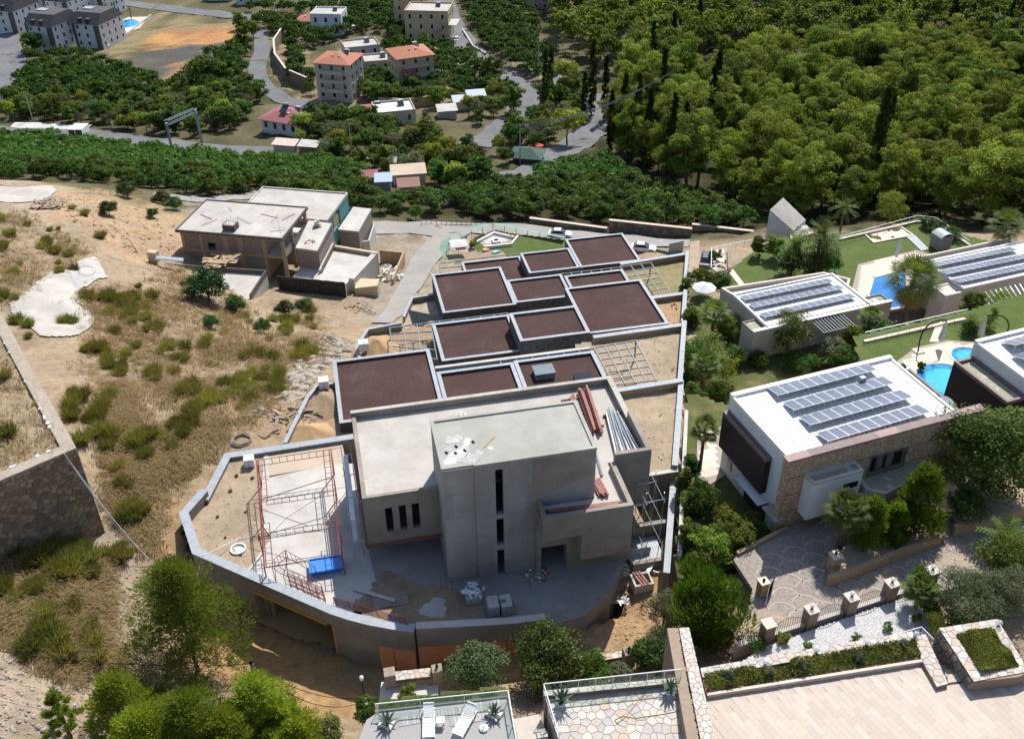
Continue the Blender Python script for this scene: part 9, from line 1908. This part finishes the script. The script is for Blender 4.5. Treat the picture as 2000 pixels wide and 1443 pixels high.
# garden trees, hedges and palms
def bush(label,p,R_,H_,lm,K=40,per=150,leaf=.17,asp=.5,zc=None,name='garden_bush',cat='bush',group='garden bushes',shape='round',cl=.36,trunk=True,flame=False):
 per = int(per*.72);leaf = leaf*1.14
 t = plant(name,label,cat,group,*crown(rg,R_,H_,H_*.95 if zc is None else zc,K,per,leaf,cl,shape,asp=asp,full=True,flame=flame),lm,trunk_mesh(rg,H_ if zc is None else zc,max(.06,R_*.06),4,R_*.4,.1) if trunk else None);t.location = [float(v) for v in p];return t
def top_at(x,y,z0,h):
 """Foot of a plant of height h, on ground z0, whose middle the photograph shows at (x, y)."""
 q = W(x,y,z0+h/2);return (q[0],q[1],z0)
B = bush
B('dense dark conifer beside the fan driveway',top_at(1382,1190,.6,7.6),2.7,4.0,L_con,84,230,.5,.14,name='garden_conifer',cat='tree',flame=True);B('oleander bush with pink flowers at the boundary wall end',top_at(1300,1180,.2,3),1.4,1.4,L_olive,36,150,.16,.3)
B('broad dark leafy tree behind the crazy paving rail',top_at(1075,1275,0.2,5.4),2.6,2.6,L_dark,64,240,.2,.5,name='garden_tree',cat='tree');B('grey green leafy tree beside the sun terrace',top_at(925,1300,.2,4.4),2.1,2.0,leafmat('mixed_leaves',(.04,.062,.022),(.12,.145,.055),.3),54,220,.18,.45,name='garden_tree',cat='tree');B('brighter leafy bush between the dark tree and the stone pillar',top_at(1155,1305,.4,2.6),1.5,1.2,L_broad,40,160,.16);B('rounded loquat bush beside the tall rubble wall',top_at(1272,1270,.6,3.2),1.45,1.5,L_dark,44,170,.2,.4);B('small bush at the low capped wall',top_at(800,1350,1.2,1.6),.75,.75,L_broad,24,110,.13);B('grey sage bush below the crazy paving rail',top_at(1215,1310,.8,1.6),.9,.7,L_olive,26,100,.14)
B('ivy bush at the sun terrace corner',top_at(715,1385,4.5,2.2),.8,1.2,L_broad,30,120,.14);B('low green shrub at the frame foot left of the sun terrace',top_at(640,1430,-1.8,1.6),1.3,.8,L_scrub,30,120,.15)
for i,(x,y,z,R_,H_,lm,lab) in enumerate(((1370,970,2.3,1.5,1.6,L_broad,'leafy bush beside the dark boxed villa wall'),(1395,1060,2.2,1.6,1.5,L_lime,'yellow green bush at the driveway corner'),(1440,1040,2.8,1.5,1.2,L_broad,'leafy bush along the honey stone kerb'),(1345,1045,1.6,1.0,1.6,L_broad,'climber bush on the boundary passage wall'),(1470,1022,3.0,1.1,.8,L_broad,'low shrub against the stone front corner'),(1335,940,1.5,.7,1.7,L_broad,'ivy hanging on the pale passage wall'))): B(lab,top_at(x,y,z,H_*2),R_,H_,lm,40,150,.17)
for x,y,z,h,lab in ((1700,1020,4.2,4.0,'tall pointed conifer in the planter beside the fan palm'),(1748,1020,4.2,3.2,'middle conifer of the driveway planter'),(1800,975,4.2,5.4,'broad pointed conifer at the far end of the driveway planter')): B(lab,top_at(x,y,z,h),h*.36,h*.5,L_con,60,170,.42,.15,flame=True,zc=h*.5,name='garden_conifer',cat='tree',group='conifers in the driveway planter',shape='cone',cl=.42)
B('huge round hedge tree right of the stone front',top_at(1945,880,4.5,7.5),3.9,3.8,leafmat('hedge_tree_leaves',(.06,.105,.016),(.17,.235,.04),.4,hue=.01),90,260,.26,.45,name='garden_tree',cat='tree');B('dark shrubs under the huge hedge tree',top_at(1890,980,4.4,2.2),1.8,1.0,L_dark,36,140,.18)
B('silvery olive tree beside the lower driveway',top_at(1900,1160,3.8,5.0),2.5,2.3,L_olive,64,240,.17,.28,name='garden_tree',cat='tree');B('second silvery olive tree above the raised planter',top_at(1965,1150,4.0,4.6),2.0,2.1,L_olive,54,220,.17,.28,name='garden_tree',cat='tree');B('dark leafy tree at the frame edge above the olives',top_at(1985,1080,4.0,4.6),2.2,2.1,L_broad,50,200,.18,name='garden_tree',cat='tree');B('dark shrubs at the foot of the olives',top_at(1880,1215,4.2,2.0),1.5,.9,L_dark,34,130,.16);B('shrub between fence end and olives',top_at(1800,1130,3.8,1.8),1.1,.9,L_broad,30,120,.15);B('round shrub in front of the bare capped pillar',top_at(1530,1245,4.1,.9),.5,.4,L_lime,18,90,.1);B('low shrub row under the iron fence',top_at(1480,1255,4.1,.8),.8,.35,L_broad,18,90,.1)
for i,(x,y) in enumerate(((1502,1310),(1570,1300),(1680,1280),(1768,1258),(1425,1320))): B(('round sage bush in the long planter beside the first globe lamp','round sage bush in the long planter, second from the stone wall','round sage bush in the long planter, third from the stone wall','round sage bush at the stair end of the long planter','round sage bush at the stone wall end of the long planter')[i],top_at(x,y,ZTV+.2,.7),.42,.38,L_olive,18,80,.1,.35,trunk=False)
for i,(x,y) in enumerate(((1735,1222),(1672,1245),(1577,1262),(1790,1205))): B(('young plant in a ring of earth on the white gravel','young shrub in a square bed on the white gravel','flat herb patch on the white gravel edge','young shrub on the white gravel beside the fan palm')[i],top_at(x,y,4.15,.7),.38,.38,L_broad,14,60,.1,trunk=False)
for x,y,z,h,R_,lm,lab in ((1352,690,-6,4.5,1.7,L_broad,'tree crown leaning over the boundary coping'),(1415,720,-7.4,3.6,1.8,L_lime,'bright shrub below the boundary trees'),(1400,770,-6,3.2,1.6,L_broad,'leafy shrub beside the palm trunk on the boundary'),(1355,770,-3,3.4,1.2,L_broad,'climber on the boundary wall below the palm'),(1440,690,-7.6,2.6,1.5,L_broad,'low bushes before the beige villa corner'),(1350,905,1.6,2.2,.8,L_broad,'ivy clump on the passage wall by the slim palm'),(1345,985,1.4,2.4,.9,L_lime,'bright climber on the passage wall'),(1365,1100,1.4,2.6,1.3,L_broad,'leafy shrub behind the dense dark conifer'),(1420,1010,2.4,2.4,1.3,L_lime,'yellow green shrub beside the side canopy'),(1330,660,-5,2.4,.9,L_broad,'creeper over the garden wall corner'),(1480,700,-7.6,1.6,1.3,L_broad,'hedge before the beige villa front'),(1395,500,-8.6,1.4,.9,L_broad,'hedge plant beside the small terrace rail'),(1700,690,-4,2.2,1.6,L_broad,'shrub bed below the patio wall'),(1650,700,-7,2.6,1.6,L_broad,'shrub bed behind the solar villa roof')):
 B(lab,top_at(x,y,z,h),R_,h*.48,lm,36,110,.2,.5,group='garden bushes of the villas')
# gardens of the lower villas
for x,y,z,h,R_,lm,nm,lab in ((1545,650,-7.6,5.6,2.5,leafmat('laurel_leaves',(.065,.10,.018),(.16,.205,.04),.35,hue=.01),'garden_tree','bright leafy tree in front of the low beige villa'),(1375,705,-7.4,7.8,3.5,leafmat('citrus_hedge',(.06,.105,.016),(.16,.22,.035),.35,hue=.01),'garden_tree','large bright tree at the boundary below the white parasol'),(1345,715,-6.0,5.0,2.2,L_broad,'garden_tree','leafy tree overhanging the boundary wall'),(1420,640,-8,3.4,1.8,L_broad,'garden_bush','leafy bush under the fan palm by the low villa'),(1375,545,-9,3.2,1.8,L_broad,'garden_bush','bushy plants below the small terrace'),(1410,550,-9,2.4,1.5,L_dark,'garden_bush','dark bush beside the small terrace path'),(1628,685,-7.6,3.4,1.6,L_olive,'garden_bush','grey green bush by the white slatted sunshade'),(1665,660,-7.6,3.6,1.5,L_broad,'garden_bush','leafy shrub beside the slim palm'),(1555,708,-7.6,1.6,1.7,L_dark,'garden_bush','clipped round bush under the bright leafy tree'),(1590,705,-7.6,1.5,1.0,L_broad,'garden_bush','clipped bush right of the round one'),(1720,645,-4,2.4,1.9,L_dark,'garden_bush','dark bush below the patio railing'),(1545,505,-8.6,4.6,2.2,L_dark,'garden_tree','dark tree under the palm group'),(1590,520,-8.6,4.2,2.2,L_dark,'garden_tree','dark tree beside the back lawn'),(1620,510,-8.6,3.6,1.8,L_broad,'garden_tree','leafy tree at the edge of the bright lawn'),(1515,480,-8.6,3.8,1.4,L_lime,'garden_tree','yellow green tree beside the wedge outbuilding'),(1480,480,-8.6,3.2,1.0,L_broad,'garden_tree','small tree on the dry lawn'),(1740,405,-14,6.0,2.6,L_lime,'garden_tree','bright round tree beyond the back railing'),(1830,440,-8.6,2.0,1.6,L_dark,'garden_bush','dark hedge in the back lawn corner'),(1860,455,-8.6,1.8,1.3,L_broad,'garden_bush','hedge along the back railing'),(1810,435,-8.6,1.6,1.2,L_dark,'garden_bush','low dark hedge behind the sunken terrace'),(1905,595,-4.5,3.6,1.6,L_broad,'garden_bush','climber bush at the white pergola foot'),(1895,640,-.3,1.4,1.1,L_dark,'garden_bush','spiky dark bush in the white pebble bed'),(1960,585,-2.0,1.2,2.2,L_lime,'garden_bush','flowering climber covering the white pergola'),(1905,790,1,3,.9,L_broad,'garden_bush','slim bush between the two villas'),(1880,770,1,4,.9,L_broad,'garden_bush','upright bush beside the brown box'),(1800,715,-.1,.8,.4,L_broad,'garden_bush','small plant on the pool deck'),(1350,620,-8,3.0,1.2,L_broad,'garden_bush','hedge plant along the boundary above the parasol'),(1340,565,-11,3.0,1.0,L_broad,'garden_bush','hedge plant on the boundary beside the third house bed')):
 B(lab,top_at(x,y,z,h),R_,h*.48,lm,40,120,.23 if h > 2 else .13,.5,name=nm,cat='tree' if nm == 'garden_tree' else 'bush',zc=h*.52,group='garden trees of the villas' if nm == 'garden_tree' else 'garden bushes of the villas')
B('clipped green cone shrub by the pebble bed',top_at(1938,622,-.3,2.4),.7,1.2,L_con,30,110,.12,.4,zc=1.2,shape='cone',cl=.5,group=None);B('green hedge beside the seat wall on the small lawn',top_at(921,477,ZLW,1.6),.8,.8,L_lime,26,80,.15);
for i in range(11): u = i/10;x,y = (927+36*u*1.0,468-18*u) if i < 6 else (963+35*(u-.5)*2,450+9*(u-.5)*2);put_b = B('clipped box ball in the row along the green hoarding',top_at(x,y,ZLW,.8),.42,.4,L_lime,14,40,.14,trunk=False,group='row of clipped box balls')
# palms
def fan_mesh(rng,n,Lf,z0,droop=.35,up0=1.35,up1=-.5,wd=.05,dead=False):
 Q,T = [],[]
 for i in range(n):
  a = i*2.39996+rng.uniform(-.2,.2);e = up0+(up1-up0)*(i+.5)/n;d = np.array([math.cos(a)*math.cos(e),math.sin(a)*math.cos(e),math.sin(e)]);s = np.array([-math.sin(a),math.cos(a),0]);nrm = np.cross(s,d);pet = d*Lf*.5+np.array([0,0,z0])
  Q.append(np.array([[np.array([0,0,z0])-s*.03,np.array([0,0,z0])+s*.03,pet+s*.02,pet-s*.02]]));T.append([.5]);tn = rng.uniform(.1,.9)
  for k in range(15):
   f = -1.25+2.5*k/14;bd = d*math.cos(f)+s*math.sin(f);bd = bd/np.linalg.norm(bd);L = Lf*.62*(1-.25*abs(f)/1.25)*rng.uniform(.9,1.1);sd = np.cross(bd,nrm);mid = pet+bd*L*.6-np.array([0,0,droop*.08*L]);tip = pet+bd*L-np.array([0,0,droop*L*.55])
   Q.append(np.array([[pet-sd*.012,pet+sd*.012,mid+sd*wd,mid-sd*wd],[mid-sd*wd,mid+sd*wd,tip+sd*.008,tip-sd*.008]]));T.append([tn,min(1,tn+.15)])
 return np.concatenate(Q),np.concatenate([np.array(t) for t in T])
def feather_mesh(rng,n,Lf,z0,up0=1.3,up1=-.25):
 Q,T = [],[]
 for i in range(n):
  a = i*2.39996;e = up0+(up1-up0)*(i+.5)/n;tn = rng.uniform(.1,.9);pts = []
  for k in range(9): s = k/8;ee = e-.9*s*s;r = Lf*s;pts.append(np.array([math.cos(a)*math.cos(e)*r,math.sin(a)*math.cos(e)*r,z0+math.sin(e)*r-.45*Lf*s*s*math.cos(e)]))
  sd = np.array([-math.sin(a),math.cos(a),0])
  for k in range(8):
   for sg in (-1,1):
    p = pts[k];d = pts[k+1]-pts[k];o = sd*sg*.42*Lf*.35*(1-.5*abs(k/8-.4))*1.2+d*.8-np.array([0,0,.12]);Q.append(np.array([[p,p+d*.55,p+d*.4+o,p+o*.96]]));T.append([min(1,tn+.1*(sg > 0))])
 return np.concatenate(Q),np.concatenate([np.array(t) for t in T])
def palm(label,top,z0,Lf,kind='fan',n=34,skirt=0,r=.2,group='palms of the villa gardens'):
 """Palm whose crown heart the photograph shows at top=(x, y, z)."""
 c = W(*top);h = top[2]-z0;q,t = (fan_mesh if kind == 'fan' else feather_mesh)(rg,n,Lf,h);tr = MB()
 for k in range(8): tr.tube((0,0,h*k/8-.3*(k == 0)),(0,0,h*(k+1)/8),r*(1.15-.03*k),r*(1.0-.03*k),9)
 p = plant('fan_palm' if kind == 'fan' else 'feather_palm',label,'palm',group,q,t,L_palm,tr,mat('palm_trunk',(.17,.12,.085),(.11,.08,.06),5,.95,bump=.6,bscale=9),'fronds')
 if skirt: q,t = fan_mesh(rg,skirt,Lf*.8,h-.25,.6,-.75,-1.35);link('dead_skirt',foliage_mesh('dead_skirt',q,t),L_brown,p)
 p.location = (float(c[0]),float(c[1]),z0);p.rotation_euler = (0,0,rg.uniform(0,6));return p
palm('tall fan palm with shaggy skirt beside the blue pool',(1785,548,-.2),-8.0,3.3,'fan',60,30,.28);palm('slim fan palm behind the white slatted sunshade',(1700,620,-2.0),-7.6,1.5,'fan',20,0,.17);palm('slim fan palm between boundary passage and dark boxed villa',(1377,838,6.3),2.2,1.35,'fan',24,0,.14);palm('fan palm with stout trunk before the white bay',(1655,998,7.4),4.0,1.75,'fan',30,4,.17)
palm('fan palm above the boundary tree',(1378,712,-1.0),-7.4,1.7,'fan',28,4,.2);palm('fan palm beside the open white parasol',(1395,612,-4.6),-8.6,1.9,'fan',30,0,.2);palm('feather palm group by the back lawn, its tallest',(1605,455,-2.5),-8.6,2.8,'feather',26,0,.2);palm('feather palm left in the group by the back lawn',(1555,475,-4.2),-8.6,2.6,'feather',24,0,.2);palm('feather palm leaning over the bright lawn',(1610,485,-4.6),-8.6,2.6,'feather',24,0,.2);palm('fan palm at the frame edge before the wood',(1965,440,-5),-10,2.6,'fan',34,8,.24);palm('small fan palm beside the globe pillars',(1800,1152,5.8),4.1,1.3,'fan',26,0,.16);palm('banana like palm below the small terrace',(1365,540,-7),-9,1.8,'feather',16,0,.14);palm('grey feather palm over the lower driveway',(1965,1050,6.2),3.9,2.2,'feather',26,0,.18);palm('short palm tuft in the spiky pebble bed',(1897,628,1.0),-.3,1.1,'feather',26,0,.16);palm('feather palm at the wood edge behind the wedge outbuilding',(1650,405,-9),-14,2.4,'feather',20,0,.18)
for i,(x,y) in enumerate(((228,30),(212,34),(240,62),(258,42),(200,26))): p = G(x,y);c = PJ((p[0],p[1],p[2]+5));palm('small palm in the apartment pool garden',(c[0],c[1],p[2]+5),p[2],1.8,'feather',14,0,.2,'palms of the apartment pool')
for x,y in ((400,985),(425,1010),(450,960),(470,1085),(480,1000),(440,1050),(462,930),(493,935)): put(scr[int(x) % 5],W(x,y,.84),rg,.12,.3,'small green weed tuft on the soil bed inside the angled wall','weeds on the soil bed')
print('objects',len(bpy.data.objects))
